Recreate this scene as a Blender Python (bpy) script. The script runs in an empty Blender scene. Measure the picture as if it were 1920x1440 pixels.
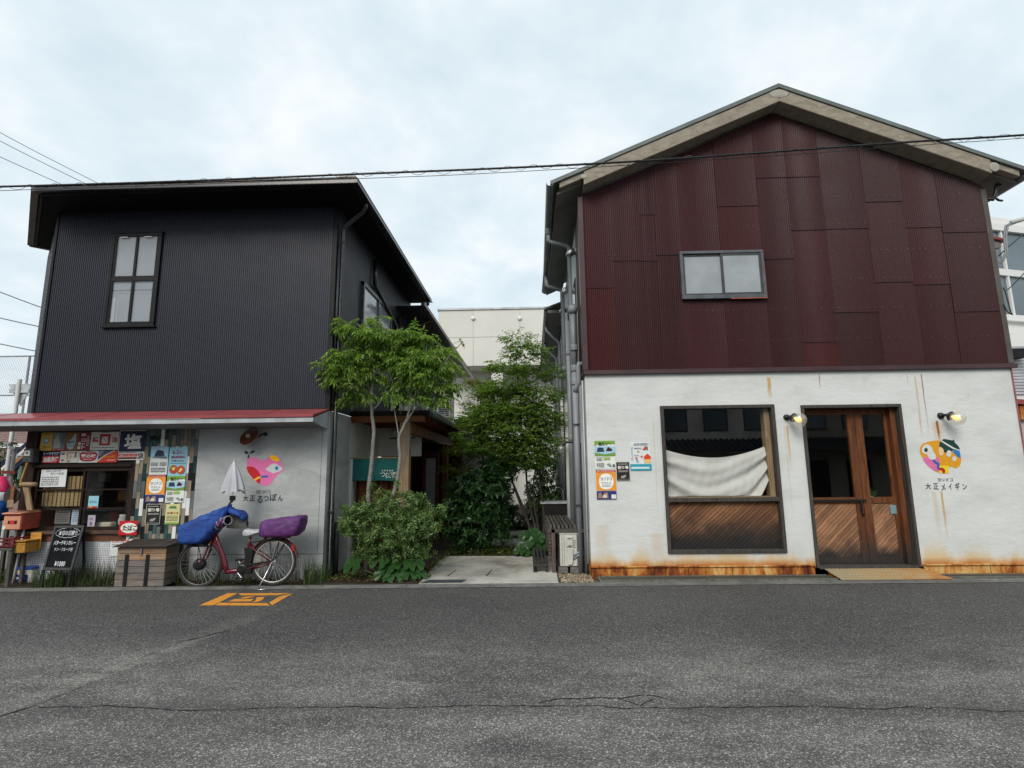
import bpy, math, random
from mathutils import Vector, Matrix
R = math.radians
rnd = random.Random(7)
scene = bpy.context.scene
C = scene.collection

# ------------------------------------------------------------------ camera
FPX, PITCH, ROLL, YAW, CAM_H = 1013.7, 0.1617, -0.01155, -0.0266, 1.6
def _m(rows): return Matrix(rows)
_c, _s = math.cos, math.sin
RC = (_m(((_c(ROLL), -_s(ROLL), 0), (_s(ROLL), _c(ROLL), 0), (0, 0, 1)))
      @ _m(((1, 0, 0), (0, _c(PITCH), _s(PITCH)), (0, -_s(PITCH), _c(PITCH))))
      @ _m(((1, 0, 0), (0, 0, -1), (0, 1, 0)))
      @ _m(((_c(YAW), -_s(YAW), 0), (_s(YAW), _c(YAW), 0), (0, 0, 1))))
cam_data = bpy.data.cameras.new("camera")
cam = bpy.data.objects.new("camera", cam_data)
C.objects.link(cam)
cam_data.sensor_fit = 'HORIZONTAL'
cam_data.sensor_width = 36.0
cam_data.lens = FPX / 1920 * 36
cam_data.clip_start = 0.05
cam_data.clip_end = 3000
mw = Matrix.Identity(4)
for i in range(3):
    mw[i][0], mw[i][1], mw[i][2] = RC[0][i], -RC[1][i], -RC[2][i]
mw[2][3] = CAM_H
cam.matrix_world = mw
scene.camera = cam

# ------------------------------------------------------------------ sky, sun, exposure
SUN_EL, SUN_AZ = R(39), R(200)      # azimuth measured clockwise from +Y (behind the viewer, to the left)
world = bpy.data.worlds.new("World")
scene.world = world
world.use_nodes = True
wt = world.node_tree
for n in list(wt.nodes): wt.nodes.remove(n)
def WN(t, **k):
    n = wt.nodes.new(t)
    for a, b in k.items(): setattr(n, a, b)
    return n
def WL(a, b): wt.links.new(a, b)
sky = WN('ShaderNodeTexSky', sky_type='NISHITA', sun_disc=False)
sky.sun_elevation = SUN_EL; sky.sun_rotation = SUN_AZ
sky.air_density = 1.2; sky.dust_density = 3.0; sky.ozone_density = 1.0
tc = WN('ShaderNodeTexCoord')
sep = WN('ShaderNodeSeparateXYZ'); WL(tc.outputs['Generated'], sep.inputs[0])
zc = WN('ShaderNodeMath', operation='MAXIMUM'); WL(sep.outputs[2], zc.inputs[0]); zc.inputs[1].default_value = 0.0
za = WN('ShaderNodeMath', operation='ADD'); WL(zc.outputs[0], za.inputs[0]); za.inputs[1].default_value = 0.32
dx = WN('ShaderNodeMath', operation='DIVIDE'); WL(sep.outputs[0], dx.inputs[0]); WL(za.outputs[0], dx.inputs[1])
dy = WN('ShaderNodeMath', operation='DIVIDE'); WL(sep.outputs[1], dy.inputs[0]); WL(za.outputs[0], dy.inputs[1])
cmb = WN('ShaderNodeCombineXYZ'); WL(dx.outputs[0], cmb.inputs[0]); WL(dy.outputs[0], cmb.inputs[1])
n1 = WN('ShaderNodeTexNoise'); WL(cmb.outputs[0], n1.inputs['Vector'])
n1.inputs['Scale'].default_value = 2.9; n1.inputs['Detail'].default_value = 7; n1.inputs['Roughness'].default_value = 0.56
n1.inputs['Distortion'].default_value = 0.15
rp = WN('ShaderNodeValToRGB'); WL(n1.outputs['Fac'], rp.inputs[0])
rp.color_ramp.elements[0].position = 0.36; rp.color_ramp.elements[0].color = (6.2, 7.35, 8.0, 1)
rp.color_ramp.elements[1].position = 0.64; rp.color_ramp.elements[1].color = (8.7, 9.1, 9.3, 1)
e = rp.color_ramp.elements.new(0.5); e.color = (7.2, 8.1, 8.6, 1)
mx = WN('ShaderNodeMixRGB'); mx.inputs[0].default_value = 0.92
WL(sky.outputs[0], mx.inputs[1]); WL(rp.outputs[0], mx.inputs[2])
bg = WN('ShaderNodeBackground'); bg.inputs['Strength'].default_value = 0.077
WL(mx.outputs[0], bg.inputs[0])
wo = WN('ShaderNodeOutputWorld'); WL(bg.outputs[0], wo.inputs[0])

sun_data = bpy.data.lights.new("sun", 'SUN')
sun_data.energy = 1.5; sun_data.angle = R(28); sun_data.color = (1.0, 0.94, 0.86)
sun = bpy.data.objects.new("sun", sun_data); C.objects.link(sun)
sd = Vector((math.sin(SUN_AZ) * math.cos(SUN_EL), math.cos(SUN_AZ) * math.cos(SUN_EL), math.sin(SUN_EL)))
sun.rotation_euler = sd.to_track_quat('Z', 'Y').to_euler()
sun.location = (0, 0, 30)

vs = scene.view_settings
vs.view_transform = 'Standard'; vs.look = 'None'; vs.gamma = 1.0; vs.exposure = 0.6
vs.use_curve_mapping = False
scene.cycles.use_denoising = True
scene.cycles.max_bounces = 5
scene.cycles.diffuse_bounces = 3
scene.cycles.transmission_bounces = 4
scene.cycles.transparent_max_bounces = 12
scene.cycles.caustics_reflective = False; scene.cycles.caustics_refractive = False

# ------------------------------------------------------------------ pixel of the photograph -> place on a known plane
def ray(px, py):
    return RC.transposed() @ Vector(((px - 960) / FPX, (py - 720) / FPX, 1))
def onY(px, py, y):
    d = ray(px, py); t = y / d.y
    return Vector((d.x * t, y, d.z * t + CAM_H))
def onX(px, py, x):
    d = ray(px, py); t = x / d.x
    return Vector((x, d.y * t, d.z * t + CAM_H))
def onZ(px, py, z=0.0):
    d = ray(px, py); t = (z - CAM_H) / d.z
    return Vector((d.x * t, d.y * t, z))
YL, YR = 8.45, 8.56                     # street faces of the two buildings
SK = 0.0177                             # the side walls run back at a slight skew
def L(px, py): p = onY(px, py, YL); return p.x, p.z
def F(px, py): p = onY(px, py, YR); return p.x, p.z

# ------------------------------------------------------------------ mesh helpers
ORG = {}
class MB:
    def __init__(s): s.v = []; s.f = []; s.mi = []; s.cur = 0
    def add(s, vs_, fs):
        b = len(s.v); s.v += [tuple(p) for p in vs_]
        for q in fs: s.f.append([b + i for i in q]); s.mi.append(s.cur)
        return s
    def box(s, x0, x1, y0, y1, z0, z1):
        return s.add([(x0,y0,z0),(x1,y0,z0),(x1,y1,z0),(x0,y1,z0),(x0,y0,z1),(x1,y0,z1),(x1,y1,z1),(x0,y1,z1)],
                     [(3,2,1,0),(4,5,6,7),(0,1,5,4),(1,2,6,5),(2,3,7,6),(3,0,4,7)])
    def hexa(s, p):   # 8 points: bottom 0-3 counter-clockwise, top 4-7
        return s.add(p, [(3,2,1,0),(4,5,6,7),(0,1,5,4),(1,2,6,5),(2,3,7,6),(3,0,4,7)])
    def bar(s, a, b, w, h, up=(0,0,1)):   # square bar from a to b
        a, b = Vector(a), Vector(b); d = (b - a).normalized(); u = Vector(up)
        if abs(d.dot(u)) > .98: u = Vector((0,1,0))
        sx = d.cross(u).normalized() * (w / 2); sy = sx.cross(d).normalized() * (h / 2)
        return s.hexa([a-sx-sy, a+sx-sy, b+sx-sy, b-sx-sy, a-sx+sy, a+sx+sy, b+sx+sy, b-sx+sy])
    def quad(s, *p): return s.add(p, [tuple(range(len(p)))])
    def prism(s, pts, y0, y1):            # outline in X,Z extruded along Y
        n = len(pts)
        vs_ = [(x, y0, z) for x, z in pts] + [(x, y1, z) for x, z in pts]
        fs = [tuple(range(n)), tuple(range(2*n-1, n-1, -1))] + [((i+1) % n, i, n+i, n+(i+1) % n) for i in range(n)]
        return s.add(vs_, fs)
    def prismx(s, pts, x0, x1):           # outline in Y,Z extruded along X
        n = len(pts)
        vs_ = [(x0, y, z) for y, z in pts] + [(x1, y, z) for y, z in pts]
        fs = [tuple(range(n-1, -1, -1)), tuple(range(n, 2*n))] + [(i, (i+1) % n, n+(i+1) % n, n+i) for i in range(n)]
        return s.add(vs_, fs)
    def prismz(s, pts, z0, z1):
        n = len(pts)
        vs_ = [(x, y, z0) for x, y in pts] + [(x, y, z1) for x, y in pts]
        fs = [tuple(range(n-1, -1, -1)), tuple(range(n, 2*n))] + [(i, (i+1) % n, n+(i+1) % n, n+i) for i in range(n)]
        return s.add(vs_, fs)
    def tube(s, pts, r, n=8, cap=True):
        pts = [Vector(p) for p in pts]; k = len(pts)
        rs = r if isinstance(r, (list, tuple)) else [r] * k
        b = len(s.v); prev = None
        for i, p in enumerate(pts):
            d = (pts[min(i+1, k-1)] - pts[max(i-1, 0)])
            d = d.normalized() if d.length > 1e-9 else Vector((0,0,1))
            if prev is None:
                u = Vector((0,0,1)) if abs(d.z) < .9 else Vector((1,0,0))
                u = (u - d * u.dot(d)).normalized()
            else:
                u = prev - d * prev.dot(d)
                u = u.normalized() if u.length > 1e-6 else d.orthogonal().normalized()
            prev = u; w = d.cross(u)
            for j in range(n):
                a = 2 * math.pi * j / n
                s.v.append(tuple(p + (u * math.cos(a) + w * math.sin(a)) * rs[i]))
        for i in range(k-1):
            for j in range(n):
                j2 = (j+1) % n
                s.f.append([b+i*n+j, b+i*n+j2, b+(i+1)*n+j2, b+(i+1)*n+j]); s.mi.append(s.cur)
        if cap:
            s.f.append([b+j for j in range(n-1, -1, -1)]); s.mi.append(s.cur)
            s.f.append([b+(k-1)*n+j for j in range(n)]); s.mi.append(s.cur)
        return s
    def lathe(s, prof, c, axis=(0,0,1), n=16):  # prof: (radius, height along axis)
        c = Vector(c); ax = Vector(axis).normalized(); u = ax.orthogonal().normalized(); w = ax.cross(u)
        b = len(s.v); k = len(prof)
        for r, h in prof:
            for j in range(n):
                a = 2*math.pi*j/n
                s.v.append(tuple(c + ax*h + (u*math.cos(a) + w*math.sin(a))*max(r, 1e-4)))
        for i in range(k-1):
            for j in range(n):
                j2 = (j+1) % n
                s.f.append([b+i*n+j, b+i*n+j2, b+(i+1)*n+j2, b+(i+1)*n+j]); s.mi.append(s.cur)
        s.f.append([b+j for j in range(n-1, -1, -1)]); s.mi.append(s.cur)
        s.f.append([b+(k-1)*n+j for j in range(n)]); s.mi.append(s.cur)
        return s
    def torus(s, c, axis, R0, r, n=32, m=8):
        c = Vector(c); ax = Vector(axis).normalized(); u = ax.orthogonal().normalized(); w = ax.cross(u)
        b = len(s.v)
        for i in range(n):
            a = 2*math.pi*i/n; d = u*math.cos(a) + w*math.sin(a)
            for j in range(m):
                t = 2*math.pi*j/m
                s.v.append(tuple(c + d*(R0 + r*math.cos(t)) + ax*(r*math.sin(t))))
        for i in range(n):
            for j in range(m):
                s.f.append([b+i*m+j, b+((i+1)%n)*m+j, b+((i+1)%n)*m+(j+1)%m, b+i*m+(j+1)%m]); s.mi.append(s.cur)
        return s
    def ell(s, c, rx, ry, rz, n=14, m=9):
        c = Vector(c); vs_ = []; fs = []
        for i in range(m+1):
            t = math.pi*i/m
            for j in range(n):
                a = 2*math.pi*j/n
                vs_.append((c.x+rx*math.sin(t)*math.cos(a), c.y+ry*math.sin(t)*math.sin(a), c.z+rz*math.cos(t)))
        for i in range(m):
            for j in range(n):
                fs.append((i*n+j, (i+1)*n+j, (i+1)*n+(j+1)%n, i*n+(j+1)%n))
        return s.add(vs_, fs)
    def build(s, name, mat, parent=None, smooth=False, bevel=0, at=None):
        me = bpy.data.meshes.new(name)
        org = Vector((0,0,0)) if parent is None else ORG.get(parent.name, Vector((0,0,0)))
        if at is not None: org = Vector(at)
        me.from_pydata([(x-org.x, y-org.y, z-org.z) for x, y, z in s.v], [], s.f)
        mats = mat if isinstance(mat, (list, tuple)) else [mat]
        for m_ in mats: me.materials.append(m_)
        if len(mats) > 1: me.polygons.foreach_set('material_index', s.mi)
        if smooth: me.polygons.foreach_set('use_smooth', [True]*len(me.polygons))
        me.update()
        o = bpy.data.objects.new(name, me); C.objects.link(o)
        if parent is not None: o.parent = parent
        elif at is not None: o.location = at
        ORG[o.name] = org
        if bevel:
            b = o.modifiers.new('edge', 'BEVEL'); b.width = bevel; b.segments = 1; b.limit_method = 'ANGLE'; b.angle_limit = R(40)
        return o
def smooth_by_angle(o, deg=35):
    me = o.data
    me.polygons.foreach_set('use_smooth', [True]*len(me.polygons))
    try: me.set_sharp_from_angle(angle=R(deg))
    except Exception: pass
def tag(o, label, cat, group=None, kind=None):
    if label: o['label'] = label
    if cat: o['category'] = cat
    if group: o['group'] = group
    if kind: o['kind'] = kind
    return o
def thing(name, label, cat, loc=(0,0,0), group=None):
    o = bpy.data.objects.new(name, None); C.objects.link(o)
    o.empty_display_size = .1
    o.location = loc; ORG[o.name] = Vector(loc)
    return tag(o, label, cat, group)
def struct(o): o['kind'] = 'structure'; return o
def share(src, name, parent, off, mat=None, rot=None, scale=None):
    o = bpy.data.objects.new(name, src); C.objects.link(o); o.parent = parent
    o.location = off
    if rot: o.rotation_euler = rot
    if scale: o.scale = scale
    if mat is not None:
        o.material_slots[0].link = 'OBJECT'; o.material_slots[0].material = mat
    return o

# ------------------------------------------------------------------ procedural materials
def srgb(r, g, b):
    f = lambda c: ((c/255+.055)/1.055)**2.4 if c > 10 else c/255/12.92
    return (f(r), f(g), f(b), 1)
class NT:
    def __init__(s, name):
        s.m = bpy.data.materials.new(name); s.m.use_nodes = True; s.t = s.m.node_tree
        s.b = s.t.nodes['Principled BSDF']; s.o = s.t.nodes['Material Output']
    def n(s, t, **k):
        x = s.t.nodes.new(t)
        for a, b in k.items(): setattr(x, a, b)
        return x
    def l(s, a, b): s.t.links.new(a, b)
    def val(s, x, sock):
        if isinstance(x, (int, float)): sock.default_value = x
        elif isinstance(x, (tuple, list)): sock.default_value = x
        else: s.l(x, sock)
    def math(s, op, a, b=None, clamp=False):
        x = s.n('ShaderNodeMath', operation=op, use_clamp=clamp); s.val(a, x.inputs[0])
        if b is not None: s.val(b, x.inputs[1])
        return x.outputs[0]
    def pos(s):
        g = s.n('ShaderNodeNewGeometry'); return g.outputs['Position']
    def obj(s): return s.n('ShaderNodeTexCoord').outputs['Object']
    def xyz(s, v):
        q = s.n('ShaderNodeSeparateXYZ'); s.l(v, q.inputs[0]); return q.outputs
    def mapv(s, v, scale=(1,1,1), loc=(0,0,0), rot=(0,0,0)):
        m = s.n('ShaderNodeMapping'); s.l(v, m.inputs[0])
        m.inputs['Scale'].default_value = scale; m.inputs['Location'].default_value = loc; m.inputs['Rotation'].default_value = rot
        return m.outputs[0]
    def noise(s, v, scale, detail=3, rough=.55, dist=0):
        x = s.n('ShaderNodeTexNoise'); s.l(v, x.inputs['Vector'])
        x.inputs['Scale'].default_value = scale; x.inputs['Detail'].default_value = detail
        x.inputs['Roughness'].default_value = rough; x.inputs['Distortion'].default_value = dist
        return x.outputs['Fac']
    def ramp(s, f, stops):
        x = s.n('ShaderNodeValToRGB'); s.l(f, x.inputs[0]); cr = x.color_ramp
        while len(cr.elements) < len(stops): cr.elements.new(.5)
        for e_, (p, c) in zip(cr.elements, stops):
            e_.position = p; e_.color = c if isinstance(c, (tuple, list)) else (c, c, c, 1)
        return x.outputs[0]
    def mix(s, f, a, b, mode='MIX'):
        x = s.n('ShaderNodeMixRGB', blend_type=mode); s.val(f, x.inputs[0]); s.val(a, x.inputs[1]); s.val(b, x.inputs[2])
        return x.outputs[0]
    def sstep(s, x, a, b):
        r = s.n('ShaderNodeMapRange', interpolation_type='SMOOTHSTEP'); s.val(x, r.inputs[0])
        r.inputs[1].default_value = a; r.inputs[2].default_value = b
        r.inputs[3].default_value = 0; r.inputs[4].default_value = 1
        return r.outputs[0]
    def bump(s, h, strength=.3, dist=.01):
        x = s.n('ShaderNodeBump'); s.l(h, x.inputs['Height']); x.inputs['Strength'].default_value = strength
        x.inputs['Distance'].default_value = dist; s.l(x.outputs[0], s.b.inputs['Normal'])
    def out(s, col=None, rough=None, metal=None, spec=None):
        if col is not None: s.val(col, s.b.inputs['Base Color'])
        if rough is not None: s.val(rough, s.b.inputs['Roughness'])
        if metal is not None: s.val(metal, s.b.inputs['Metallic'])
        if spec is not None: s.val(spec, s.b.inputs['Specular IOR Level'])
        return s.m
def mulc(c, k): return (min(c[0]*k,1), min(c[1]*k,1), min(c[2]*k,1), 1)
def pm(name, col, rough=.6, var=.18, scale=5, bump=0, bscale=60, metal=0, spec=.4, col2=None, stretch=(1,1,1), rvar=.12, ind=0):
    t = NT(name); o = t.mapv(t.obj(), stretch)
    f = t.noise(o, scale, 5)
    f = t.sstep(f, .28, .72)
    c = t.mix(f, mulc(col, 1-var), col2 if col2 else mulc(col, 1+var))
    if ind:
        oi = t.n('ShaderNodeObjectInfo')
        k = t.math('ADD', t.math('MULTIPLY', oi.outputs['Random'], ind*2), 1-ind)
        c = t.mix(1.0, c, k, 'MULTIPLY')
    f2 = t.noise(o, scale*4.3, 4)
    rg = t.math('ADD', t.math('MULTIPLY', f2, rvar*2), rough-rvar)
    if bump: t.bump(t.noise(o, bscale, 3), bump, .004)
    return t.out(c, rg, metal, spec)
INK = {}
def ink(r, g, b, rough=.45):
    k = (r, g, b, rough)
    if k not in INK:
        INK[k] = pm('ink_%02x%02x%02x' % (r, g, b), srgb(r, g, b), rough, .07, 22, spec=.35)
    return INK[k]
def wood(name, c1, c2, grey=None, rough=.6, stretch=(1,1,14), scale=6, zfade=None, ind=.12):
    t = NT(name); p = t.obj()
    v = t.mapv(p, stretch)
    f = t.noise(v, scale, 6, .62, .6)
    c = t.ramp(f, [(.3, c1), (.55, mulc(c2, .8)), (.75, c2)])
    f3 = t.noise(t.mapv(p, tuple(q*2.2 for q in stretch)), scale*3, 4)
    c = t.mix(t.math('MULTIPLY', t.sstep(f3, .5, .75), .5), c, mulc(c1, .55))
    oi = t.n('ShaderNodeObjectInfo')
    c = t.mix(1.0, c, t.math('ADD', t.math('MULTIPLY', oi.outputs['Random'], ind*2), 1-ind), 'MULTIPLY')
    if grey:
        if zfade:
            z = t.xyz(t.pos())[2]
            nn = t.noise(t.pos(), 5, 5)
            g = t.math('SUBTRACT', 1, t.sstep(t.math('ADD', z, t.math('MULTIPLY', t.math('SUBTRACT', nn, .5), .5)), zfade[0], zfade[1]))
        else:
            g = t.sstep(t.noise(p, 3.2, 5), .4, .68)
        c = t.mix(g, c, t.mix(f, mulc(grey, .6), mulc(grey, 1.25)))
    t.bump(f3, .35, .003)
    return t.out(c, rough, 0, .22)
# ------------------------------------------------------------------ named materials
def mat_asphalt():
    t = NT('asphalt'); p = t.pos(); x, y, z = t.xyz(p)
    v = t.n('ShaderNodeTexVoronoi'); t.l(p, v.inputs['Vector']); v.inputs['Scale'].default_value = 124
    st = t.xyz(v.outputs['Color'])[0]
    stones = t.ramp(st, [(.0, (.008,.008,.008,1)), (.45, (.030,.0295,.029,1)), (.74, (.08,.078,.076,1)), (.9, (.15,.146,.14,1)), (1, (.31,.30,.28,1))])
    fine = t.noise(p, 260, 3)
    c = t.mix(.2, stones, t.ramp(fine, [(.3, .01), (.7, .16)]))
    warp = t.math('MULTIPLY', t.math('SUBTRACT', t.noise(t.mapv(p, (.5,.5,1)), .9, 3), .5), 1.2)
    yw = t.math('ADD', y, warp)
    big = t.noise(t.mapv(p, (.45, 1.1, 1)), 1.1, 6, .6, .4)
    mid = t.noise(t.mapv(p, (.8, 1.6, 1)), 3.5, 6, .65)
    # worn, dusty wheel track along the road; the rest keeps its dark binder
    band = t.math('SUBTRACT', 1, t.sstep(yw, 4.3, 6.0))
    n_ = t.math('ADD', t.math('MULTIPLY', big, .65), t.math('MULTIPLY', mid, .45))
    dust = t.math('MULTIPLY', t.math('ADD', .25, t.math('MULTIPLY', t.sstep(n_, .40, .66), .75)), t.math('ADD', .12, t.math('MULTIPLY', band, .88)))
    c = t.mix(t.math('MULTIPLY', dust, .85), c, t.mix(.3, t.mix(1.0, c, (2.9,2.85,2.7,1), 'MULTIPLY'), (.21,.205,.19,1)))
    p0, p1 = onZ(0,1343), onZ(430,1182); dd = (p1-p0).normalized(); nx_, ny_ = dd.y, -dd.x
    ds = t.math('ADD', t.math('ADD', t.math('MULTIPLY', t.math('SUBTRACT', x, p0.x), nx_), t.math('MULTIPLY', t.math('SUBTRACT', y, p0.y), ny_)), t.math('MULTIPLY', warp, .12))
    dl = t.math('ADD', t.math('MULTIPLY', t.math('SUBTRACT', x, p0.x), dd.x), t.math('MULTIPLY', t.math('SUBTRACT', y, p0.y), dd.y))
    seam = t.math('MULTIPLY', t.math('MULTIPLY', t.sstep(t.math('MULTIPLY', ds, -1), -.03, .03), t.math('SUBTRACT', 1, t.sstep(t.math('MULTIPLY', ds, -1), .04, .42))), t.math('SUBTRACT', 1, t.sstep(dl, 2.2, 3.6)))
    seam = t.math('MULTIPLY', seam, t.sstep(mid, .3, .6))
    c = t.mix(t.math('MULTIPLY', seam, .55), c, t.mix(.4, t.mix(1.0, c, (2.4,2.35,2.2,1), 'MULTIPLY'), (.2,.195,.18,1)))
    # damp seep along the long crack
    cy = t.math('ABSOLUTE', t.math('SUBTRACT', t.math('ADD', y, t.math('MULTIPLY', warp, .12)), 4.02))
    seep = t.math('MULTIPLY', t.math('SUBTRACT', 1, t.sstep(cy, .02, .24)), t.sstep(mid, .36, .6))
    c = t.mix(t.math('MULTIPLY', seep, .6), c, t.mix(1.0, c, (.35,.35,.36,1), 'MULTIPLY'))
    pat = t.sstep(t.noise(p, .55, 4), .45, .7)
    c = t.mix(t.math('MULTIPLY', pat, .2), c, (.022,.022,.023,1))
    h = t.math('ADD', v.outputs['Distance'], t.math('MULTIPLY', fine, .6))
    t.bump(h, .6, .007)
    return t.out(c, t.math('ADD', .62, t.math('MULTIPLY', mid, .3)), 0, .4)
def mat_corr(name, base=None, rough=.38, grime=.45):
    t = NT(name); p = t.obj()
    if base is None:
        c = t.n('ShaderNodeObjectInfo').outputs['Color']
    else:
        c = t.mix(0.0, base, base)
    s = t.noise(t.mapv(p, (16, 1, .55)), 1.6, 5, .6)
    s2 = t.noise(t.mapv(p, (40, 1, 1.2)), 2.2, 4, .6)
    c = t.mix(t.math('MULTIPLY', t.sstep(s, .42, .75), grime), c, t.mix(1.0, c, (.5,.5,.52,1), 'MULTIPLY'))
    c = t.mix(t.math('MULTIPLY', t.sstep(s2, .55, .8), grime*.5), c, t.mix(1.0, c, (1.5,1.35,1.35,1), 'MULTIPLY'))
    r = t.math('ADD', rough-.1, t.math('MULTIPLY', t.noise(p, 2.2, 5), .24))
    return t.out(c, r, 0, .3)
def mat_plaster():
    t = NT('white_plaster'); p = t.pos(); x, y, z = t.xyz(p)
    f = t.noise(t.mapv(p, (1, 1, 1.6)), 1.5, 7, .62)
    c = t.ramp(f, [(.3, (.54,.56,.545,1)), (.5, (.62,.635,.62,1)), (.72, (.67,.68,.67,1))])
    g = t.noise(t.mapv(p, (.7, 1, 3)), 6, 6, .7)
    c = t.mix(t.math('MULTIPLY', t.sstep(g, .58, .8), .35), c, (.42,.44,.42,1))
    wob = t.math('MULTIPLY', t.math('SUBTRACT', t.noise(t.mapv(p, (1,1,.7)), 6, 2), .5), .03)
    rag = t.math('ADD', .55, t.math('MULTIPLY', t.noise(t.mapv(p, (30,1,3)), 2, 4), .75))
    streaks = [  # x, top, bottom, half width, strength, tone
        (*F(1441,708), F(1441,757)[1], .045, .95, 1), (*F(1535,703), F(1537,738)[1], .012, .8, 0), (*F(1700,703), F(1702,722)[1], .01, .5, 0),
        (*F(1715,706), F(1722,830)[1], .022, .6, 1), (*F(1727,702), F(1742,832)[1], .012, .95, 0), (F(1724,780)[0], F(1724,770)[1], F(1726,830)[1], .02, .7, 1),
        (*F(1476,798), F(1484,890)[1], .022, .9, 1), (F(1471,798)[0], F(1471,800)[1], F(1471,1000)[1], .02, .3, 1),
        (*F(1757,790), F(1763,835)[1], .028, 1.5, 0), (*F(1757,792), F(1763,840)[1], .11, .45, 1),
        (F(1766,930)[0], F(1764,922)[1], F(1778,1022)[1], .026, .9, 1), (F(1752,930)[0], F(1750,922)[1], F(1760,1030)[1], .05, .3, 1),
        (F(1130,1040)[0], F(1130,985)[1], .15, .16, .25, 1), (F(1232,1020)[0], F(1230,1000)[1], .1, .14, .3, 1),
        (F(1236,1000)[0], F(1236,760)[1]-.2, .3, .02, .25, 1)]
    tot = {0: None, 1: None}
    for sx, zt, zb, w, k, tone in streaks:
        d = t.math('ABSOLUTE', t.math('ADD', t.math('SUBTRACT', x, sx), wob))
        a = t.math('SUBTRACT', 1, t.sstep(d, w*.25, w))
        b = t.sstep(z, zb, zb + (zt-zb)*.75)
        e_ = t.math('SUBTRACT', 1, t.sstep(z, zt-.015, zt+.02))
        m = t.math('MULTIPLY', t.math('MULTIPLY', a, b), t.math('MULTIPLY', e_, k))
        tot[tone] = m if tot[tone] is None else t.math('MAXIMUM', tot[tone], m)
    c = t.mix(t.math('MULTIPLY', tot[1], rag, True), c, (.50,.30,.085,1))
    c = t.mix(t.math('MULTIPLY', tot[0], rag, True), c, (.30,.10,.025,1))
    # rust creeping up from the iron base
    nx = t.noise(t.mapv(p, (1.5, 1, .4)), 1.6, 5, .65)
    hgt = t.math('ADD', .2, t.math('MULTIPLY', t.sstep(nx, .38, .72), .42))
    up = t.math('DIVIDE', t.math('SUBTRACT', z, .16), hgt)
    base = t.math('SUBTRACT', 1, t.sstep(up, 0, 1))
    base = t.math('MULTIPLY', t.math('MULTIPLY', base, base), t.math('ADD', .75, t.math('MULTIPLY', rag, .35)), True)
    c = t.mix(t.math('MULTIPLY', base, .85), c, (.60,.40,.13,1))
    core = t.math('MULTIPLY', t.math('SUBTRACT', 1, t.sstep(t.math('SUBTRACT', z, .16), .0, .13)), t.sstep(nx, .34, .56), True)
    c = t.mix(t.math('MULTIPLY', core, rag, True), c, (.36,.10,.018,1))
    wv = t.n('ShaderNodeVectorMath', operation='ADD'); nv_ = t.n('ShaderNodeTexNoise'); t.l(p, nv_.inputs['Vector']); nv_.inputs['Scale'].default_value = 2.5; nv_.inputs['Detail'].default_value = 5
    sc_ = t.n('ShaderNodeVectorMath', operation='SCALE'); t.l(nv_.outputs['Color'], sc_.inputs[0]); sc_.inputs['Scale'].default_value = .5; t.l(p, wv.inputs[0]); t.l(sc_.outputs[0], wv.inputs[1])
    vc = t.n('ShaderNodeTexVoronoi', feature='DISTANCE_TO_EDGE'); t.l(wv.outputs[0], vc.inputs['Vector']); vc.inputs['Scale'].default_value = .8
    crk = t.math('MULTIPLY', t.math('SUBTRACT', 1, t.sstep(vc.outputs['Distance'], .001, .006)), t.sstep(t.noise(p, 1.1, 3), .5, .62))
    c = t.mix(t.math('MULTIPLY', crk, .16), c, (.26,.265,.25,1))
    smd = t.sstep(t.noise(t.mapv(p, (1.2,1,1.0)), 3.2, 9, .75), .6, .74)
    c = t.mix(t.math('MULTIPLY', smd, .18), c, (.36,.375,.355,1))
    h = t.math('ADD', t.noise(p, 26, 6, .7), t.math('MULTIPLY', t.noise(t.mapv(p, (1,1,2.5)), 5, 4), 2))
    t.bump(h, .45, .007)
    return t.out(c, .72, 0, .3)
def mat_rust(name='rusty_iron', pale=.0):
    t = NT(name); p = t.pos()
    f = t.noise(t.mapv(p, (2.2, 1.2, .9)), 2.6, 8, .72, .5)
    f2 = t.noise(t.mapv(p, (.7, 1, .5)), 1.5, 4)
    f3 = t.noise(t.mapv(p, (26, 8, 2.5)), 1.0, 3)
    v = t.math('ADD', t.math('ADD', t.math('MULTIPLY', f, .55), t.math('MULTIPLY', f2, .4)), t.math('MULTIPLY', f3, .12))
    if pale: v = t.math('ADD', v, pale)
    c = t.ramp(v, [(.43, (.06,.015,.006,1)), (.49, (.21,.05,.01,1)), (.55, (.46,.17,.03,1)), (.62, (.60,.37,.13,1)), (.72, (.64,.50,.28,1))])
    t.bump(t.noise(p, 90, 4), .3, .003)
    return t.out(c, .75, 0, .3)
def mat_concrete(name, lo, hi, streak=.3, scale=2.2, trowel=True):
    t = NT(name); p = t.pos()
    f = t.noise(t.mapv(p, (.8, .8, 1.7)), scale, 8, .66, .5)
    c = t.ramp(f, [(.3, lo), (.5, tuple((a+b)/2 for a, b in zip(lo, hi))), (.7, hi)])
    g = t.noise(t.mapv(p, (1, 1, 4)), 7, 6, .7)
    c = t.mix(t.math('MULTIPLY', t.sstep(g, .5, .75), streak), c, mulc(hi, 1.25))
    g2 = t.noise(p, 34, 5, .75)
    c = t.mix(t.math('MULTIPLY', t.sstep(g2, .62, .75), .3), c, mulc(lo, .7))
    t.bump(t.math('ADD', g, t.noise(p, 60, 5)), .25, .004)
    return t.out(c, .74, 0, .3)
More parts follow.
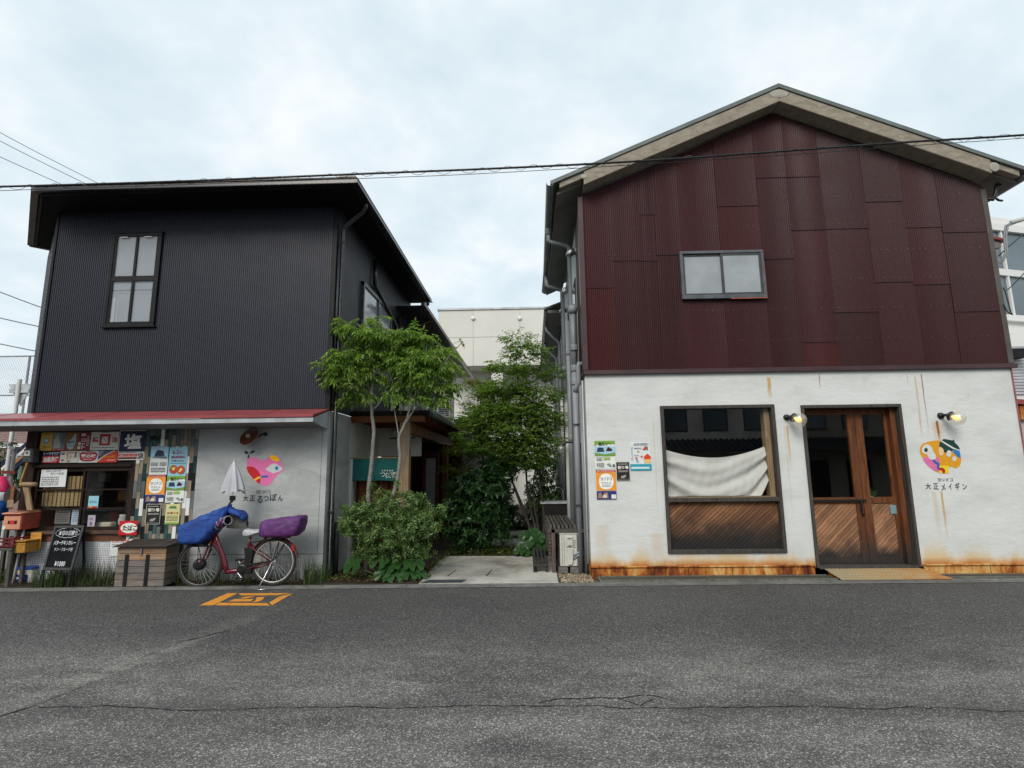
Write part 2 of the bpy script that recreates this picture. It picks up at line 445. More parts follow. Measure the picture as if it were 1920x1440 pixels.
def mat_glass(name='window_glass', tint=(1,1,1,1), ior=1.62, haze=0):
    t = NT(name); t.t.nodes.remove(t.b)
    a = t.n('ShaderNodeBsdfTransparent'); a.inputs[0].default_value = tint
    g = t.n('ShaderNodeBsdfGlossy'); g.inputs['Roughness'].default_value = 0.0
    base = a.outputs[0]
    if haze:
        d = t.n('ShaderNodeBsdfTranslucent'); d.inputs[0].default_value = (.85,.84,.8,1)
        d2 = t.n('ShaderNodeBsdfDiffuse'); d2.inputs[0].default_value = (.85,.84,.8,1)
        dm = t.n('ShaderNodeMixShader'); dm.inputs[0].default_value = .5; t.l(d.outputs[0], dm.inputs[1]); t.l(d2.outputs[0], dm.inputs[2])
        hm = t.n('ShaderNodeMixShader'); hm.inputs[0].default_value = haze; t.l(a.outputs[0], hm.inputs[1]); t.l(dm.outputs[0], hm.inputs[2]); base = hm.outputs[0]
    lw = t.n('ShaderNodeLayerWeight'); lw.inputs[0].default_value = .28
    k = t.math('ADD', .11, t.math('MULTIPLY', t.math('POWER', lw.outputs['Facing'], 4), .7))
    m = t.n('ShaderNodeMixShader'); t.l(k, m.inputs[0]); t.l(base, m.inputs[1]); t.l(g.outputs[0], m.inputs[2])
    t.l(m.outputs[0], t.o.inputs[0]); return t.m
def mat_leaf(name, c1, c2, gloss=.45, trans=.35, c3=None, up=None):
    t = NT(name); t.t.nodes.remove(t.b)
    g = t.n('ShaderNodeNewGeometry')
    c = t.ramp(g.outputs['Random Per Island'], [(0, c1), (.6, c2), (1, c3 if c3 else mulc(c2, 1.35))])
    big = t.noise(t.obj(), 2.6, 3)
    c = t.mix(t.sstep(big, .35, .7), t.mix(1.0, c, (.75,.8,.8,1), 'MULTIPLY'), c)
    b = t.n('ShaderNodeBsdfPrincipled'); t.l(c, b.inputs['Base Color']); b.inputs['Roughness'].default_value = gloss
    b.inputs['Specular IOR Level'].default_value = .35
    tr = t.n('ShaderNodeBsdfTranslucent'); t.l(t.mix(1.0, c, (1.5,1.6,.7,1), 'MULTIPLY'), tr.inputs[0])
    m = t.n('ShaderNodeMixShader'); m.inputs[0].default_value = trans
    t.l(b.outputs[0], m.inputs[1]); t.l(tr.outputs[0], m.inputs[2]); t.l(m.outputs[0], t.o.inputs[0]); return t.m
def mat_mosaic():
    t = NT('mosaic_tiles'); p = t.pos(); q = t.xyz(p)
    cb = t.n('ShaderNodeCombineXYZ'); t.l(q[0], cb.inputs[0]); t.l(q[2], cb.inputs[1])
    b = t.n('ShaderNodeTexBrick'); t.l(cb.outputs[0], b.inputs['Vector'])
    b.offset = .0; b.inputs['Scale'].default_value = 1; b.inputs['Brick Width'].default_value = .027; b.inputs['Row Height'].default_value = .027
    b.inputs['Mortar Size'].default_value = .003; b.inputs['Color1'].default_value = (.84,.85,.86,1); b.inputs['Color2'].default_value = (.66,.68,.72,1)
    b.inputs['Mortar'].default_value = (.13,.13,.15,1); b.inputs['Mortar Smooth'].default_value = .2
    c = t.mix(t.math('MULTIPLY', t.sstep(t.noise(p, 3, 5), .45, .75), .35), b.outputs['Color'], (.4,.39,.37,1))
    t.bump(t.math('SUBTRACT', 1, b.outputs['Fac']), .5, .003)
    return t.out(c, .3, 0, .5)
def mat_ground(name, lo, hi, scale=14):
    t = NT(name); p = t.pos()
    f = t.noise(p, scale, 8, .7); f2 = t.noise(p, 1.2, 4)
    c = t.ramp(f, [(.3, lo), (.7, hi)]); c = t.mix(t.math('MULTIPLY', t.sstep(f2, .4, .7), .5), c, mulc(lo, .8))
    t.bump(f, .8, .02); return t.out(c, .9, 0, .2)

M = {}
M['asphalt'] = mat_asphalt()
M['crack'] = pm('crack_dirt', (.008,.008,.009,1), .9, .3, 8)
M['kerb'] = mat_concrete('kerb_concrete', (.09,.09,.087,1), (.21,.205,.195,1), .2, 5)
M['slab'] = mat_concrete('slab_concrete', (.16,.15,.125,1), (.60,.58,.52,1), .25, 1.1)
M['soil'] = mat_ground('soil', (.018,.014,.010,1), (.075,.058,.04,1))
M['far_ground'] = mat_ground('packed_ground', (.1,.095,.085,1), (.2,.19,.17,1), 6)
M['grey_render'] = mat_concrete('grey_render', (.27,.285,.285,1), (.47,.485,.48,1), .4, 1.6)
M['maroon'] = mat_corr('maroon_painted_sheet', None, .42, .5)
M['black_sheet'] = mat_corr('black_painted_sheet', (.024,.027,.041,1), .45, .3)
M['black_side'] = mat_corr('black_side_sheet', (.030,.0325,.042,1), .42, .25)
M['maroon_trim'] = pm('maroon_trim', (.055,.028,.032,1), .4, .2, 3)
M['plaster'] = mat_plaster()
M['side_plaster'] = mat_concrete('side_plaster', (.42,.43,.41,1), (.66,.67,.65,1), .3, 1.4)
M['rust'] = mat_rust()
def mat_ramp():
    t = NT('chequer_plate'); p = t.pos(); q = t.xyz(p)
    f = t.noise(p, 3.2, 7, .7, .4)
    k = t.math('ADD', t.math('MULTIPLY', f, .8), t.math('MULTIPLY', t.math('SUBTRACT', q[0], 5.1), .22))
    c = t.ramp(k, [(.25, (.40,.34,.21,1)), (.42, (.48,.35,.18,1)), (.54, (.52,.25,.08,1)), (.66, (.42,.15,.04,1))])
    ck = t.n('ShaderNodeTexChecker'); t.l(t.mapv(p, (26,26,26), (0,0,0), (0,0,.785)), ck.inputs[0]); ck.inputs['Scale'].default_value = 1
    c = t.mix(t.math('MULTIPLY', ck.outputs['Fac'], .5), c, t.mix(1.0, c, (.45,.45,.45,1), 'MULTIPLY'))
    return t.out(c, .6, .1, .3)
M['rust_pale'] = mat_ramp()
M['barge'] = mat_concrete('barge_render', (.19,.165,.125,1), (.34,.30,.24,1), .25, 9)
M['patch'] = mat_concrete('repair_patch', (.24,.22,.18,1), (.42,.40,.35,1), .2, 9)
M['roof_sheet'] = pm('roof_sheet', (.12,.14,.13,1), .5, .2, 3)
M['soffit'] = pm('soffit_board', (.17,.165,.15,1), .7, .2, 2)
M['dark_trim'] = pm('dark_trim', (.009,.009,.011,1), .5, .3, 5, spec=.2)
M['black_gutter'] = pm('black_gutter', (.016,.016,.018,1), .28, .25, 4, spec=.6)
M['grey_pipe'] = pm('grey_pipe', (.22,.235,.25,1), .45, .2, 4, stretch=(1,1,.3))
M['pale_pipe'] = pm('pale_pipe', (.52,.53,.52,1), .5, .2, 4, stretch=(1,1,.3))
M['dark_pipe'] = pm('dark_pipe', (.035,.037,.042,1), .4, .3, 4)
M['frame_wood'] = wood('weathered_frame', (.030,.026,.024,1), (.085,.075,.068,1), None, .75, (12,12,1), 3)
M['door_wood'] = wood('door_wood', (.045,.014,.006,1), (.19,.068,.026,1), (.035,.032,.030,1), .55, (14,14,1), 2.5, (.1, .9))
M['plank'] = wood('diagonal_plank', (.085,.032,.015,1), (.36,.175,.085,1), (.024,.022,.021,1), .65, (14,14,1), 2.2, (.5, 1.08), .35)
M['plank_door'] = wood('door_plank', (.14,.06,.03,1), (.40,.21,.115,1), (.03,.028,.028,1), .65, (14,14,1), 2.2, (.22, .6), .3)
M['pale_wood'] = wood('pale_wood', (.22,.14,.07,1), (.42,.30,.17,1), None, .6, (10,10,1), 3)
M['post_wood'] = wood('cedar_post', (.20,.11,.055,1), (.40,.27,.16,1), (.25,.22,.18,1), .65, (12,12,1), 2.5)
M['porch_wood'] = wood('porch_beam', (.13,.045,.016,1), (.30,.125,.05,1), None, .6, (1.5,1.5,9), 3)
M['red_wood'] = wood('red_soffit_wood', (.075,.014,.008,1), (.17,.045,.022,1), None, .6, (9,1,9), 3)
M['old_wood'] = wood('old_shop_wood', (.010,.0055,.004,1), (.034,.017,.012,1), None, .7, (10,10,1), 3)
M['crate_wood'] = wood('crate_board', (.10,.085,.072,1), (.25,.205,.17,1), (.155,.148,.145,1), .75, (1,12,14), 3, None, .3)
M['crate_warm'] = wood('warm_crate_board', (.16,.085,.045,1), (.46,.29,.17,1), (.26,.22,.18,1), .75, (1,12,14), 3, None, .2)
M['grey_wood'] = wood('grey_slats', (.04,.036,.032,1), (.13,.118,.105,1), None, .8, (12,1,12), 3, None, .3)
M['glass'] = mat_glass()
M['glass_tint'] = mat_glass('clear_lamp_glass', (.96,.96,.95,1), 1.45, .22)
M['frost'] = pm('frosted_pane', (.30,.325,.345,1), .22, .12, 2.5, spec=.6)
M['sky_pane'] = pm('pale_pane', (.27,.30,.33,1), .1, .25, 1.6, spec=.8)
M['alu_dark'] = pm('bronze_sash', (.06,.058,.06,1), .38, .2, 6, metal=.3)
M['alu_grey'] = pm('grey_sash', (.10,.105,.115,1), .35, .2, 6, metal=.3)
M['red_primer'] = pm('red_primer', (.42,.10,.05,1), .6, .2, 6)
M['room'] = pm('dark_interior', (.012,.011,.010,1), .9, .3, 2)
M['room_mid'] = pm('brown_interior', (.03,.024,.02,1), .85, .4, 2)
M['cloth'] = pm('unbleached_cloth', (.60,.60,.56,1), .85, .08, 3, .1, 300)
M['black_iron'] = pm('black_iron', (.012,.013,.015,1), .35, .3, 12)
M['steel'] = pm('bare_steel', (.35,.35,.36,1), .35, .2, 20, metal=.8)
M['chrome'] = pm('bright_metal', (.6,.6,.6,1), .2, .15, 20, metal=.9)

M['canopy_red'] = pm('red_canopy_sheet', (.27,.055,.06,1), .38, .12, 2.5)
M['galv'] = pm('galvanised_edge', (.40,.42,.44,1), .42, .25, 3, metal=.2)
M['mosaic'] = mat_mosaic()
M['white_wall'] = pm('white_wall', (.60,.59,.55,1), .8, .06, 1.5)
M['beige_far'] = pm('far_beige_cladding', (.62,.61,.56,1), .7, .05, .6)
M['white_far'] = pm('far_white_cladding', (.70,.70,.68,1), .7, .06, .4)
M['far_glass'] = pm('far_blue_glass', (.10,.135,.155,1), .12, .25, .5, spec=.7)
M['ac_white'] = pm('ac_casing', (.56,.55,.50,1), .45, .1, 4)
M['teal'] = pm('teal_cloth', (.008,.115,.105,1), .85, .2, 5, .2, 400)
M['tyre'] = pm('tyre_rubber', (.02,.02,.021,1), .75, .3, 30)
M['bike_red'] = pm('maroon_enamel', (.10,.010,.018,1), .22, .1, 8, spec=.6)
M['tarp_blue'] = pm('blue_nylon', (.014,.06,.27,1), .7, .22, 6, .25, 40)
M['tarp_purple'] = pm('purple_nylon', (.10,.028,.14,1), .62, .25, 7, .25, 40)
M['silver_cloth'] = pm('silver_cloth', (.42,.43,.46,1), .4, .12, 3, spec=.5)
M['yellow_box'] = wood('varnished_pine', (.32,.13,.02,1), (.62,.32,.06,1), None, .5, (1,9,14), 3)
M['chalk_black'] = pm('blackboard', (.006,.0065,.008,1), .8, .4, 6, spec=.12)
M['bamboo'] = wood('reed_blind', (.34,.22,.09,1), (.66,.50,.26,1), None, .7, (3,1,60), 2.4)
M['post_red'] = pm('faded_red_enamel', (.36,.072,.045,1), .55, .2, 6)
M['post_salmon'] = pm('salmon_enamel', (.60,.26,.16,1), .55, .15, 6)
M['bark_pale'] = mat_concrete('pale_bark', (.10,.095,.085,1), (.27,.26,.235,1), .3, 18)
M['bark_dark'] = mat_concrete('dark_bark', (.02,.017,.014,1), (.075,.065,.055,1), .2, 20)
M['leaf_ash'] = mat_leaf('ash_leaf', (.10,.18,.03,1), (.24,.36,.08,1), .38, .55, (.42,.53,.17,1))
M['leaf_maple'] = mat_leaf('maple_leaf', (.09,.165,.04,1), (.21,.32,.08,1), .4, .52, (.38,.50,.15,1))
M['leaf_yellow'] = mat_leaf('yellow_leaf', (.12,.16,.025,1), (.27,.27,.035,1), .5, .38, (.42,.36,.05,1))
M['leaf_dark'] = mat_leaf('camellia_leaf', (.013,.042,.012,1), (.03,.085,.022,1), .28, .15, (.07,.15,.04,1))
M['leaf_shrub'] = mat_leaf('shrub_leaf', (.06,.12,.034,1), (.14,.23,.07,1), .36, .35, (.32,.42,.15,1))
M['leaf_big'] = mat_leaf('broad_leaf', (.018,.055,.012,1), (.03,.085,.02,1), .25, .2, (.05,.125,.03,1))
M['grass'] = mat_leaf('grass_blade', (.02,.05,.012,1), (.05,.10,.022,1), .5, .25, (.14,.16,.05,1))
M['litter'] = mat_leaf('leaf_litter', (.05,.03,.015,1), (.14,.09,.045,1), .7, .1, (.28,.2,.11,1))
M['gravel'] = mat_leaf('gravel_stone', (.12,.085,.055,1), (.30,.225,.15,1), .8, .0, (.48,.40,.30,1))

for k_ in ('tarp_blue','tarp_purple'):
    nt_ = M[k_].node_tree; pb_ = nt_.nodes['Principled BSDF']
    tc_ = nt_.nodes.new('ShaderNodeTexCoord'); mp_ = nt_.nodes.new('ShaderNodeMapping'); mp_.inputs['Scale'].default_value = (1.0,1.3,2.2); mp_.inputs['Rotation'].default_value = (0,.7,.3)
    nz_ = nt_.nodes.new('ShaderNodeTexNoise'); nz_.inputs['Scale'].default_value = 3.4; nz_.inputs['Detail'].default_value = 5; nz_.inputs['Distortion'].default_value = 1.6; nz_.inputs['Roughness'].default_value = .5
    bp_ = nt_.nodes.new('ShaderNodeBump'); bp_.inputs['Strength'].default_value = .4; bp_.inputs['Distance'].default_value = .05
    nt_.links.new(tc_.outputs['Object'], mp_.inputs[0]); nt_.links.new(mp_.outputs[0], nz_.inputs['Vector']); nt_.links.new(nz_.outputs['Fac'], bp_.inputs['Height']); nt_.links.new(bp_.outputs[0], pb_.inputs['Normal'])
# ------------------------------------------------------------------ the setting: road, kerb, ground
def kerbY(x): return 7.985 + .0175 * (x - .3)
m = MB()
NX = 24
xs = [-60 + 120*i/NX for i in range(NX+1)]
m.quad((-400,-300,-.012), (400,-300,-.012), (400,500,-.012), (-400,500,-.012))
ground = struct(m.build('ground', M['far_ground']))
m = MB()
for a, b in zip(xs, xs[1:]):
    m.quad((a,-12,0), (b,-12,0), (b,kerbY(b),0), (a,kerbY(a),0))
road = struct(m.build('road', M['asphalt']))
def crack(pts, w, seed):
    r2 = random.Random(seed); m = MB(); line = []
    for (x0,y0), (x1,y1) in zip(pts, pts[1:]):
        n = max(2, int(math.hypot(x1-x0, y1-y0)/.035))
        for i in range(n):
            t_ = i/n; line.append((x0+(x1-x0)*t_, y0+(y1-y0)*t_))
    line.append(pts[-1]); jit = 0; out = []
    for i, (x, y) in enumerate(line):
        jit = jit*.82 + r2.uniform(-.012, .012)
        ww = w*(.35+r2.random()*.9)
        if r2.random() < .05: ww *= .25
        out.append((x, y+jit, ww))
    for (x0,y0,w0), (x1,y1,w1) in zip(out, out[1:]):
        m.quad((x0,y0-w0,.003), (x1,y1-w1,.003), (x1,y1+w1,.003), (x0,y0+w0,.003))
    o = m.build('crack', M['crack'], road); return o
def zz(*pp): return [tuple(onZ(*q)[:2]) for q in pp]
crack(zz((0,1343),(60,1325),(150,1290),(250,1240),(340,1203),(430,1182)), .024, 1)
crack(zz((70,1327),(200,1325),(330,1332),(600,1326),(960,1325),(1060,1326),(1250,1329),(1450,1326),(1600,1327),(1760,1328),(1920,1333)), .0055, 2)
crack(zz((1010,1318),(1040,1310),(1100,1308),(1160,1310),(1215,1306),(1262,1314)), .007, 3)
crack(zz((1160,1310),(1200,1322),(1228,1312)), .007, 4)
m = MB()
for a, b in zip(xs, xs[1:]):
    for (o0, o1, z0, z1) in ((0, .045, .005, .009), (.05, .13, .026, .03)):
        m.quad((a,kerbY(a)+o0,z0), (b,kerbY(b)+o0,z0), (b,kerbY(b)+o1,z1), (a,kerbY(a)+o1,z1))
    m.quad((a,kerbY(a)+.05,-.01), (b,kerbY(b)+.05,-.01), (b,kerbY(b)+.05,.026), (a,kerbY(a)+.05,.026))
kerb = struct(m.build('kerb', M['kerb']))
# small dark joints between kerb stones
jm = MB(); jm.box(-.002,.002,.05,.13,.0,.0312)
jo = jm.build('joint', M['crack'], kerb)
jd = jo.data; jo.location = (-6.55, kerbY(-6.55), 0)
for k in range(1, 13):
    x = -6.55 + k*1.2
    share(jd, 'joint', kerb, (x, kerbY(x), 0))
# planted soil strip and courtyard soil
m = MB(); G = 26
def soilz(x, y): return .012 + .02*math.sin(x*5.1+y*2)*math.sin(y*4.3+x) + (.03 if y > 8.4 else 0)
def soil_patch(x0, x1, y0f, y1, nx, ny):
    b = len(m.v)
    for j in range(ny+1):
        for i in range(nx+1):
            x = x0+(x1-x0)*i/nx; ya = y0f(x); y = ya+(y1-ya)*j/ny
            m.v.append((x, y, soilz(x, y)))
    for j in range(ny):
        for i in range(nx):
            q = b+j*(nx+1)+i; m.f.append([q, q+1, q+nx+2, q+nx+1]); m.mi.append(0)
soil_patch(-12, -1.62, lambda x: kerbY(x)+.132, 9.6, 60, 10)
soil_patch(-3.1, 1.2, lambda x: 9.62 if x < -1.62 else 10.56, 26, 24, 60)
soil = struct(m.build('soil_bed', M['soil'], smooth=True))
m = MB(); m.hexa([(-1.60,8.09,-.01),(.42,8.122,-.01),(.46,10.55,-.01),(-1.62,10.6,-.01),(-1.60,8.09,.034),(.42,8.122,.034),(.46,10.55,.045),(-1.62,10.6,.045)])
slab = struct(m.build('path_slab', M['slab'], bevel=.006))
for (xa, ya, xb, yb) in ((-1.25,8.62,-1.19,9.12),(-.66,8.6,-.6,9.15)):
    q = MB(); q.bar((xa,ya,.0395),(xb,yb,.0395),.012,.006); q.build('groove', M['crack'], slab)
q = MB(); q.hexa([(-1.56,8.12,.03),(-.98,8.13,.03),(-.93,8.32,.03),(-1.49,8.32,.03),(-1.56,8.12,.042),(-.98,8.13,.042),(-.93,8.32,.044),(-1.49,8.32,.044)])
q.build('drain_cover', pm('drain_steel', (.09,.105,.115,1), .4, .3, 14, metal=.4), slab)
for (y0, y1, x0, x1) in ((11.9,12.9,-1.0,.25), (13.7,14.6,-1.1,.3), (15.6,16.6,-1.0,.35), (17.6,19.0,-1.1,.3)):
    q = MB(); q.box(x0, x1, y0, y1, .0, .09); struct(q.build('paving_slab', M['slab'], bevel=.01))
# gravel beside the slab
def scatter_stones(name, x0, x1, y0, y1, n, rmin, rmax, mat, label, zf=lambda x, y: .02, seed=3):
    r2 = random.Random(seed); m = MB()
    base = [(1,0,0),(-1,0,0),(0,1,0),(0,-1,0),(0,0,1),(0,0,-1)]
    fs = [(0,2,4),(2,1,4),(1,3,4),(3,0,4),(2,0,5),(1,2,5),(3,1,5),(0,3,5)]
    for _ in range(n):
        x, y = r2.uniform(x0,x1), r2.uniform(y0,y1); r_ = r2.uniform(rmin,rmax)
        a = r2.uniform(0,6.28); sx, sy, sz = r_*r2.uniform(.7,1.3), r_*r2.uniform(.6,1.1), r_*r2.uniform(.45,.8)
        vs_ = []
        for bx, by, bz in base:
            X, Y_ = bx*sx, by*sy
            vs_.append((x+X*math.cos(a)-Y_*math.sin(a)+r2.uniform(-.2,.2)*r_, y+X*math.sin(a)+Y_*math.cos(a), zf(x,y)+bz*sz+r2.uniform(0,.012)))
        m.add(vs_, fs)
    o = m.build(name, mat, smooth=False); return tag(o, label, 'gravel', None, 'stuff')
m = MB(); m.quad((.44,8.13,.012),(.94,8.14,.012),(.94,8.95,.012),(.46,8.95,.012))
struct(m.build('gravel_bed', M['soil']))
scatter_stones('gravel', .46, .93, 8.15, 8.8, 620, .014, .03, M['gravel'], 'tan pebble gravel in front of the outdoor unit by the white wall')
# ================================================================== right building: white plaster below, maroon sheets above
XR0, XR1 = .943, 7.606
ZB = 3.165
RX, RZ, SLOPE = 4.30, 7.63, .428      # ridge of the soffit line on the street face
rb = thing('gabled_building', 'two-storey gabled building, patched maroon corrugated sheets over rust-stained white plaster', 'building', (4.3, YR, 0))
def gable(x): return RZ - .02 - SLOPE*abs(x-RX)
W0, W1, WZ0, WZ1 = 2.105, 3.882, .36, 2.605
D0, D1, DZ0, DZ1 = 4.295, 5.835, .135, 2.585
m = MB()
for (a, b, c_, d) in ((XR0, W0, .15, ZB), (W0, W1, WZ1, ZB), (W0, W1, .15, WZ0), (W1, D0, .15, ZB), (D0, D1, DZ1, ZB), (D1, XR1, .15, ZB)):
    m.box(a, b, YR, YR+.22, c_, d)
m.prism([(XR0, ZB), (XR1, ZB), (XR1, gable(XR1)-.02), (RX, gable(RX)-.02), (XR0, gable(XR0)-.02)], YR+.02, YR+.22)
m.build('wall', M['plaster'], rb)
# side walls and far end
EZ = 6.16
def sk(x, y): return x + SK*(y-YR)
def side_slab(m, x, y0, y1, z0, z1, th, s=1):
    p = [(sk(x,y0),y0), (sk(x,y1),y1)]
    (xa,ya),(xb,yb) = p
    if s > 0: pts = [(xa,ya),(xa+th,ya),(xb+th,yb),(xb,yb)]
    else: pts = [(xa-th,ya),(xa,ya),(xb,yb),(xb-th,yb)]
    m.prismz(pts, z0, z1)
m = MB(); side_slab(m, XR0+.001, YR+.22, 13.6, 0, EZ, .2); side_slab(m, XR1-.001, YR+.22, 13.6, 0, EZ, .2, -1)
m.box(XR0+.3, XR1, 13.4, 13.6, 0, EZ)
m.build('side_wall', M['side_plaster'], rb)
# iron base, with joints
m = MB(); m.box(XR0-.012, D0-.03, YR-.035, YR-.002, .012, .165); m.box(D1+.03, XR1+.9, YR-.035, YR-.002, .012, .165)
m.box(XR0-.012, D0-.03, YR-.06, YR-.002, .165, .182); m.box(D1+.03, XR1+.9, YR-.06, YR-.002, .165, .182)
m.box(XR0-.012, XR0-.002, YR-.035, YR+.3, .012, .165)
m.build('iron_base', M['rust'], rb, bevel=.003)
for px_ in (1169, 1246, 1290, 1372, 1405, 1468, 1855):
    x = F(px_, 1075)[0]; q = MB(); q.box(x-.003, x+.003, YR-.0375, YR-.034, .02, .16); q.build('base_joint', M['crack'], rb)
# corrugated sheets
M['lap'] = pm('shaded_sheet_edge', (.028,.009,.010,1), .6, .3, 6)
def corr_sheet(x0, x1, z0, z1f, y, pitch=.032, amp=.0055, n=6):
    m = MB(); k = max(2, int((x1-x0)/pitch*n)); b = 0
    for i in range(k+1):
        x = x0+(x1-x0)*i/k; ph = x/pitch*2*math.pi
        yy = y - amp*math.cos(ph)
        zt = z1f(x) if callable(z1f) else z1f
        zt = max(min(zt, gable(x)), z0+.001)
        m.v += [(x, yy, z0), (x, yy, zt)]
    for i in range(k):
        m.f.append([2*i, 2*i+2, 2*i+3, 2*i+1]); m.mi.append(0)
    return m
def zF(px_, py): return F(px_, py)[1]
def xF(px_, py): return F(px_, py)[0]
TOP = 9.9
cols = [   # x0, x1, [lap heights from the bottom], [colours]
 (XR0+.03, xF(1153,560), [zF(1120,537)], [(71,31,29),(66,38,42)]),
 (xF(1153,560), xF(1206,560), [zF(1180,486)], [(58,33,33),(64,38,42)]),
 (xF(1206,560), xF(1237,560), [zF(1222,486), zF(1222,400)], [(57,31,32),(62,36,40),(60,34,38)]),
 (xF(1237,560), xF(1279,560), [zF(1256,475)], [(58,32,33),(62,35,39)]),
 (xF(1279,560), xF(1362,590), [zF(1300,480)], [(66,38,42),(66,33,36)]),
 (xF(1362,590), xF(1437,590), [zF(1390,470), zF(1390,384)], [(65,37,41),(71,31,30),(62,34,37)]),
 (xF(1437,590), xF(1500,590), [zF(1480,482), zF(1480,330)], [(56,27,29),(64,38,41),(60,34,37)]),
 (xF(1500,590), xF(1562,590), [zF(1550,638), zF(1526,429), zF(1510,330)], [(68,31,29),(66,35,39),(60,33,36),(66,32,35)]),
 (xF(1562,590), xF(1648,590), [zF(1610,582), zF(1600,426)], [(58,24,26),(62,30,33),(62,36,40)]),
 (xF(1648,590), xF(1717,590), [zF(1680,526), zF(1660,376)], [(64,26,26),(64,29,31),(60,32,35)]),
 (xF(1717,590), xF(1790,590), [zF(1756,530), zF(1732,424)], [(60,24,26),(66,32,34),(62,36,41)]),
 (xF(1790,590), XR1-.02, [zF(1830,581), zF(1808,433)], [(60,25,27),(60,38,40),(60,35,40)]),
]
rs = random.Random(11)
for ci, (x0, x1, laps, cl) in enumerate(cols):
    zs = [ZB+.02] + laps + [TOP]
    for k in range(len(zs)-1):
        za = zs[k]-.03 if k else zs[k]
        yy = YR-.012-.005*(ci % 2)-.0055*k
        mb = corr_sheet(x0-.02, x1+.02, za, zs[k+1], yy)
        o = mb.build('corrugated_sheet', M['maroon'], rb)
        c_ = srgb(*cl[k]); kk = rs.uniform(.74,.94); o.color = (c_[0]*1.0*kk, c_[1]*.46*kk, c_[2]*.48*kk, 1)
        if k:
            e_ = MB(); e_.box(x0-.02, x1+.02, yy-.006, yy+.004, za-.004, za+.001); e_.build('lap_edge_shadow', M['lap'], rb)  # rolled sheet edge, coloured darker in place of the lap's shadow
        if k: o['label'] = 'maroon corrugated sheet lapped over the one below'
# rows of sheet screws
m = MB(); r2 = random.Random(4)
for zz_ in [zF(1600,y) for y in (635, 578, 524, 471, 420, 370)]:
    x = XR0+.12
    while x < XR1-.1:
        if zz_ < gable(x)-.25 and r2.random() > .18 and not (2.5 < x < 3.95 and 4.3 < zz_ < 5.2):
            h = r2.uniform(.003,.0055); y = YR-.042; z = zz_+r2.uniform(-.006,.006)
            m.add([(x-h,y,z-h),(x+h,y,z-h),(x+h,y,z+h),(x-h,y,z+h),(x,y-.006,z)], [(0,1,4),(1,2,4),(2,3,4),(3,0,4)])
        x += .096*r2.choice((1,1,1,1.5))
o = m.build('sheet_screws', M['steel'], rb); o['kind'] = 'stuff'
# trims
m = MB(); m.box(XR0-.03, XR0+.055, YR-.045, YR+.09, ZB+.03, 6.17); m.build('corner_trim', M['maroon_trim'], rb, bevel=.004)
m = MB(); m.box(XR1-.05, XR1+.035, YR-.045, YR+.05, ZB+.03, 6.13); m.build('corner_trim', pm('grey_brown_trim', (.085,.072,.062,1), .5, .2, 3), rb, bevel=.004)
m = MB(); m.box(XR0-.035, XR1+.07, YR-.06, YR, ZB-.045, ZB+.025)
m.prismz([(XR0-.035,YR-.06),(XR0-.02,YR-.06),(sk(XR0-.02,9.4),9.4),(sk(XR0-.035,9.4),9.4)], ZB-.045, ZB+.025)
m.build('drip_moulding', M['maroon_trim'], rb, bevel=.004)
# maroon return of the cladding on the side
m = MB(); k = 60
for i in range(k+1):
    y = YR+.09 + (9.45-YR-.09)*i/k; x = sk(XR0,y)-.012-.005*math.cos(y/.032*6.28)
    m.v += [(x,y,ZB),(x,y,6.1)]
for i in range(k): m.f.append([2*i,2*i+1,2*i+3,2*i+2]); m.mi.append(0)
o = m.build('side_cladding', M['maroon'], rb); o.color = (.035,.016,.018,1)
# roof, barge, eaves
YB = 8.26
def rline(x, top): return top - SLOPE*abs(x-RX)
m = MB()
T = .02
pts = [(.45, rline(.45, 7.90)), (RX, 7.90), (8.14, rline(8.14, 7.90)), (8.14, rline(8.14, 7.965)), (RX, 7.972), (.45, rline(.45, 7.965))]
n = len(pts)
for (a, b, c_, d) in ((pts[0],pts[1],pts[4],pts[5]), (pts[1],pts[2],pts[3],pts[4])):
    m.prism([a,b,c_,d], YB-.02, 13.7)
m.build('roof', M['roof_sheet'], rb)
m = MB()
m.prism([(1.0, rline(1.0,7.655)), (RX,7.655), (RX,7.895), (1.0, rline(1.0,7.895))], YB, YR+.0)
m.prism([(RX,7.655), (7.56, rline(7.56,7.655)), (7.56, rline(7.56,7.895)), (RX,7.895)], YB, YR+.0)
m.build('barge_beam', M['barge'], rb, bevel=.008)
m = MB()
m.prism([(.60, rline(.60,7.79)), (.998, rline(.998,7.79)), (.998, rline(.998,7.893)), (.60, rline(.60,7.893))], YB+.02, YB+.14)
m.build('eave_board', M['barge'], rb, bevel=.006); m = MB()
m.prism([(7.562, rline(7.562,7.79)), (8.0, rline(8.0,7.79)), (8.0, rline(8.0,7.893)), (7.562, rline(7.562,7.893))], YB+.02, YB+.14)
m.build('eave_board', M['barge'], rb, bevel=.006)
m = MB(); m.ell((RX, YB-.002, 7.79), .17, .006, .075); m.ell((7.6, YB-.004, rline(7.6,7.78)), .085, .01, .08); m.ell((1.0, YB-.002, rline(1.0,7.80)), .06, .006, .04)
m.build('repair_patch', M['patch'], rb, smooth=True)
m = MB()
m.prism([(.56, rline(.56,7.75)), (1.0, rline(1.0,7.75)), (1.0, rline(1.0,7.79)), (.56, rline(.56,7.79))], YB+.14, 13.6)
m.build('eave_soffit', M['soffit'], rb); m = MB()
m.prism([(7.55, rline(7.55,7.75)), (8.02, rline(8.02,7.75)), (8.02, rline(8.02,7.79)), (7.55, rline(7.55,7.79))], YB+.14, 13.6)
m.build('eave_soffit', M['soffit'], rb)
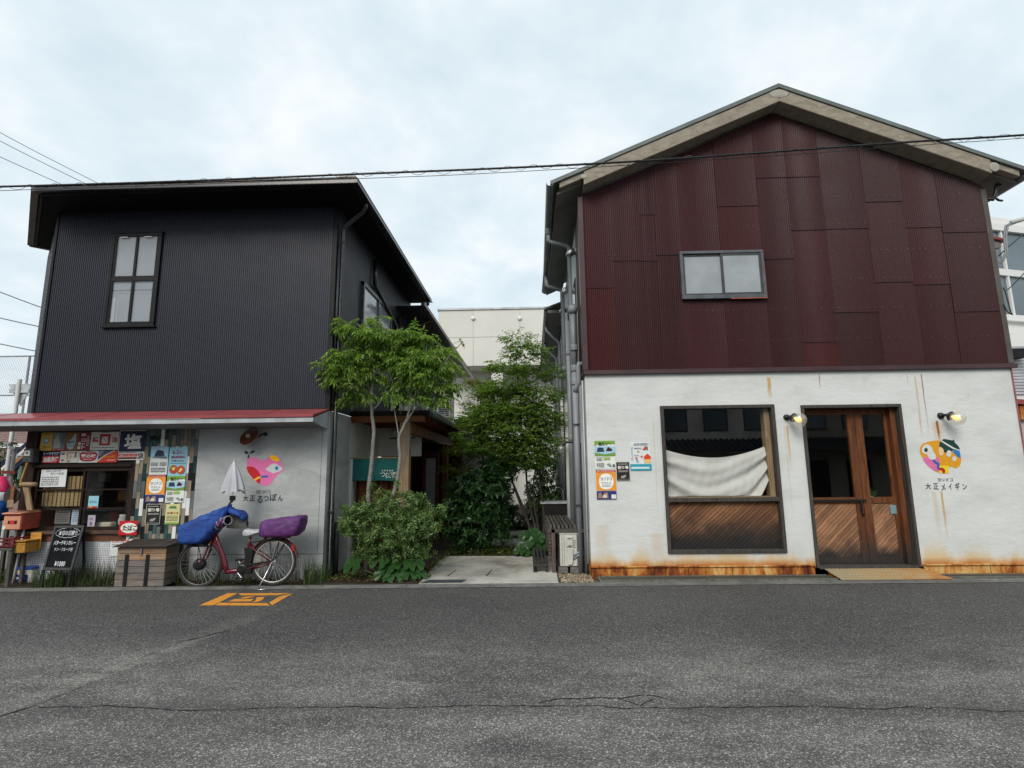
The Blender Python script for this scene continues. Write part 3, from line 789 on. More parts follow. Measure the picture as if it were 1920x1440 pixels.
def half_gutter(m, x0, y0, x1, y1, z, r=.06, n=8):
    b = len(m.v)
    for (x, y) in ((x0,y0),(x1,y1)):
        for i in range(n+1):
            a = math.pi + math.pi*i/n
            m.v.append((x+r*math.cos(a), y, z+r*math.sin(a)))
        for i in range(n, -1, -1):
            a = math.pi + math.pi*i/n
            m.v.append((x+(r-.006)*math.cos(a), y, z+(r-.006)*math.sin(a)))
    k = 2*(n+1)
    for i in range(k): m.f.append([b+i, b+(i+1)%k, b+k+(i+1)%k, b+k+i]); m.mi.append(m.cur)
    m.f.append([b+i for i in range(k)]); m.mi.append(m.cur)
for a_ in ((.44, 6.28), (8.13, 6.24)):
    m = MB(); half_gutter(m, a_[0], YB-.03, sk(a_[0],13.7), 13.7, a_[1], .061); m.build('gutter', M['grey_pipe'], rb)
m = MB()
m.lathe([(.045,0),(.06,.03),(.06,.09),(.075,.11)], (.47, 9.75, 6.06), (0,0,1), 12)
m.build('gutter_hopper', M['grey_pipe'], rb, smooth=True)
# big window
w = MB()
wf = .052
for (a,b,c_,d) in ((W0,W1,WZ1-wf,WZ1),(W0,W1,WZ0,WZ0+wf),(W0,W0+wf,WZ0+wf,WZ1-wf),(W1-wf,W1,WZ0+wf,WZ1-wf),(W0+wf,W1-wf,1.118,1.178)):
    w.box(a,b,YR-.035,YR+.14,c_,d)
win = w.build('window', M['frame_wood'], rb, bevel=.004)
g = MB(); g.quad((W0+wf,YR+.045,1.178),(W1-wf,YR+.045,1.178),(W1-wf,YR+.045,WZ1-wf),(W0+wf,YR+.045,WZ1-wf)); g.build('pane', M['glass'], win)
q = MB(); q.box(W1-wf-.085, W1-wf-.002, YR+.07, YR+.2, 1.18, WZ1-wf); q.box(W0+wf, W1-wf, YR+.06, YR+.2, 1.179, 1.192); q.build('inner_jamb', M['pale_wood'], win)
def clip_poly(pts, x0, x1, z0, z1):
    def cl(pts, f, g):
        out = []
        for i in range(len(pts)):
            a, b = pts[i], pts[(i+1) % len(pts)]
            fa, fb = f(a), f(b)
            if fa >= 0: out.append(a)
            if (fa >= 0) != (fb >= 0):
                t_ = fa/(fa-fb); out.append((a[0]+(b[0]-a[0])*t_, a[1]+(b[1]-a[1])*t_))
        return out
    for f in (lambda p: p[0]-x0, lambda p: x1-p[0], lambda p: p[1]-z0, lambda p: z1-p[1]):
        pts = cl(pts, f, None)
        if len(pts) < 3: return []
    return pts
def diag_planks(parent, x0, x1, z0, z1, y, mat, ang=40, wd=.052, seed=1):
    r3 = random.Random(seed); d = Vector((math.cos(R(ang)), math.sin(R(ang)))); nrm = Vector((-d.y, d.x))
    cx, cz = (x0+x1)/2, (z0+z1)/2; half = (abs(x1-x0)+abs(z1-z0))/2
    k = int(half*1.2/wd)+2
    for i in range(-k, k+1):
        a = i*wd+.0025; b = (i+1)*wd-.0025
        pts = [Vector((cx,cz))+d*s_*3+nrm*t_ for s_, t_ in ((-1,a),(1,a),(1,b),(-1,b))]
        pts = clip_poly([(p.x,p.y) for p in pts], x0, x1, z0, z1)
        if len(pts) < 3: continue
        mb = MB(); yy = y - r3.uniform(0,.004)
        # grain runs along the plank: mesh is made in a frame turned with it
        loc = Vector((sum(p[0] for p in pts)/len(pts), y, sum(p[1] for p in pts)/len(pts)))
        ca, sa = math.cos(R(ang)), math.sin(R(ang))
        lp = []
        for x_, z_ in pts:
            ux, uz = x_-loc.x, z_-loc.z
            lp.append((-(-ux*sa+uz*ca), ux*ca+uz*sa))   # local Z along the plank
        mb.prism(lp[::1], yy-y, yy-y+.014)
        me_o = mb.build('plank', mat, None)
        me_o.parent = parent; me_o.location = loc - ORG[parent.name]; me_o.rotation_euler = (0, R(90-ang), 0)
        bv = me_o.modifiers.new('edge','BEVEL'); bv.width = .0025; bv.segments = 1
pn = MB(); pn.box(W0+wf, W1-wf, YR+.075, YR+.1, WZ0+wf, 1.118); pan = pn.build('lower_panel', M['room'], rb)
diag_planks(pan, W0+wf, W1-wf, WZ0+wf, 1.118, YR+.055, M['plank'], 41, .05, 5)
# interior of the ground floor
m = MB()
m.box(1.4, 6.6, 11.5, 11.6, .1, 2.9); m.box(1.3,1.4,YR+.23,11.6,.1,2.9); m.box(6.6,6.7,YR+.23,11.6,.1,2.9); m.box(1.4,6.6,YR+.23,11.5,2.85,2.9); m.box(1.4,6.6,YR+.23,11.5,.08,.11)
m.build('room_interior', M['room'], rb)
# door
dr = MB()
for (a,b,c_,d) in ((D0,D1,DZ1-.05,DZ1),(D0,D0+.045,DZ0,DZ1-.05),(D1-.045,D1,DZ0,DZ1-.05)):
    dr.box(a,b,YR-.03,YR+.2,c_,d)
dframe = dr.build('door_frame', M['frame_wood'], rb, bevel=.004)
m = MB(); m.box(D0+.045, D1-.045, YR-.02, YR+.24, DZ0-.02, DZ0+.025); m.build('threshold', M['frame_wood'], rb, bevel=.003)
YD = YR+.17
def leaf(x0, x1, sl, sr, name='door'):
    zlo, zmid0, zmid1, zhi = DZ0+.028, 1.06, 1.155, DZ1-.055
    q = MB()
    q.box(x0,x0+sl,YD,YD+.045,zlo,zhi); q.box(x1-sr,x1,YD,YD+.045,zlo,zhi)
    q.box(x0+sl,x1-sr,YD,YD+.045,zhi-.085,zhi); q.box(x0+sl,x1-sr,YD-.003,YD+.045,zmid0,zmid1); q.box(x0+sl,x1-sr,YD,YD+.045,zlo,zlo+.1)
    o = q.build(name, M['door_wood'], rb, bevel=.004)
    g = MB(); g.quad((x0+sl,YD+.02,zmid1),(x1-sr,YD+.02,zmid1),(x1-sr,YD+.02,zhi-.085),(x0+sl,YD+.02,zhi-.085)); g.build('pane', M['glass'], o)
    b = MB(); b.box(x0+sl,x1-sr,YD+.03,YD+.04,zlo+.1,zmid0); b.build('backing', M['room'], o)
    diag_planks(o, x0+sl, x1-sr, zlo+.1, zmid0, YD+.014, M['plank_door'], 44, .05, 9)
    return o
dl = leaf(D0+.047, 5.205, .02, .115); dr2 = leaf(5.21, D1-.12, .12, .05)
m = MB(); m.box(D1-.118, D1-.046, YD-.09, YD+.05, DZ0+.028, DZ1-.052); m.build('door_jamb', M['door_wood'], rb, bevel=.004)
m = MB(); m.bar((4.4,YD-.03,1.108),(5.235,YD-.035,1.108),.014,.03); m.bar((5.15,YD-.03,.93),(5.15,YD-.03,1.1),.03,.02); m.lathe([(.012,0),(.022,.01),(.022,.035)],(5.16,YD-.02,.9),(0,-1,0),10)
m.build('handle', M['black_iron'], dl)
m = MB(); m.box(5.6,5.69,YD-.005,YD-.002,.9,1.03); m.box(5.605,5.685,YD-.006,YD-.005,.91,.955)
m.build('sticker', ink(120,150,160), dr2)
m = MB(); m.box(4.32,4.42,YD-.004,YD-.002,2.37,2.42)
# upper window
u0, u1, v0, v1 = F(1273,500)[0], F(1427,500)[0]+.02, 4.33, 5.145
q = MB(); ft = .045
for (a,b,c_,d) in ((u0,u1,v1-ft,v1),(u0,u1,v0,v0+ft+.02),(u0,u0+ft,v0+ft+.02,v1-ft),(u1-ft,u1,v0+ft+.02,v1-ft)): q.box(a,b,YR-.085,YR-.02,c_,d)
uw = q.build('window', M['alu_grey'], rb, bevel=.003)
um = (u0+u1)/2
def sash(a, b, y, nm):
    s_ = MB(); t_ = .035; z0_, z1_ = v0+ft+.02, v1-ft
    s_.box(a,b,y,y+.018,z1_-t_,z1_); s_.box(a,b,y,y+.018,z0_,z0_+t_); s_.box(a,a+t_,y,y+.018,z0_+t_,z1_-t_); s_.box(b-t_,b,y,y+.018,z0_+t_,z1_-t_)
    o = s_.build('sash', M['alu_dark'], uw)
    g = MB(); g.quad((a+t_,y+.01,z0_+t_),(b-t_,y+.01,z0_+t_),(b-t_,y+.01,z1_-t_),(a+t_,y+.01,z1_-t_)); g.build('pane', M['frost'], uw)
sash(u0+ft, um+.02, YR-.048, 'l'); sash(um-.015, u1-ft, YR-.072, 'r')
m = MB(); m.box(u1+.001,u1+.018,YR-.05,YR-.02,v0,v1-.2); m.box(um+.1,u1,YR-.086,YR-.06,v0-.012,v0); m.build('primer_edge', M['red_primer'], uw)
# vent cowl on the side near the eave
def cowl(x, y, z, r=.075):
    m = MB(); m.lathe([(r*1.1,0),(r*1.1,.012),(r*.8,.014),(r*.8,.05)], (x,y,z), (-1,0,0), 14)
    for i in range(7):
        pass
    m.tube([(x-.04,y,z),(x-.09,y,z-.01),(x-.12,y,z-.05),(x-.125,y,z-.09)], [r*.9,r*.95,r*.85,r*.8], 12)
    o = m.build('vent_cowl', M['steel'], rb, smooth=True); return o
for (y, z) in ((9.35, 5.55), (11.3, 5.5), (12.6, 5.45)): cowl(sk(XR0,y)-.015, y, z)
# side openings: tall dark windows and door
for (y0, y1, z0, z1) in ((9.75,10.5,3.5,5.2),(11.4,12.2,3.5,5.2),(9.55,10.6,.05,2.1),(11.6,12.5,.4,2.1)):
    m = MB(); m.prismz([(sk(XR0,y0)-.02,y0),(sk(XR0,y0)+.05,y0),(sk(XR0,y1)+.05,y1),(sk(XR0,y1)-.02,y1)], z0, z1)
    o = m.build('side_window' if z0 > .2 else 'side_door', M['frame_wood'], rb)
    g = MB(); xa, xb = sk(XR0,y0+.06)-.024, sk(XR0,y1-.06)-.024
    g.quad((xa,y0+.06,z0+.06),(xa,y0+.06,z1-.06),(xb,y1-.06,z1-.06),(xb,y1-.06,z0+.06)); g.build('pane', pm('dark_pane', (.012,.014,.016,1), .12, .3, 2, spec=.6), o)
# pipes down the side
def pipe(name, pts, r, mat, parent, n=10): 
    m = MB(); m.tube(pts, r, n); return m.build(name, mat, parent, smooth=True)
x0_ = XR0
pipe('soil_pipe', [(x0_-.13,8.9,.02),(x0_-.13,8.9,3.25)], .05, M['grey_pipe'], rb)
pipe('vent_pipe', [(x0_-.13,8.9,3.25),(x0_-.13,8.9,4.35)], .04, M['grey_pipe'], rb)
m = MB()
for z in (3.25, 3.6, 3.02): m.lathe([(.064,0),(.066,.01),(.066,.09),(.064,.1)], (x0_-.13,8.9,z), (0,0,1), 14)
m.lathe([(.06,0),(.075,.05),(.078,.1),(.05,.14)], (x0_-.13,8.9,4.25), (0,0,1), 14)
m.build('pipe_collar', M['grey_pipe'], rb, smooth=True)
pipe('rain_leader', [(.47,9.75,6.15),(.47,9.75,5.95),(.5,9.75,5.92),(.82,9.75,5.84),(.85,9.75,5.8),(.85,9.75,.05)], .038, M['grey_pipe'], rb)
pipe('waste_elbow', [(x0_+.02,8.85,3.36),(x0_-.07,8.83,3.36),(x0_-.075,8.83,3.3),(x0_-.075,8.83,3.06),(x0_-.12,8.86,2.97),(x0_-.13,8.88,2.9)], .042, M['grey_pipe'], rb)
pipe('conduit', [(x0_-.05,8.78,.02),(x0_-.05,8.78,2.98)], .026, M['grey_pipe'], rb)
pipe('conduit', [(x0_-.035,8.66,.2),(x0_-.035,8.66,3.05)], .012, M['pale_pipe'], rb)
for z in (2.35, 1.06): 
    m = MB(); m.box(x0_-.2,x0_+.0,8.83,8.845,z,z+.02); m.build('pipe_bracket', M['dark_pipe'], rb)
for (y, xo, r, mt, zt) in ((10.62,.12,.05,'grey_pipe',4.6),(10.9,.09,.03,'pale_pipe',4.4),(11.2,.16,.045,'pale_pipe',3.2),(12.35,.12,.05,'grey_pipe',5.82),(12.7,.1,.03,'grey_pipe',4.2),(13.3,.14,.05,'pale_pipe',3.4)):
    xx = sk(XR0,y)-xo
    pipe('downpipe', [(xx,y,.02),(xx,y,zt)] + ([(xx-.03,y,5.86),(sk(.5,y),y,5.95),(sk(.46,y),y,5.98),(sk(.46,y),y,6.2)] if zt > 5 else []), r, M[mt], rb)
m = MB()
for y in (10.62, 12.35, 13.3):
    for z in (2.2, 3.9): m.lathe([(.06,0),(.062,.02),(.062,.08),(.06,.1)], (sk(XR0,y)-.12,y,z), (0,0,1), 12)
m.build('pipe_collar', M['grey_pipe'], rb, smooth=True)
# red-roofed box bay, curved cable conduits and cables on the far side
m = MB(); m.prism([(XR1+.05,5.45),(XR1+.48,5.33),(XR1+.48,5.37),(XR1+.05,5.50)], 8.8, 9.9); m.build('bay_roof', M['canopy_red'], rb)
m = MB(); m.prism([(XR1,5.2),(XR1+.42,5.24),(XR1+.42,5.34),(XR1+.05,5.44),(XR1,5.44)], 8.84, 9.85); m.build('bay_box', M['soffit'], rb)
for o_ in (0, .035):
    pipe('cable_conduit', [(XR1+.06,8.75,4.98-o_),(XR1+.2,8.75,4.95-o_),(XR1+.32,8.75,4.99-o_),(XR1+.39+o_,8.75,5.1),(XR1+.41+o_,8.75,5.4),(XR1+.47+o_,8.75,5.58),(XR1+.62,8.74,5.66-o_)], .016, M['grey_pipe'], rb)
pipe('conduit_head', [(XR1+.56,8.74,5.63),(XR1+.85,8.72,5.71)], .036, M['pale_pipe'], rb)
m = MB(); m.box(XR1+.06,XR1+.26,8.9,9.1,4.72,4.92); m.build('junction_box', M['ac_white'], rb, bevel=.01)
m = MB(); m.tube([(XR1+.06,8.6,6.0),(XR1+.16,8.56,5.96),(XR1+.2,8.55,6.05),(XR1+.24,8.55,6.2),(XR1+.5,8.5,6.3)], .03, 8); m.tube([(XR1+.18,8.55,6.0),(XR1+.24,8.55,5.94),(XR1+.3,8.55,5.93)], .018, 8)
m.build('cable_bundle', M['black_iron'], rb, smooth=True)
m = MB(); m.box(XR1-.01, XR1+.005, YR-.02, YR+.02, .3, ZB-.05); m.build('edge_conduit', pm('pink_conduit', (.30,.10,.11,1), .5, .2, 3), rb)
# second, lower wing behind on the same side
rw = thing('rear_wing', 'plain white rear wing with grey eave running back behind the maroon gabled building', 'building', (2.5, 13.62, 0))
m = MB(); side_slab(m, XR0, 13.62, 25, 0, 5.7, .2); m.build('wall', M['side_plaster'], rw)
m = MB(); m.prismz([(sk(.5,13.75),13.75),(sk(1.4,13.75),13.75),(sk(1.4,25),25),(sk(.5,25),25)], 5.72, 5.8); m.build('eave_soffit', M['soffit'], rw)
m = MB(); half_gutter(m, sk(.46,13.75), 13.75, sk(.46,25), 25, 5.8, .06); m.build('gutter', M['grey_pipe'], rw)
m = MB(); m.hexa([(.5,13.75,5.81),(4.5,13.75,7.3),(4.5,25,7.3),(.6,25,5.81),(.5,13.75,5.86),(4.5,13.75,7.36),(4.5,25,7.36),(.6,25,5.86)]); m.build('roof', M['roof_sheet'], rw)
for y in (15.0, 17.2, 19.5):
    xx = sk(XR0,y)-.1; pipe('downpipe', [(xx,y,.05),(xx,y,5.2),(sk(.5,y),y+.1,5.6),(sk(.5,y),y+.1,5.75)], .045, M['grey_pipe'], rw)
for y in (14.4, 16.0, 18.3):
    m = MB(); m.box(sk(XR0,y)-.03, sk(XR0,y)+.01, y, y+.8, 3.3, 4.9); m.build('side_window', M['alu_dark'], rw)

# ------------------------------------------------------------------ lamps on the white wall
def wall_lamp(px_, py, name, label):
    x, z = F(px_, py)
    t_ = thing('wall_lamp', label, 'lamp', (x, YR, z), 'bulb lamps on the white wall')
    y = YR
    m = MB(); m.lathe([(.05,0),(.05,.012),(.042,.04),(.02,.05)], (x-.075,y,z+.045), (0,-1,0), 16); m.build('wall_plate', M['black_iron'], t_, smooth=True)
    m = MB(); m.tube([(x-.075,y-.045,z+.045),(x-.07,y-.09,z+.05),(x-.05,y-.13,z+.04)], [.02,.02,.024], 10); m.build('arm', M['black_iron'], t_, smooth=True)
    ax = Vector((.36,-.62,-.34)).normalized(); c0 = Vector((x-.06,y-.12,z+.045))
    m = MB(); m.lathe([(.034,0),(.048,.015),(.07,.03),(.075,.052),(.066,.06)], c0, ax, 18); m.build('socket', M['black_iron'], t_, smooth=True)
    m = MB(); m.lathe([(.062,.055),(.094,.095),(.108,.14),(.1,.19),(.07,.225),(.025,.245)], c0, ax, 20); m.build('globe', M['glass_tint'], t_, smooth=True)
    t2 = NT('lit_filament'); t2.b.inputs['Emission Color'].default_value = (1,.74,.2,1); t2.b.inputs['Emission Strength'].default_value = .75; t2.out((1,.75,.3,1), .4)
    m = MB(); m.lathe([(.018,.06),(.036,.1),(.042,.13),(.03,.165),(.008,.18)], c0, ax, 14); m.build('bulb', t2.m, t_, smooth=True)
wall_lamp(1484,788,'a','small lit bulb lamp with clear globe between the big window and the door')
wall_lamp(1773,785,'b','small lit bulb lamp with clear globe above the round yellow wall emblem')

# ------------------------------------------------------------------ curtain behind the big window
m = MB(); nu, nv = 96, 60
cx0, cx1 = W0+.045, W1-wf-.075
for j in range(nv+1):
    v = j/nv
    for i in range(nu+1):
        u = i/nu; sg = math.sin(math.pi*u)
        lo = .78 if u < .8 else .78-(u-.8)*5*.26
        z = 1.945+.02*u - .165*sg**.85 - v*(lo + .30*sg)
        x = cx0+(cx1-cx0)*u
        if z < 1.197: z = 1.197
        ed = abs(u-.5)*2
        amp = (.010+.020*min(v*2,1))*(.45+.55*ed) + .004
        ph = v*17+1.3*math.sin(u*2.3+.6)+.8*u+.5*math.sin(u*9+v*3)
        y = YR+.125 + amp*math.sin(ph) + .007*math.sin(ph*2.1+u*5) - .035*sg*math.sin(min(v,.9)*math.pi) + .002*math.sin(u*70+v*20)
        m.v.append((x, y, z))
for j in range(nv):
    for i in range(nu):
        q_ = j*(nu+1)+i; m.f.append([q_,q_+1,q_+nu+2,q_+nu+1]); m.mi.append(0)
cur = tag(m.build('curtain', M['cloth'], smooth=True, at=((cx0+cx1)/2, YR+.13, 1.2)), 'cream cloth curtain sagging between the corners of the big shop window', 'curtain')
# wire horn-like planter things inside the door: a small potted plant
m = MB(); r2 = random.Random(2)
for k in range(26):
    a = r2.uniform(0,6.28); l_ = r2.uniform(.08,.2); b0 = Vector((5.42+r2.uniform(-.05,.12), YD+.3+r2.uniform(-.05,.05), 1.14)); d = Vector((math.cos(a)*.7, math.sin(a)*.4, r2.uniform(.3,1.1))).normalized()
    sd_ = d.cross(Vector((0,1,.2))).normalized()*.02
    m.add([b0, b0+d*l_*.5+sd_, b0+d*l_, b0+d*l_*.5-sd_], [(0,1,2,3)])
pot = thing('potted_plant', 'small potted plant inside behind the right door glass', 'plant', (5.44, YD+.3, .95))
m.build('foliage', M['leaf_big'], pot)
m = MB(); m.lathe([(.06,0),(.08,.05),(.09,.19),(.085,.2)], (5.44,YD+.3,.95), (0,0,1), 14); m.build('pot', M['ac_white'], pot, smooth=True)
m = MB(); m.box(5.25,5.72,YD+.18,YD+.5,.9,.95); m.box(5.27,5.31,YD+.2,YD+.24,.11,.9); m.box(5.66,5.70,YD+.2,YD+.24,.11,.9); m.box(5.27,5.31,YD+.44,YD+.48,.11,.9); m.box(5.66,5.70,YD+.44,YD+.48,.11,.9)
tag(m.build('plant_stand', M['frame_wood'], at=(5.48,YD+.34,.11)), 'dark plant stand inside behind the right door glass', 'stand')

# ------------------------------------------------------------------ grating and ramp in front
def grating(x0, x1, label):
    yb = kerbY((x0+x1)/2)+.135; ye = YR-.065
    g_ = thing('drain_grating', label, 'grating', ((x0+x1)/2, (yb+ye)/2, .03), 'slotted steel gratings along the white wall')
    gm = pm('old_galvanised', (.15,.155,.13,1), .55, .35, 12, metal=.3)
    m = MB(); m.box(x0,x1,yb,yb+.035,.0,.052); m.box(x0,x1,ye-.03,ye,.0,.052); m.box(x0,x0+.02,yb+.035,ye-.03,.0,.05); m.build('frame', gm, g_)
    m = MB(); m.quad((x0,yb+.03,.008),(x1,yb+.03,.008),(x1,ye-.03,.008),(x0,ye-.03,.008)); m.build('channel', M['crack'], g_)
    bm_ = MB(); bm_.box(-.0075,.0075,yb+.035,ye-.03,.03,.048); first = bm_.build('bar', gm, None); first.parent = g_
    x = x0+.03; first.location = Vector((x,0,0))-Vector(ORG[g_.name]); n_ = 0
    while x < x1-.04 and n_ < 140:
        x += .034; n_ += 1; share(first.data, 'bar', g_, Vector((x,0,0))-Vector(ORG[g_.name]))
    m = MB(); yy = yb+.08
    while yy < ye-.05: m.box(x0+.02,x1,yy,yy+.006,.030,.036); yy += .09
    m.build('cross_rods', gm, g_)
grating(XR0+.07, 2.6, 'slotted drain grating from the wall corner to the big window')
grating(2.61, D0+.1, 'slotted drain grating under the big window, left of the rusty ramp')
grating(5.9, XR1+.6, 'slotted drain grating right of the rusty ramp')
m = MB()
m.box(XR0-.02, XR1+.9, YR-.064, YR-.036, 0, .03); struct(m.build('channel_edge', M['rust']))
rpts = [Vector((4.40,YR-.04,.128)), Vector((5.80,YR-.04,.128)), Vector((6.0,8.17,.043)), Vector((4.43,8.15,.043))]
ramp = thing('ramp_plate', 'rusty chequered steel ramp plate leading up to the door', 'ramp', (5.1, 8.4, 0))
m = MB(); up = Vector((0,0,.008)); m.hexa([rpts[3]-up,rpts[2]-up,rpts[1]-up,rpts[0]-up,rpts[3],rpts[2],rpts[1],rpts[0]]); m.build('plate', M['rust_pale'], ramp)
m = MB()
for i in range(46):
    for j in range(11):
        u, v = (i+.5)/46, (j+.5)/11
        a = rpts[3].lerp(rpts[2], u); b = rpts[0].lerp(rpts[1], u); p = a.lerp(b, v)+Vector((0,0,.0015)); s_ = .011
        dx_, dy_ = (s_, s_*.45) if (i+j) % 2 else (s_, -s_*.45)
        m.add([p+Vector((-dx_,-dy_,0)), p+Vector((0,-.003,.0015)), p+Vector((dx_,dy_,0)), p+Vector((0,.003,.0015))], [(0,1,2,3)])
o = m.build('tread_pattern', pm('worn_tread', (.50,.42,.29,1), .5, .3, 20, metal=.2), ramp); o['kind'] = 'stuff'
m = MB(); m.prismx([(8.27,.03),(YR-.05,.03),(YR-.05,.118),],4.44,4.46); m.prismx([(8.27,.03),(YR-.05,.03),(YR-.05,.118)],5.76,5.78); m.build('side_flange', M['rust'], ramp)
# ================================================================== left building: black sheet upper storey, rendered and tiled shop below
XL0, XL1 = -7.955, -3.13
ZC = 2.625; ZT = 6.06
lb = thing('black_building', 'two-storey building with black ribbed sheet cladding above a grey rendered shop front', 'building', (-5.5, YL, 0))
def skl(x, y): return x + SK*(y-YL)
CH = Vector((-1, 1, 0)).normalized()          # chamfered corner wall runs back at 45 degrees
# ribbed cladding
def rib_sheet(p0, p1, z0, z1, nrm, pitch=.034, h=.009):
    p0, p1 = Vector(p0), Vector(p1); d = (p1-p0); Ln = d.length; d.normalize(); nrm = Vector(nrm)
    m = MB(); k = int(Ln/pitch); prof = ((0,0),(.42,0),(.52,1),(.9,1),(1.0,0))
    pts = []
    for i in range(k):
        for a, b in prof[:-1]: pts.append(((i+a)*Ln/k, b*h))
    pts.append((Ln, 0))
    for s_, o_ in pts:
        p = p0 + d*s_ + nrm*o_
        m.v += [(p.x,p.y,z0),(p.x,p.y,z1)]
    for i in range(len(pts)-1): m.f.append([2*i,2*i+2,2*i+3,2*i+1]); m.mi.append(0)
    return m
rib_sheet((XL0,YL,0),(XL1,YL,0),ZC-.02,ZT,(0,-1,0)).build('front_cladding', M['black_sheet'], lb)
m = MB(); m.box(XL0+.01, XL1-.01, YL+.012, YL+.16, ZC-.02, ZT); m.build('front_wall_core', M['room'], lb)
ca_, cb_ = Vector((XL0,YL,0)), Vector((XL0,YL,0))+CH*2.6
rib_sheet(cb_, ca_, ZC-.02, ZT, (-.707,-.707,0)).build('corner_cladding', M['black_side'], lb)
SIDE_END = 13.75
rib_sheet((XL1,YL,0),(skl(XL1,SIDE_END),SIDE_END,0),ZC-.02,ZT+.05,(1,0,0), .05, .004).build('side_cladding', M['black_side'], lb)
rib_sheet((skl(XL1,SIDE_END)-.02,SIDE_END,0),(skl(XL1,21),21,0),2.3,5.5,(1,0,0), .05, .004).build('rear_side_cladding', M['black_side'], lb)
m = MB(); m.box(XL0-.01, XL0+.035, YL-.022, YL+.02, ZC-.02, ZT); m.build('corner_trim', M['dark_trim'], lb, bevel=.003); m = MB(); m.box(XL1-.055, XL1+.012, YL-.022, YL+.06, ZC-.02, ZT); m.build('corner_trim', M['dark_trim'], lb, bevel=.003)
m = MB(); m.box(XL0, XL1, YL-.018, YL-.0, ZC-.03, ZC+.015); m.build('base_flashing', M['dark_trim'], lb)
# eaves: soffit, fascia, gutters
EX = -2.58; EY = 7.72; EZ2 = 6.10
c1 = Vector((XL0+.28, EY, 0)); c2 = Vector((-9.62, 9.7, 0))
inner = [(XL1-.1,YL+.1),(XL0+.05,YL+.1),(-9.4,10.0)]
m = MB()
m.prismz([(EX-.08,EY+.08),(c1.x+.02,EY+.08),(c2.x+.1,c2.y),(c2.x+.6,c2.y+.5),(XL0+.4,YL+.5),(skl(EX,SIDE_END)-.9,YL+.5),(skl(EX,SIDE_END)-.9,SIDE_END),(skl(EX,SIDE_END)-.08,SIDE_END)][::-1], ZT+.0, ZT+.03)
m.build('soffit', pm('black_soffit', (.005,.005,.006,1), .7, .3, 3, spec=.15), lb)
m = MB()
m.bar((EX-.07,EY+.09,EZ2-.005),(c1.x,EY+.09,EZ2-.005),.03,.11); m.bar((c1.x,EY+.09,EZ2-.005),(c2.x+.08,c2.y+.02,EZ2-.005),.03,.11); m.bar((EX-.09,EY+.1,EZ2-.005),(skl(EX,SIDE_END)-.09,SIDE_END,EZ2-.005),.03,.11)
m.build('fascia', M['dark_trim'], lb)
def box_gutter(pts, z, w=.085, h=.075):
    m = MB()
    for a, b in zip(pts, pts[1:]):
        a, b = Vector((*a,z)), Vector((*b,z)); m.bar(a, b, w, h)
        d = (b-a).normalized(); nn = Vector((d.y,-d.x,0))
        for s_ in (-1, 1): m.bar(a+nn*s_*w*.5+Vector((0,0,h*.5)), b+nn*s_*w*.5+Vector((0,0,h*.5)), .014, .016)
        for s_ in (-1, 1): m.bar(a+nn*s_*w*.5+Vector((0,0,-h*.35)), b+nn*s_*w*.5+Vector((0,0,-h*.35)), .008, .012)
    return m
box_gutter([(EX-.0,EY+.03),(c1.x-.03,EY+.03)], EZ2).build('gutter', M['black_gutter'], lb)
box_gutter([(EX-.035,EY-.01),(skl(EX,SIDE_END)-.035,SIDE_END)], EZ2+.004).build('gutter', M['black_gutter'], lb)
gm2 = pm('lit_brown_gutter', (.16,.155,.14,1), .5, .3, 3)  # corner eave gutter and verge: lit look put into a paler brown
box_gutter([(c1.x-.035,EY+.0),(c2.x,c2.y)], EZ2).build('gutter', gm2, lb)
m = MB(); m.bar((c2.x-.02,c2.y,EZ2),(c2.x+.75,c2.y+.62,EZ2-.02),.07,.09); m.build('verge_end', gm2, lb)
# low hipped roof
m = MB(); zr = EZ2+.045
A = (EX,EY,zr); B = (c1.x,EY,zr); Cc = (c2.x,c2.y,zr); D_ = (c2.x+.5,14,zr); E_ = (skl(EX,SIDE_END),14,zr); Pk = (-5.2,10.6,zr+.55); Pk2 = (-5.2,12.4,zr+.55)
m.add([A,B,Cc,D_,E_,Pk,Pk2], [(0,5,1),(1,5,2),(2,5,6,3),(3,6,4),(4,6,5,0)])
for q_ in ((A,B),): m.bar((A[0],A[1],zr),(B[0]+.1,B[1],zr),.06,.02)
m.build('roof', pm('dark_roof', (.02,.021,.024,1), .45, .2, 3), lb)
m = MB()
for k in range(11): 
    x = EX-.35-k*.46; m.box(x-.012,x+.012,EY+.06,EY+.12,zr,zr+.035)
m.build('snow_clips', M['dark_trim'], lb)
m = MB(); m.bar((EX-.28,EY+.02,zr+.012),(EX-.02,EY+.02,zr+.022),.1,.035); m.build('ridge_cap', M['black_gutter'], lb)
# rear roof section
ER = 5.52
box_gutter([(skl(EX+.12,SIDE_END-1.6),SIDE_END-1.6),(skl(EX+.12,22),22)], ER).build('gutter', M['black_gutter'], lb)
m = MB(); m.prismz([(skl(EX-.6,SIDE_END-1.5),SIDE_END-1.5),(skl(EX+.08,SIDE_END-1.5),SIDE_END-1.5),(skl(EX+.08,22),22),(skl(EX-.6,22),22)], ER-.03, ER+.0); m.build('soffit', M['dark_trim'], lb)
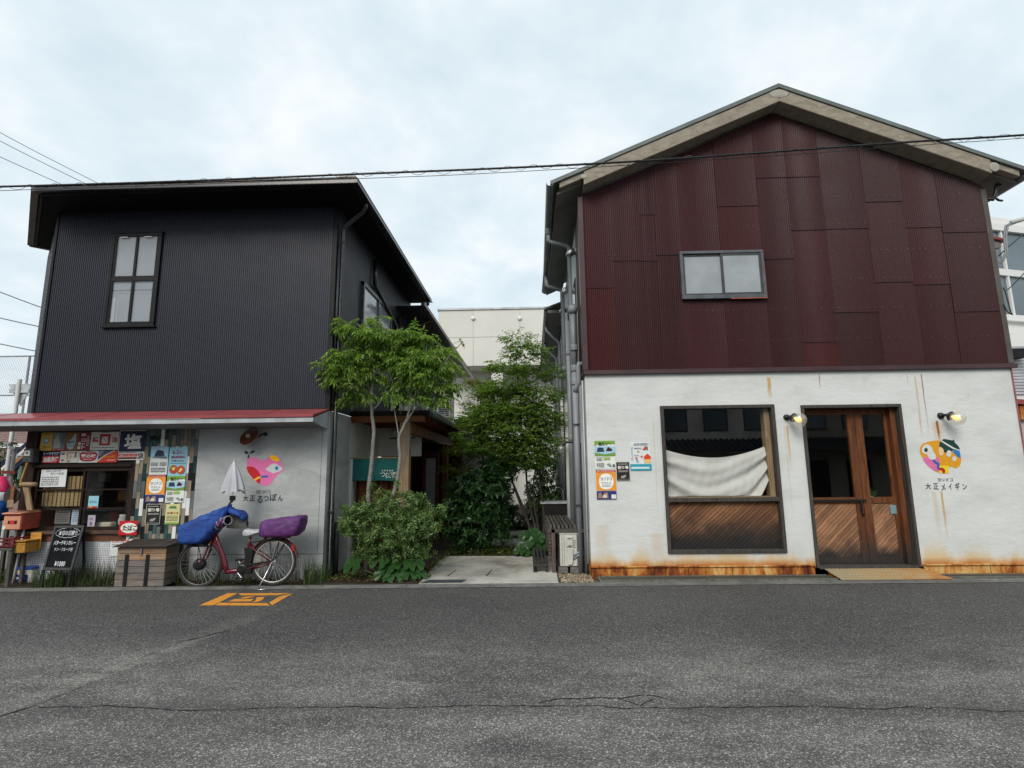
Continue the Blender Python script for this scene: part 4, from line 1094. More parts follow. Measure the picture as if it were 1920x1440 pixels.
# downpipes on the side near the corner
def ropipe(name, pts, r=.034, mat='black_gutter', par=None): return pipe(name, pts, r, M[mat], par or lb)
ropipe('downpipe', [(EX-.05,8.35,EZ2-.02),(EX-.05,8.35,EZ2-.1),(EX-.12,8.42,EZ2-.16),(XL1+.07,8.56,EZ2-.36),(XL1+.06,8.57,EZ2-.45),(XL1+.06,8.57,.16),(XL1+.0,8.45,.08),(XL1-.05,8.32,.05)])
ropipe('downpipe', [(XL1+.03,8.5,5.5),(XL1+.03,8.5,2.7)], .022, 'dark_pipe')
m = MB()
for z in (5.45, 3.9, 2.7, 1.0): m.lathe([(.042,0),(.044,.01),(.044,.04),(.042,.05)], (XL1+.06,8.57,z), (0,0,1), 12)
m.build('pipe_collar', M['dark_pipe'], lb, smooth=True)
ropipe('drain_pipe', [(XL1+.09,8.75,.03),(XL1+.09,8.75,.85)], .045, 'dark_pipe'); ropipe('drain_pipe', [(XL1+.05,8.66,.03),(XL1+.05,8.66,1.2)], .02, 'dark_pipe')
# window on the side, conduits, vent, rear downpipes
def xs_(y): return skl(XL1,y)+.012
m = MB(); y0, y1, z0, z1 = 9.75, 11.75, 3.6, 5.22
for (a,b,c_,d) in ((y0,y1,z1-.07,z1),(y0,y1,z0,z0+.07),(y0,y0+.06,z0,z1),(y1-.06,y1,z0,z1),((y0+y1)/2-.03,(y0+y1)/2+.03,z0,z1)):
    m.prismz([(xs_(a)-.06,a),(xs_(a)+.05,a),(xs_(b)+.05,b),(xs_(b)-.06,b)], c_, d)
sw = m.build('side_window', M['alu_dark'], lb)
g = MB(); g.quad((xs_(y0)+.02,y0,z0),(xs_(y1)+.02,y1,z0),(xs_(y1)+.02,y1,z1),(xs_(y0)+.02,y0,z1)); g.build('pane', M['sky_pane'], sw)
ropipe('conduit', [(xs_(10.4)+.05,10.4,5.9),(xs_(10.4)+.05,10.4,5.38),(xs_(12.1)+.05,12.1,4.98),(xs_(12.1)+.05,12.1,3.0)], .045)
ropipe('conduit', [(xs_(12.35)+.05,12.35,3.0),(xs_(12.35)+.05,12.35,5.3)], .045)
m = MB(); m.ell((xs_(12.9)+.05,12.9,5.55),.07,.09,.09); m.build('vent_hood', M['dark_trim'], lb, smooth=True)
ropipe('downpipe', [(skl(EX,13.6)-.05,13.6,EZ2-.02),(skl(EX,13.6)-.05,13.6,EZ2-.12),(xs_(13.65)+.05,13.65,EZ2-.35),(xs_(13.65)+.05,13.65,2.4)], .045)
ropipe('downpipe', [(skl(EX,13.3)+.1,13.4,ER-.02),(xs_(13.5)+.1,13.5,ER-.2),(xs_(13.5)+.06,13.5,2.6)], .035)
# front upper window
u0, u1, v0, v1 = -6.93, -6.08, 4.03, 5.645
q = MB()
for (a,b,c_,d) in ((u0,u1,v1-.05,v1),(u0,u1,v0,v0+.05),(u0,u0+.05,v0+.05,v1-.05),(u1-.05,u1,v0+.05,v1-.05)): q.box(a,b,YL-.05,YL+.03,c_,d)
q.box(u0-.03,u1+.03,YL-.06,YL-.012,v1,v1+.018); q.box(u0-.03,u1+.03,YL-.06,YL-.012,v0-.018,v0)
fw = q.build('window', M['dark_trim'], lb, bevel=.003)
vm = (v0+v1)/2; um_ = (u0+u1)/2
q = MB(); q.box(u0+.05,u1-.05,YL-.044,YL-.012,vm-.03,vm+.03); q.box(um_-.02,um_+.02,YL-.042,YL-.012,v0+.05,vm-.03); q.box(um_-.02,um_+.02,YL-.042,YL-.012,vm+.03,v1-.05)
for z_ in (v0+.05, vm+.03): 
    for a in (u0+.05, u1-.085): q.box(a,a+.035,YL-.039,YL-.01,z_,z_+ (vm-.03-v0-.05))
    q.box(u0+.085,u1-.085,YL-.039,YL-.01,z_,z_+.03)
q.build('sash', M['dark_trim'], fw)
for i, (a, b) in enumerate(((u0+.085,um_-.02),(um_+.02,u1-.085))):
    for j, (c_, d) in enumerate(((v0+.08,vm-.03),(vm+.06,v1-.05))):
        g = MB(); g.quad((a,YL-.03,c_),(b,YL-.03,c_),(b,YL-.03,d),(a,YL-.03,d)); g.build('pane', M['glass'], fw)
m = MB(); m.box(u0+.05,u1-.05,YL-.0125,YL-.0105,v0+.05,v1-.05); m.build('blind', pm('grey_blind', (.25,.275,.31,1), .7, .12, 1.2), fw)
m = MB(); m.box(u0+.1,u0+.15,YL-.017,YL-.0135,v0+.08,v0+.5); m.box(u0+.19,u0+.205,YL-.017,YL-.0135,v0+.08,v0+.45); m.build('inner_curtain', pm('inner_grey', (.36,.37,.39,1), .8, .1, 3), fw)
for a in (u0+.14, u1-.3): 
    m = MB(); m.box(a,a+.13,YL-.056,YL-.05,v1-.075,v1-.06); m.build('hinge', M['steel'], fw)
# ground floor: rendered wall at the right with score line
XT1 = -5.19   # tile strip ends
m = MB(); m.box(XT1, XL1, YL-.012, YL+.2, 0, ZC-.03)
m.prismz([(XL1,YL-.0121),(XL1+.0,YL+.2),(XL1-.2,9.44),(XL1,9.44)], 0, ZC-.03)
m.prismz([(XL1-.2,YL+.2),(XL1+.0005,YL-.011),(skl(XL1,9.44),9.44),(XL1-.2,9.44)], 0, ZC-.025)
m.build('rendered_wall', M['grey_render'], lb)
m = MB(); m.box(XT1, XL1-.001, YL-.0135, YL-.0115, .405, .412); m.box(XL1-.09,XL1-.086,YL-.0135,YL-.0115,.41,ZC-.05); m.build('score_line', M['crack'], lb)
# canopy
YCN = 7.82
cx0, cx1_ = -9.4, XL1+.0
m = MB(); m.prismx([(YL-.02,ZC),(YCN,2.475),(YCN,2.445),(YL-.02,ZC-.03)], cx0, cx1_); m.bar((cx0,YCN-.005,2.455),(cx1_,YCN-.005,2.455),.02,.04)
can = m.build('canopy', M['canopy_red'], lb, bevel=.003)
m = MB(); m.box(cx0,cx1_-.002,YCN+.005,YCN+.03,2.365,2.433); m.prismx([(YCN+.03,2.368),(YCN+.03,2.43),(YL-.03,ZC-.04),(YL-.03,2.31),(YL-.1,2.31)], cx1_-.03, cx1_-.004); m.build('canopy_edge', M['galv'], can)
m = MB(); m.prismx([(YCN+.03,2.37),(YL-.03,2.33),(YL-.03,2.345),(YCN+.03,2.385)], cx0, cx1_-.03); m.build('canopy_soffit', pm('canopy_soffit', (.22,.22,.22,1), .7, .2, 2), can)
for k in range(7):
    x = -3.9-k*.86; m = MB(); m.prismx([(YL-.025,ZC+.004),(YCN,2.479),(YCN,2.4765),(YL-.025,ZC+.0005)], x-.006, x+.006); m.build('canopy_seam', M['canopy_red'], can)
# tile strip: each tile its own piece
XT0 = -6.17
tcols = {'g': pm('tile_green', (.025,.068,.062,1), .22, .25, 5, spec=.6, ind=.3), 'k': pm('tile_black', (.012,.012,.013,1), .25, .3, 5, spec=.6),
         'b': wood('tile_woody', (.17,.135,.10,1), (.36,.30,.22,1), None, .5, (10,1,1), 3, None, .2), 'w': pm('tile_white', (.74,.75,.75,1), .2, .05, 5, spec=.6), 's': pm('tile_slate', (.10,.115,.115,1), .35, .2, 5, ind=.2)}
nC = 16; cw = (XT1-XT0)/nC; th = .268
m = MB(); m.box(XT0, XT1-.001, YL+.002, YL+.2, 0, 2.34); bk = m.build('tile_backing', pm('tile_grout', (.07,.075,.07,1), .8, .2, 10), lb)
tm_full = None; rt = random.Random(21)
patt = []
for i in range(nC):
    off = (i % 2)*.134 + ((i//2) % 2)*.05
    z = 2.335; first = True; prev = None
    while z > .33:
        h = th if not first else th*rt.choice((.35,.6,.85,1)) if i % 2 else th
        first = False
        zb = max(z-h, .32)
        ch = rt.choice('gggkkkbbbbbwwwss')
        if ch == prev and rt.random() < .6: ch = rt.choice('gkbs')
        if ch == 'w' and rt.random() < .1: ch = 'b'
        prev = ch
        mb = MB(); x = XT0+i*cw; yo = rt.uniform(0,.003)
        mb.box(x+.0025, x+cw-.0025, YL-.012-yo, YL+.001, zb+.0025, z-.0025)
        mb.build('tile', tcols[ch], lb)
        z = zb
# shop window front: posts, boards, sashes, mosaic dado
OW = M['old_wood']
XS0, XS1 = -7.93, XT0
m = MB(); m.box(XS0-.05,XS0+.13,YL-.02,YL+.14,0,2.36); m.build('shop_post', OW, lb, bevel=.004); m = MB(); m.box(XS1-.05,XS1-.001,YL-.015,YL+.1,.66,2.33); m.build('shop_post', OW, lb, bevel=.004); m = MB(); m.box(XS0+.13,XS1-.05,YL-.02,YL+.1,2.31,2.36)
m.build('shop_post', OW, lb, bevel=.004)
m = MB(); m.box(XS0+.13,XS1-.05,YL+.03,YL+.1,1.80,2.31); m.build('sign_board', M['room'], lb)
m = MB(); m.box(XS0+.1,XS1-.05,YL-.03,YL+.09,1.755,1.80); m.build('window_head', OW, lb, bevel=.003)
m = MB(); m.box(XS0+.02,XS1,YL-.07,YL+.1,.735,.785); m.box(XS0+.05,XS1-.02,YL-.03,YL+.09,.70,.735); m.build('window_sill', wood('sill_wood', (.05,.03,.02,1), (.17,.11,.075,1), None, .6, (1,8,8), 3), lb, bevel=.004)
m = MB(); m.box(XS0+.05,XS1-.03,YL-.025,YL+.06,.625,.70); m.build('sill_board', wood('red_brown_board', (.08,.03,.018,1), (.20,.08,.045,1), None, .6, (1,8,8), 3), lb)
m = MB(); m.box(XS0-.02,XS1-.001,YL-.01,YL+.1,0,.625); m.build('mosaic_dado', M['mosaic'], lb)
XM = -6.985
for (a, b, y) in ((XS0+.14, XM+.03, YL+.05), (XM-.03, XS1-.055, YL+.02)):
    q = MB(); z0, z1 = .79, 1.75; s_ = .036
    q.box(a,a+s_,y-.015,y+.015,z0,z1); q.box(b-s_,b,y-.015,y+.015,z0,z1); q.box(a+s_,b-s_,y-.015,y+.015,z1-.06,z1); q.box(a+s_,b-s_,y-.015,y+.015,z0,z0+.05)
    for zz_ in (1.115, 1.405): q.box(a+s_,b-s_,y-.013,y+.013,zz_-.011,zz_+.011)
    so = q.build('sash', OW, lb, bevel=.002)
    for c_, d in ((z0+.05,1.104),(1.126,1.394),(1.416,z1-.06)):
        g = MB(); g.quad((a+s_,y+.003,c_),(b-s_,y+.003,c_),(b-s_,y+.003,d),(a+s_,y+.003,d)); g.build('pane', M['glass'], so)
m = MB()
m.box(XS0+.1,XS1,10.1,10.15,.0,2.4); m.box(XS0+.05,XS0+.1,YL+.1,10.15,0,2.4); m.box(XS1,XS1+.05,YL+.2,10.15,0,2.4); m.box(XS0+.1,XS1,YL+.1,10.1,2.3,2.35); m.box(XS0+.1,XS1,YL+.1,10.1,.6,.65)
m.build('shop_interior', pm('shop_room', (.13,.10,.08,1), .85, .4, 2), lb)
m = MB(); m.box(XS0+.12,XS1-.06,YL+.1,YL+.55,.74,.78); m.build('display_shelf', OW, lb)
ri = random.Random(17)
m = MB(); m.box(XS0+.3,XS1-.1,YL+.62,YL+.9,1.18,1.2); m.box(XS0+.3,XS1-.1,YL+.62,YL+.9,1.5,1.52); m.box(XS0+.3,XS0+.33,YL+.62,YL+.9,.65,1.7); m.build('back_shelf', OW, lb)
shelf_cols = [ink(120,84,50), ink(150,120,80), ink(96,60,44), ink(170,160,140), ink(70,80,74), ink(140,60,50)]
x = XS0+.36; k_ = 0
while x < XS1-.3:
    w2 = ri.uniform(.06,.16); h2 = ri.uniform(.08,.24); z2 = ri.choice((.79,1.2,1.52)); k_ += 1
    q = MB(); y2 = YL+ri.uniform(.66,.72); q.box(x,x+w2,y2,y2+.12,z2+.002,z2+h2)
    tag(q.build('shelf_goods', shelf_cols[k_ % 6], at=(x,y2,z2), bevel=.004), None, None)
    GOODS = globals().setdefault('GOODS', []); GOODS.append((C.objects[-1], x, w2, h2))
    x += w2*ri.uniform(.7,1.3)
for i_, (o_, *_r) in enumerate(GOODS):
    tag(o_, 'small box of goods on the dim shelves inside the shop window, %s from the left' % ('first','second','third','fourth','fifth','sixth','seventh','eighth','ninth','tenth','eleventh','twelfth','thirteenth','fourteenth')[min(i_,13)], 'box', 'boxed goods inside the shop')
# ------------------------------------------------------------------ porch with timber posts
YP = 9.46
pcx = -1.80
m = MB(); m.box(XL1+.02, pcx, YP, YP+.1, 2.50, 2.615); m.build('porch_beam', M['porch_wood'], lb, bevel=.004)
m = MB(); m.prismz([(XL1,YP-.06),(pcx+.1,YP-.06),(pcx+.25,15),(XL1+.1,15)], 2.625, 2.69); m.build('porch_roof', M['dark_trim'], lb)
m = MB(); m.bar((pcx+.12,YP-.06,2.61),(pcx+.27,15,2.61),.09,.08); m.build('porch_gutter', pm('green_gutter', (.05,.06,.052,1), .45, .2, 4), lb, bevel=.01)
m = MB(); m.prismz([(XL1,YP+.1),(pcx+.05,YP+.1),(pcx+.2,15),(XL1+.1,15)], 2.58, 2.622); m.build('porch_ceiling', M['red_wood'], lb)
for k in range(14): 
    y = YP+.35+k*.36; m = MB(); m.box(XL1+.05,pcx+.05,y,y+.05,2.52,2.58); m.build('rafter', M['red_wood'], lb)
m = MB(); m.box(-2.24,-2.065,YP,YP+.17,0,2.5); m.build('porch_post', M['post_wood'], lb, bevel=.006)
m = MB(); m.box(-2.18,-2.04,13.9,14.05,0,2.4); m.build('porch_post', M['porch_wood'], lb, bevel=.006)
m = MB(); m.bar((-2.14,YP+.17,2.41),(-2.08,15,2.41),.1,.19); m.build('porch_plate', M['porch_wood'], lb)
m = MB(); m.prismz([(XL1-.02,9.45),(XL1+.02,9.45),(XL1+.04,11.2),(XL1,11.2)], 0, 2.6); m.box(XL1,-2.2,11.2,11.3,1.95,2.6); m.build('porch_wall', M['white_wall'], lb)
m = MB(); m.box(XL1+.06,-2.26,9.75,9.79,.06,1.56); pd = m.build('porch_door', wood('porch_door_wood', (.10,.026,.008,1), (.24,.075,.026,1), None, .5, (10,10,1), 3), lb)
for k in range(5):
    x = XL1+.08+k*.185; m = MB(); m.box(x,x+.03,9.725,9.749,.07,1.55); m.build('stile', M['old_wood'], pd)
m = MB(); m.box(-2.75,-2.45,11.0,11.18,2.36,2.47); m.build('porch_light', M['ac_white'], lb, bevel=.01)
m = MB(); m.tube([(-2.7,10.6,2.28),(-2.2,10.6,2.3)], .015, 8); m.tube([(-2.05,10.5,2.22),(-1.75,12.5,2.25)], .012, 8); m.build('curtain_rail', M['black_iron'], lb, smooth=True)
m = MB(); m.box(-3.05,-1.85,15,15.1,0,2.6); m.box(-3.05,-2.95,11.3,15,0,2.6); m.build('porch_back_wall', wood('dark_red_boarding', (.03,.010,.006,1), (.085,.03,.016,1), None, .6, (10,10,1), 3), lb)
m = MB(); m.prismz([(-2.05,15.1),(-1.8,15.1),(-1.55,22),(-1.8,22)], 0, 3.1); m.build('rear_boarding', wood('black_boarding', (.012,.010,.009,1), (.035,.03,.027,1), None, .7, (10,10,1), 3), lb)
m = MB(); m.box(-2.5,-2.12,13.0,13.05,0,2.1); pd2 = m.build('inner_door', M['red_wood'], lb)
m = MB(); m.box(-2.42,-2.2,12.985,12.998,.6,1.95); m.build('pane', M['frost'], pd2)
m = MB(); m.box(XL1+.03,XL1+.07,YP+.0,YP+.06,0,1.86); m.build('door_jamb', M['white_wall'], lb)
# white fence panels and rack on the porch roof
def ac_unit(x, y, z, w, d, h, label, face='-y'):
    t_ = thing('outdoor_unit', label, 'air conditioner', (x, y, z))
    m = MB(); m.box(x-w/2,x+w/2,y-d/2,y+d/2,z,z+h); m.build('casing', M['ac_white'], t_, bevel=.012)
    for k in range(int(h/.045)-2):
        q = MB(); q.box(x-w/2+.03,x+w/2-.03,y-d/2-.006,y-d/2-.001,z+.05+k*.045,z+.072+k*.045); q.build('louvre', M['dark_trim'], t_)
    return t_
ac_unit(-1.98, 13.2, 2.9, .3, .75, .58, 'white outdoor unit on the porch roof behind the leafy tree')
rk = thing('steel_rack', 'grey steel angle rack standing on the porch roof behind the leafy tree', 'rack', (-2.2, 12.3, 2.69))
m = MB()
for y in (10.6, 11.6, 12.6, 13.8): m.box(-1.95,-1.91,y,y+.04,2.69,3.0); m.box(-2.7,-2.66,y,y+.04,2.69,3.3); m.bar((-2.68,y+.02,3.28),(-1.93,y+.02,2.86),.03,.03)
m.bar((-1.93,10.5,2.88),(-1.9,14.2,2.88),.04,.04); m.bar((-2.68,10.5,3.3),(-2.65,14.2,3.3),.04,.04); m.bar((-2.3,10.5,3.08),(-2.3,14.2,3.08),.03,.03)
m.build('frame', M['galv'], rk)
m = MB()
for k in range(9): m.box(-3.0+.02,-2.97,12.9+k*.24,13.1+k*.24,2.9,4.2)
scr = thing('white_screen', 'white slatted screen wall on the upper side behind the leafy tree', 'screen', (-2.98, 13.9, 2.9))
for k in range(9):
    q = MB(); q.box(-2.98,-2.955,12.4+k*.2,12.585+k*.2,2.75,3.95); q.build('slat', M['white_wall'], scr)
# ------------------------------------------------------------------ noren curtain in the porch
nr = thing('noren_curtain', 'teal split door curtain with white lettering hanging in the timber porch', 'curtain', (-2.68, YP+.05, 1.48))
m = MB(); m.tube([(-3.12,YP+.04,1.872),(-2.22,YP+.04,1.872)], .012, 8); m.build('rod', M['pale_wood'], nr)
for (a, b) in ((-3.085,-2.675),(-2.668,-2.265)):
    m = MB(); nu, nv = 16, 8
    for j in range(nv+1):
        for i in range(nu+1):
            u, v = i/nu, j/nv
            m.v.append((a+(b-a)*u, YP+.045+.012*v*math.sin(u*9+a*7)+.004*math.sin(u*23), 1.872-.39*v+.004*math.sin(u*6)))
    for j in range(nv):
        for i in range(nu):
            q_ = j*(nu+1)+i; m.f.append([q_,q_+1,q_+nu+2,q_+nu+1]); m.mi.append(0)
    m.build('cloth_panel', M['teal'], nr, smooth=True)
# ================================================================== lettering helper, painted emblems, signs and posters
_tc = {}
def XZ(v): return v.x, v.z
def glyphs(s, bold=0.0):
    k = (s, bold)
    if k not in _tc:
        cu = bpy.data.curves.new('lettering', 'FONT'); cu.body = s; cu.size = 1.0; cu.align_x = 'LEFT'; cu.align_y = 'BOTTOM_BASELINE'
        cu.resolution_u = 3; cu.offset = bold; cu.fill_mode = 'FRONT'
        o = bpy.data.objects.new('lettering', cu); C.objects.link(o)
        dg = bpy.context.evaluated_depsgraph_get(); dg.update()
        me = bpy.data.meshes.new_from_object(o.evaluated_get(dg))
        vs_ = [tuple(v.co[:2]) for v in me.vertices]; fs = [tuple(p.vertices) for p in me.polygons]
        bpy.data.objects.remove(o); bpy.data.curves.remove(cu); bpy.data.meshes.remove(me)
        if not vs_: vs_, fs = [(0,0)], []
        x0 = min(v[0] for v in vs_); x1 = max(v[0] for v in vs_); y0 = min(v[1] for v in vs_); y1 = max(v[1] for v in vs_)
        _tc[k] = ([(v[0]-x0, v[1]-y0) for v in vs_], fs, max(x1-x0,1e-4), max(y1-y0,1e-4))
    return _tc[k]
def put_text(m, s, x0, z0, x1, z1, y, bold=0.0, slant=0, keep=False):
    """letters filling the rectangle (stretched), on the plane Y = y or a callable plane"""
    vs_, fs, w, h = glyphs(s, bold)
    sx, sz = (x1-x0)/w, (z1-z0)/h
    if keep:
        k = min(sx, sz); x0 += ((x1-x0)-k*w)/2; z0 += ((z1-z0)-k*h)/2; sx = sz = k
    m.add([(x0+vx*sx+slant*vy*sz, y, z0+vy*sz) for vx, vy in vs_], fs)
def smooth_loop(pts, n=8, closed=True):
    out = []; k = len(pts)
    for i in range(k):
        p0, p1, p2, p3 = (Vector(pts[(i+j-1) % k]) for j in range(4))
        for s_ in range(n):
            t = s_/n
            out.append(tuple(.5*((2*p1)+(-p0+p2)*t+(2*p0-5*p1+4*p2-p3)*t*t+(-p0+3*p1-3*p2+p3)*t**3)))
    return out
def flat(m, pts, y): m.add([(x, y, z) for x, z in pts], [tuple(range(len(pts)))[::-1]])
def ellip(cx, cz, rx, rz, rot=0, n=28):
    return [(cx+rx*math.cos(a)*math.cos(rot)-rz*math.sin(a)*math.sin(rot), cz+rx*math.cos(a)*math.sin(rot)+rz*math.sin(a)*math.cos(rot)) for a in (2*math.pi*i/n for i in range(n))]
# --- pink heart emblem on grey render.  pixel points of the zoomed crop are turned into wall metres
def LZ(zx, zy): return L(440+zx*120/1080, 790+zy*160/1440)
YW = YL-.0135
he = thing('heart_emblem', 'pink painted heart emblem with sprout, red patch and dark lettering on the grey wall', 'emblem', (LZ(500,850)[0], YW, LZ(500,850)[1]))
def emb(name, pts, col, lay, conv, par, ypl, sm=True, n=6):
    pp = [conv(*p) for p in pts]
    if sm: pp = smooth_loop(pp, n)
    m = MB(); flat(m, pp, ypl-.0012*lay); return m.build(name, ink(*col, .7), par)
PINK=(219,112,164); 
emb('heart', [(225,640),(300,612),(380,612),(440,650),(500,658),(540,640),(600,590),(670,572),(740,610),(785,690),(800,738),(832,790),(815,850),(740,885),(690,950),(620,1040),(570,1080),(500,1088),(440,1050),(350,1000),(270,900),(225,820),(212,750)], PINK, 1, LZ, he, YW)
emb('red_patch', [(215,768),(300,766),(370,800),(425,870),(446,940),(430,1048),(380,1018),(330,975),(255,890),(222,830)], (190,28,36), 2, LZ, he, YW)
emb('yellow_band', [(332,978),(390,940),(446,925),(450,955),(400,975),(362,1006)], (235,180,40), 3, LZ, he, YW, False)
emb('blue_band', [(450,922),(510,912),(574,914),(574,946),(510,946),(454,956)], (45,100,175), 4, LZ, he, YW, False)
emb('yellow_cap', [(598,590),(660,570),(720,596),(765,662),(690,672),(630,648)], (240,180,10), 2, LZ, he, YW)
emb('pale_eye', [(535,800),(570,770),(620,730),(690,712),(740,740),(790,770),(812,800),(780,838),(710,860),(660,878),(600,850),(550,826)], (196,204,202), 2, LZ, he, YW)
emb('blue_dot', [(716+26*math.cos(a*.5236), 790+32*math.sin(a*.5236)) for a in range(12)], (35,110,175), 3, LZ, he, YW)
emb('sprout', [(222,622),(232,580),(246,556),(258,572),(250,618)], (40,52,58), 1, LZ, he, YW)
emb('sprout', [(170,510),(205,498),(245,535),(222,552),(185,545)], (40,52,58), 1.3, LZ, he, YW)
emb('sprout', [(262,542),(290,505),(345,492),(330,525),(290,546)], (40,52,58), 1.6, LZ, he, YW)
m = MB()
for s_, a, b, c_, d in (('ヨ',365,425,1165,1215),('リ',438,475,1165,1215),('ド',495,555,1165,1215),('コ',565,608,1165,1215),('大',148,240,1248,1348),('正',262,352,1250,1342),('る',385,480,1255,1378),('つ',495,578,1262,1345),('ぼ',605,715,1220,1345),('ん',738,820,1248,1345)):
    x0, z1 = LZ(a,c_); x1, z0 = LZ(b,d); put_text(m, s_, x0, z0, x1, z1, YW-.0012, .02)
m.build('lettering', ink(42,46,58,.7), he)
# --- round yellow emblem on the white wall
def RZ_(zx, zy): return F(1710+zx*120/960, 750+zy*180/1440)
YW2 = YR-.0015
ye = thing('round_emblem', 'round yellow and pink painted emblem with green cap and dark lettering on the white wall', 'emblem', (RZ_(430,850)[0], YW2, RZ_(430,850)[1]))
E2 = lambda nm, pts, col, lay, sm=True: emb(nm, pts, col, lay, RZ_, ye, YW2, sm)
E2('yellow_body', [(115,740),(150,665),(230,630),(330,610),(420,610),(470,640),(600,740),(700,800),(735,870),(725,960),(690,1010),(640,1022),(590,1000),(545,1015),(552,1060),(540,1098),(470,1104),(385,1085),(300,1040),(215,960),(165,880),(125,810)], (214,150,28), 1)
E2('pink_patch', [(165,885),(235,850),(300,890),(360,860),(410,870),(408,960),(400,1040),(385,1075),(300,1040),(215,965)], (214,110,160), 2)
E2('bright_yellow', [(412,985),(545,985),(552,1060),(540,1096),(470,1102),(400,1085)], (228,205,30), 2.4, False)
E2('white_blob', [(145,740),(180,680),(240,668),(295,710),(315,770),(355,830),(350,880),(300,898),(250,870),(220,820),(165,795)], (206,208,204), 3)
E2('dark_eye', [(206+28*math.cos(a*.5236), 750+30*math.sin(a*.5236)) for a in range(12)], (45,62,60), 4)
E2('blue_wave', [(300,900),(335,895),(365,925),(405,945),(410,1000),(395,1045),(370,1020),(368,970),(325,945)], (50,95,165), 3.6)
E2('red_wave', [(405,1020),(450,1015),(490,1045),(492,1090),(460,1096),(440,1060),(402,1055)], (180,30,40), 4)
E2('green_hair', [(412,640),(440,625),(540,690),(640,740),(600,760),(500,790),(470,775),(420,720),(405,690)], (18,62,56), 3)
E2('green_cap', [(450,600),(480,585),(560,598),(605,605),(620,592),(632,610),(640,640),(690,690),(712,740),(680,735),(600,700),(520,650),(462,625)], (16,58,54), 4)
E2('white_brim', [(430,605),(450,612),(540,665),(640,725),(708,748),(690,760),(600,728),(500,668),(430,622)], (210,212,208), 5, False)
E2('blue_peak', [(600,755),(660,745),(705,760),(725,860),(680,850),(640,810)], (40,118,185), 3.4)
E2('peach_ear', [(395,720),(430,708),(470,750),(468,810),(435,835),(400,810)], (224,190,140), 3.8)
E2('white_dot', ellip(548,805,36,50), (205,206,200), 4.2)
E2('white_dot', ellip(630,880,33,37), (205,206,200), 4.4)
m = MB()
for s_, a, b, c_, d in (('ヨ',382,430,1175,1222),('リ',440,488,1175,1222),('ド',510,555,1175,1222),('コ',565,612,1175,1222),('大',192,290,1250,1340),('正',312,400,1248,1340),('メ',430,508,1255,1360),('イ',540,605,1250,1348),('ギ',635,722,1240,1348),('ン',748,830,1262,1342)):
    x0, z1 = RZ_(a,c_); x1, z0 = RZ_(b,d); put_text(m, s_, x0, z0, x1, z1, YW2-.0012, .02)
m.build('lettering', ink(50,52,58,.7), ye)

# --- generic board: print is given in 0..1 of the board
def board(name, label, cat, x0, z0, x1, z1, y, base, items=(), th=.004, group=None, tilt=0, mat=None, curl=0):
    w, h = x1-x0, z1-z0
    t_ = thing(name, label, cat, ((x0+x1)/2, y, z0), group)
    m = MB()
    if curl:
        n_ = 6
        for j in range(n_+1):
            for i in range(n_+1):
                u, v = i/n_, j/n_
                m.v.append((x0+w*u, y-curl*((u-.5)**2+(v-.5)**2)*(1 if (u-.3)*(v-.6) > 0 else .3), z0+h*v))
        for j in range(n_):
            for i in range(n_): q_ = j*(n_+1)+i; m.f.append([q_,q_+1,q_+n_+2,q_+n_+1]); m.mi.append(0)
        m.build('sheet', mat or ink(*base), t_, smooth=True)
    else:
        m.box(x0,x1,y,y+th,z0,z1); m.build('plate', mat or ink(*base), t_, bevel=.0015)
    prints, letters = {}, {}
    for k, it in enumerate(items):
        yy = y-.0011-.0005*k-(curl*.5 if curl else 0); kind, col = it[0], it[1]
        mb = (letters if kind in ('t','tk') else prints).setdefault(col, MB())
        if kind == 'r': a,b,c_,d = it[2:6]; flat(mb, [(x0+w*a,z0+h*b),(x0+w*c_,z0+h*b),(x0+w*c_,z0+h*d),(x0+w*a,z0+h*d)], yy)
        elif kind == 'e': a,b,c_,d = it[2:6]; flat(mb, ellip(x0+w*a,z0+h*b,w*c_,h*d), yy)
        elif kind == 'p': flat(mb, [(x0+w*a,z0+h*b) for a,b in it[2]], yy)
        elif kind in ('t','tk'):
            a,b,c_,d = it[3:7]; put_text(mb, it[2], x0+w*a, z0+h*b, x0+w*c_, z0+h*d, yy, it[7] if len(it) > 7 else .015, it[8] if len(it) > 8 else 0, kind == 'tk')
        elif kind == 'l':   # lines of illegible small print
            a,b,c_,d,n_ = it[2:7]; r3 = random.Random(k*7+len(label))
            for i in range(n_):
                zc_ = b+(d-b)*(i+.5)/n_; hh = (d-b)/n_*.26; u = a
                while u < c_-.01:
                    l_ = r3.uniform(.02,.07); 
                    flat(mb, [(x0+w*u,z0+h*(zc_-hh)),(x0+w*min(u+l_,c_),z0+h*(zc_-hh)),(x0+w*min(u+l_,c_),z0+h*(zc_+hh)),(x0+w*u,z0+h*(zc_+hh))], yy); u += l_+r3.uniform(.008,.03)
    for d_, nm in ((prints,'printed_area'), (letters,'lettering')):
        for col, mb in d_.items(): mb.build(nm, ink(*col), t_)
    return t_
def boardL(name, label, cat, px0, py0, px1, py1, y, base, items=(), **k):
    # px0.. measured at the middle height / middle width of the board
    pm_y, pm_x = (py0+py1)/2, (px0+px1)/2
    a, b = onY(px0, pm_y, y), onY(px1, pm_y, y); c_, d = onY(pm_x, py1, y), onY(pm_x, py0, y)
    return board(name, label, cat, a.x, c_.z, b.x, d.z, y, base, items, **k)
YS = YL+.012
SG = 'enamel signs above the shop window'
WHT=(214,214,208); RED=(178,28,42); BLK=(32,32,36); NAVY=(18,20,62)
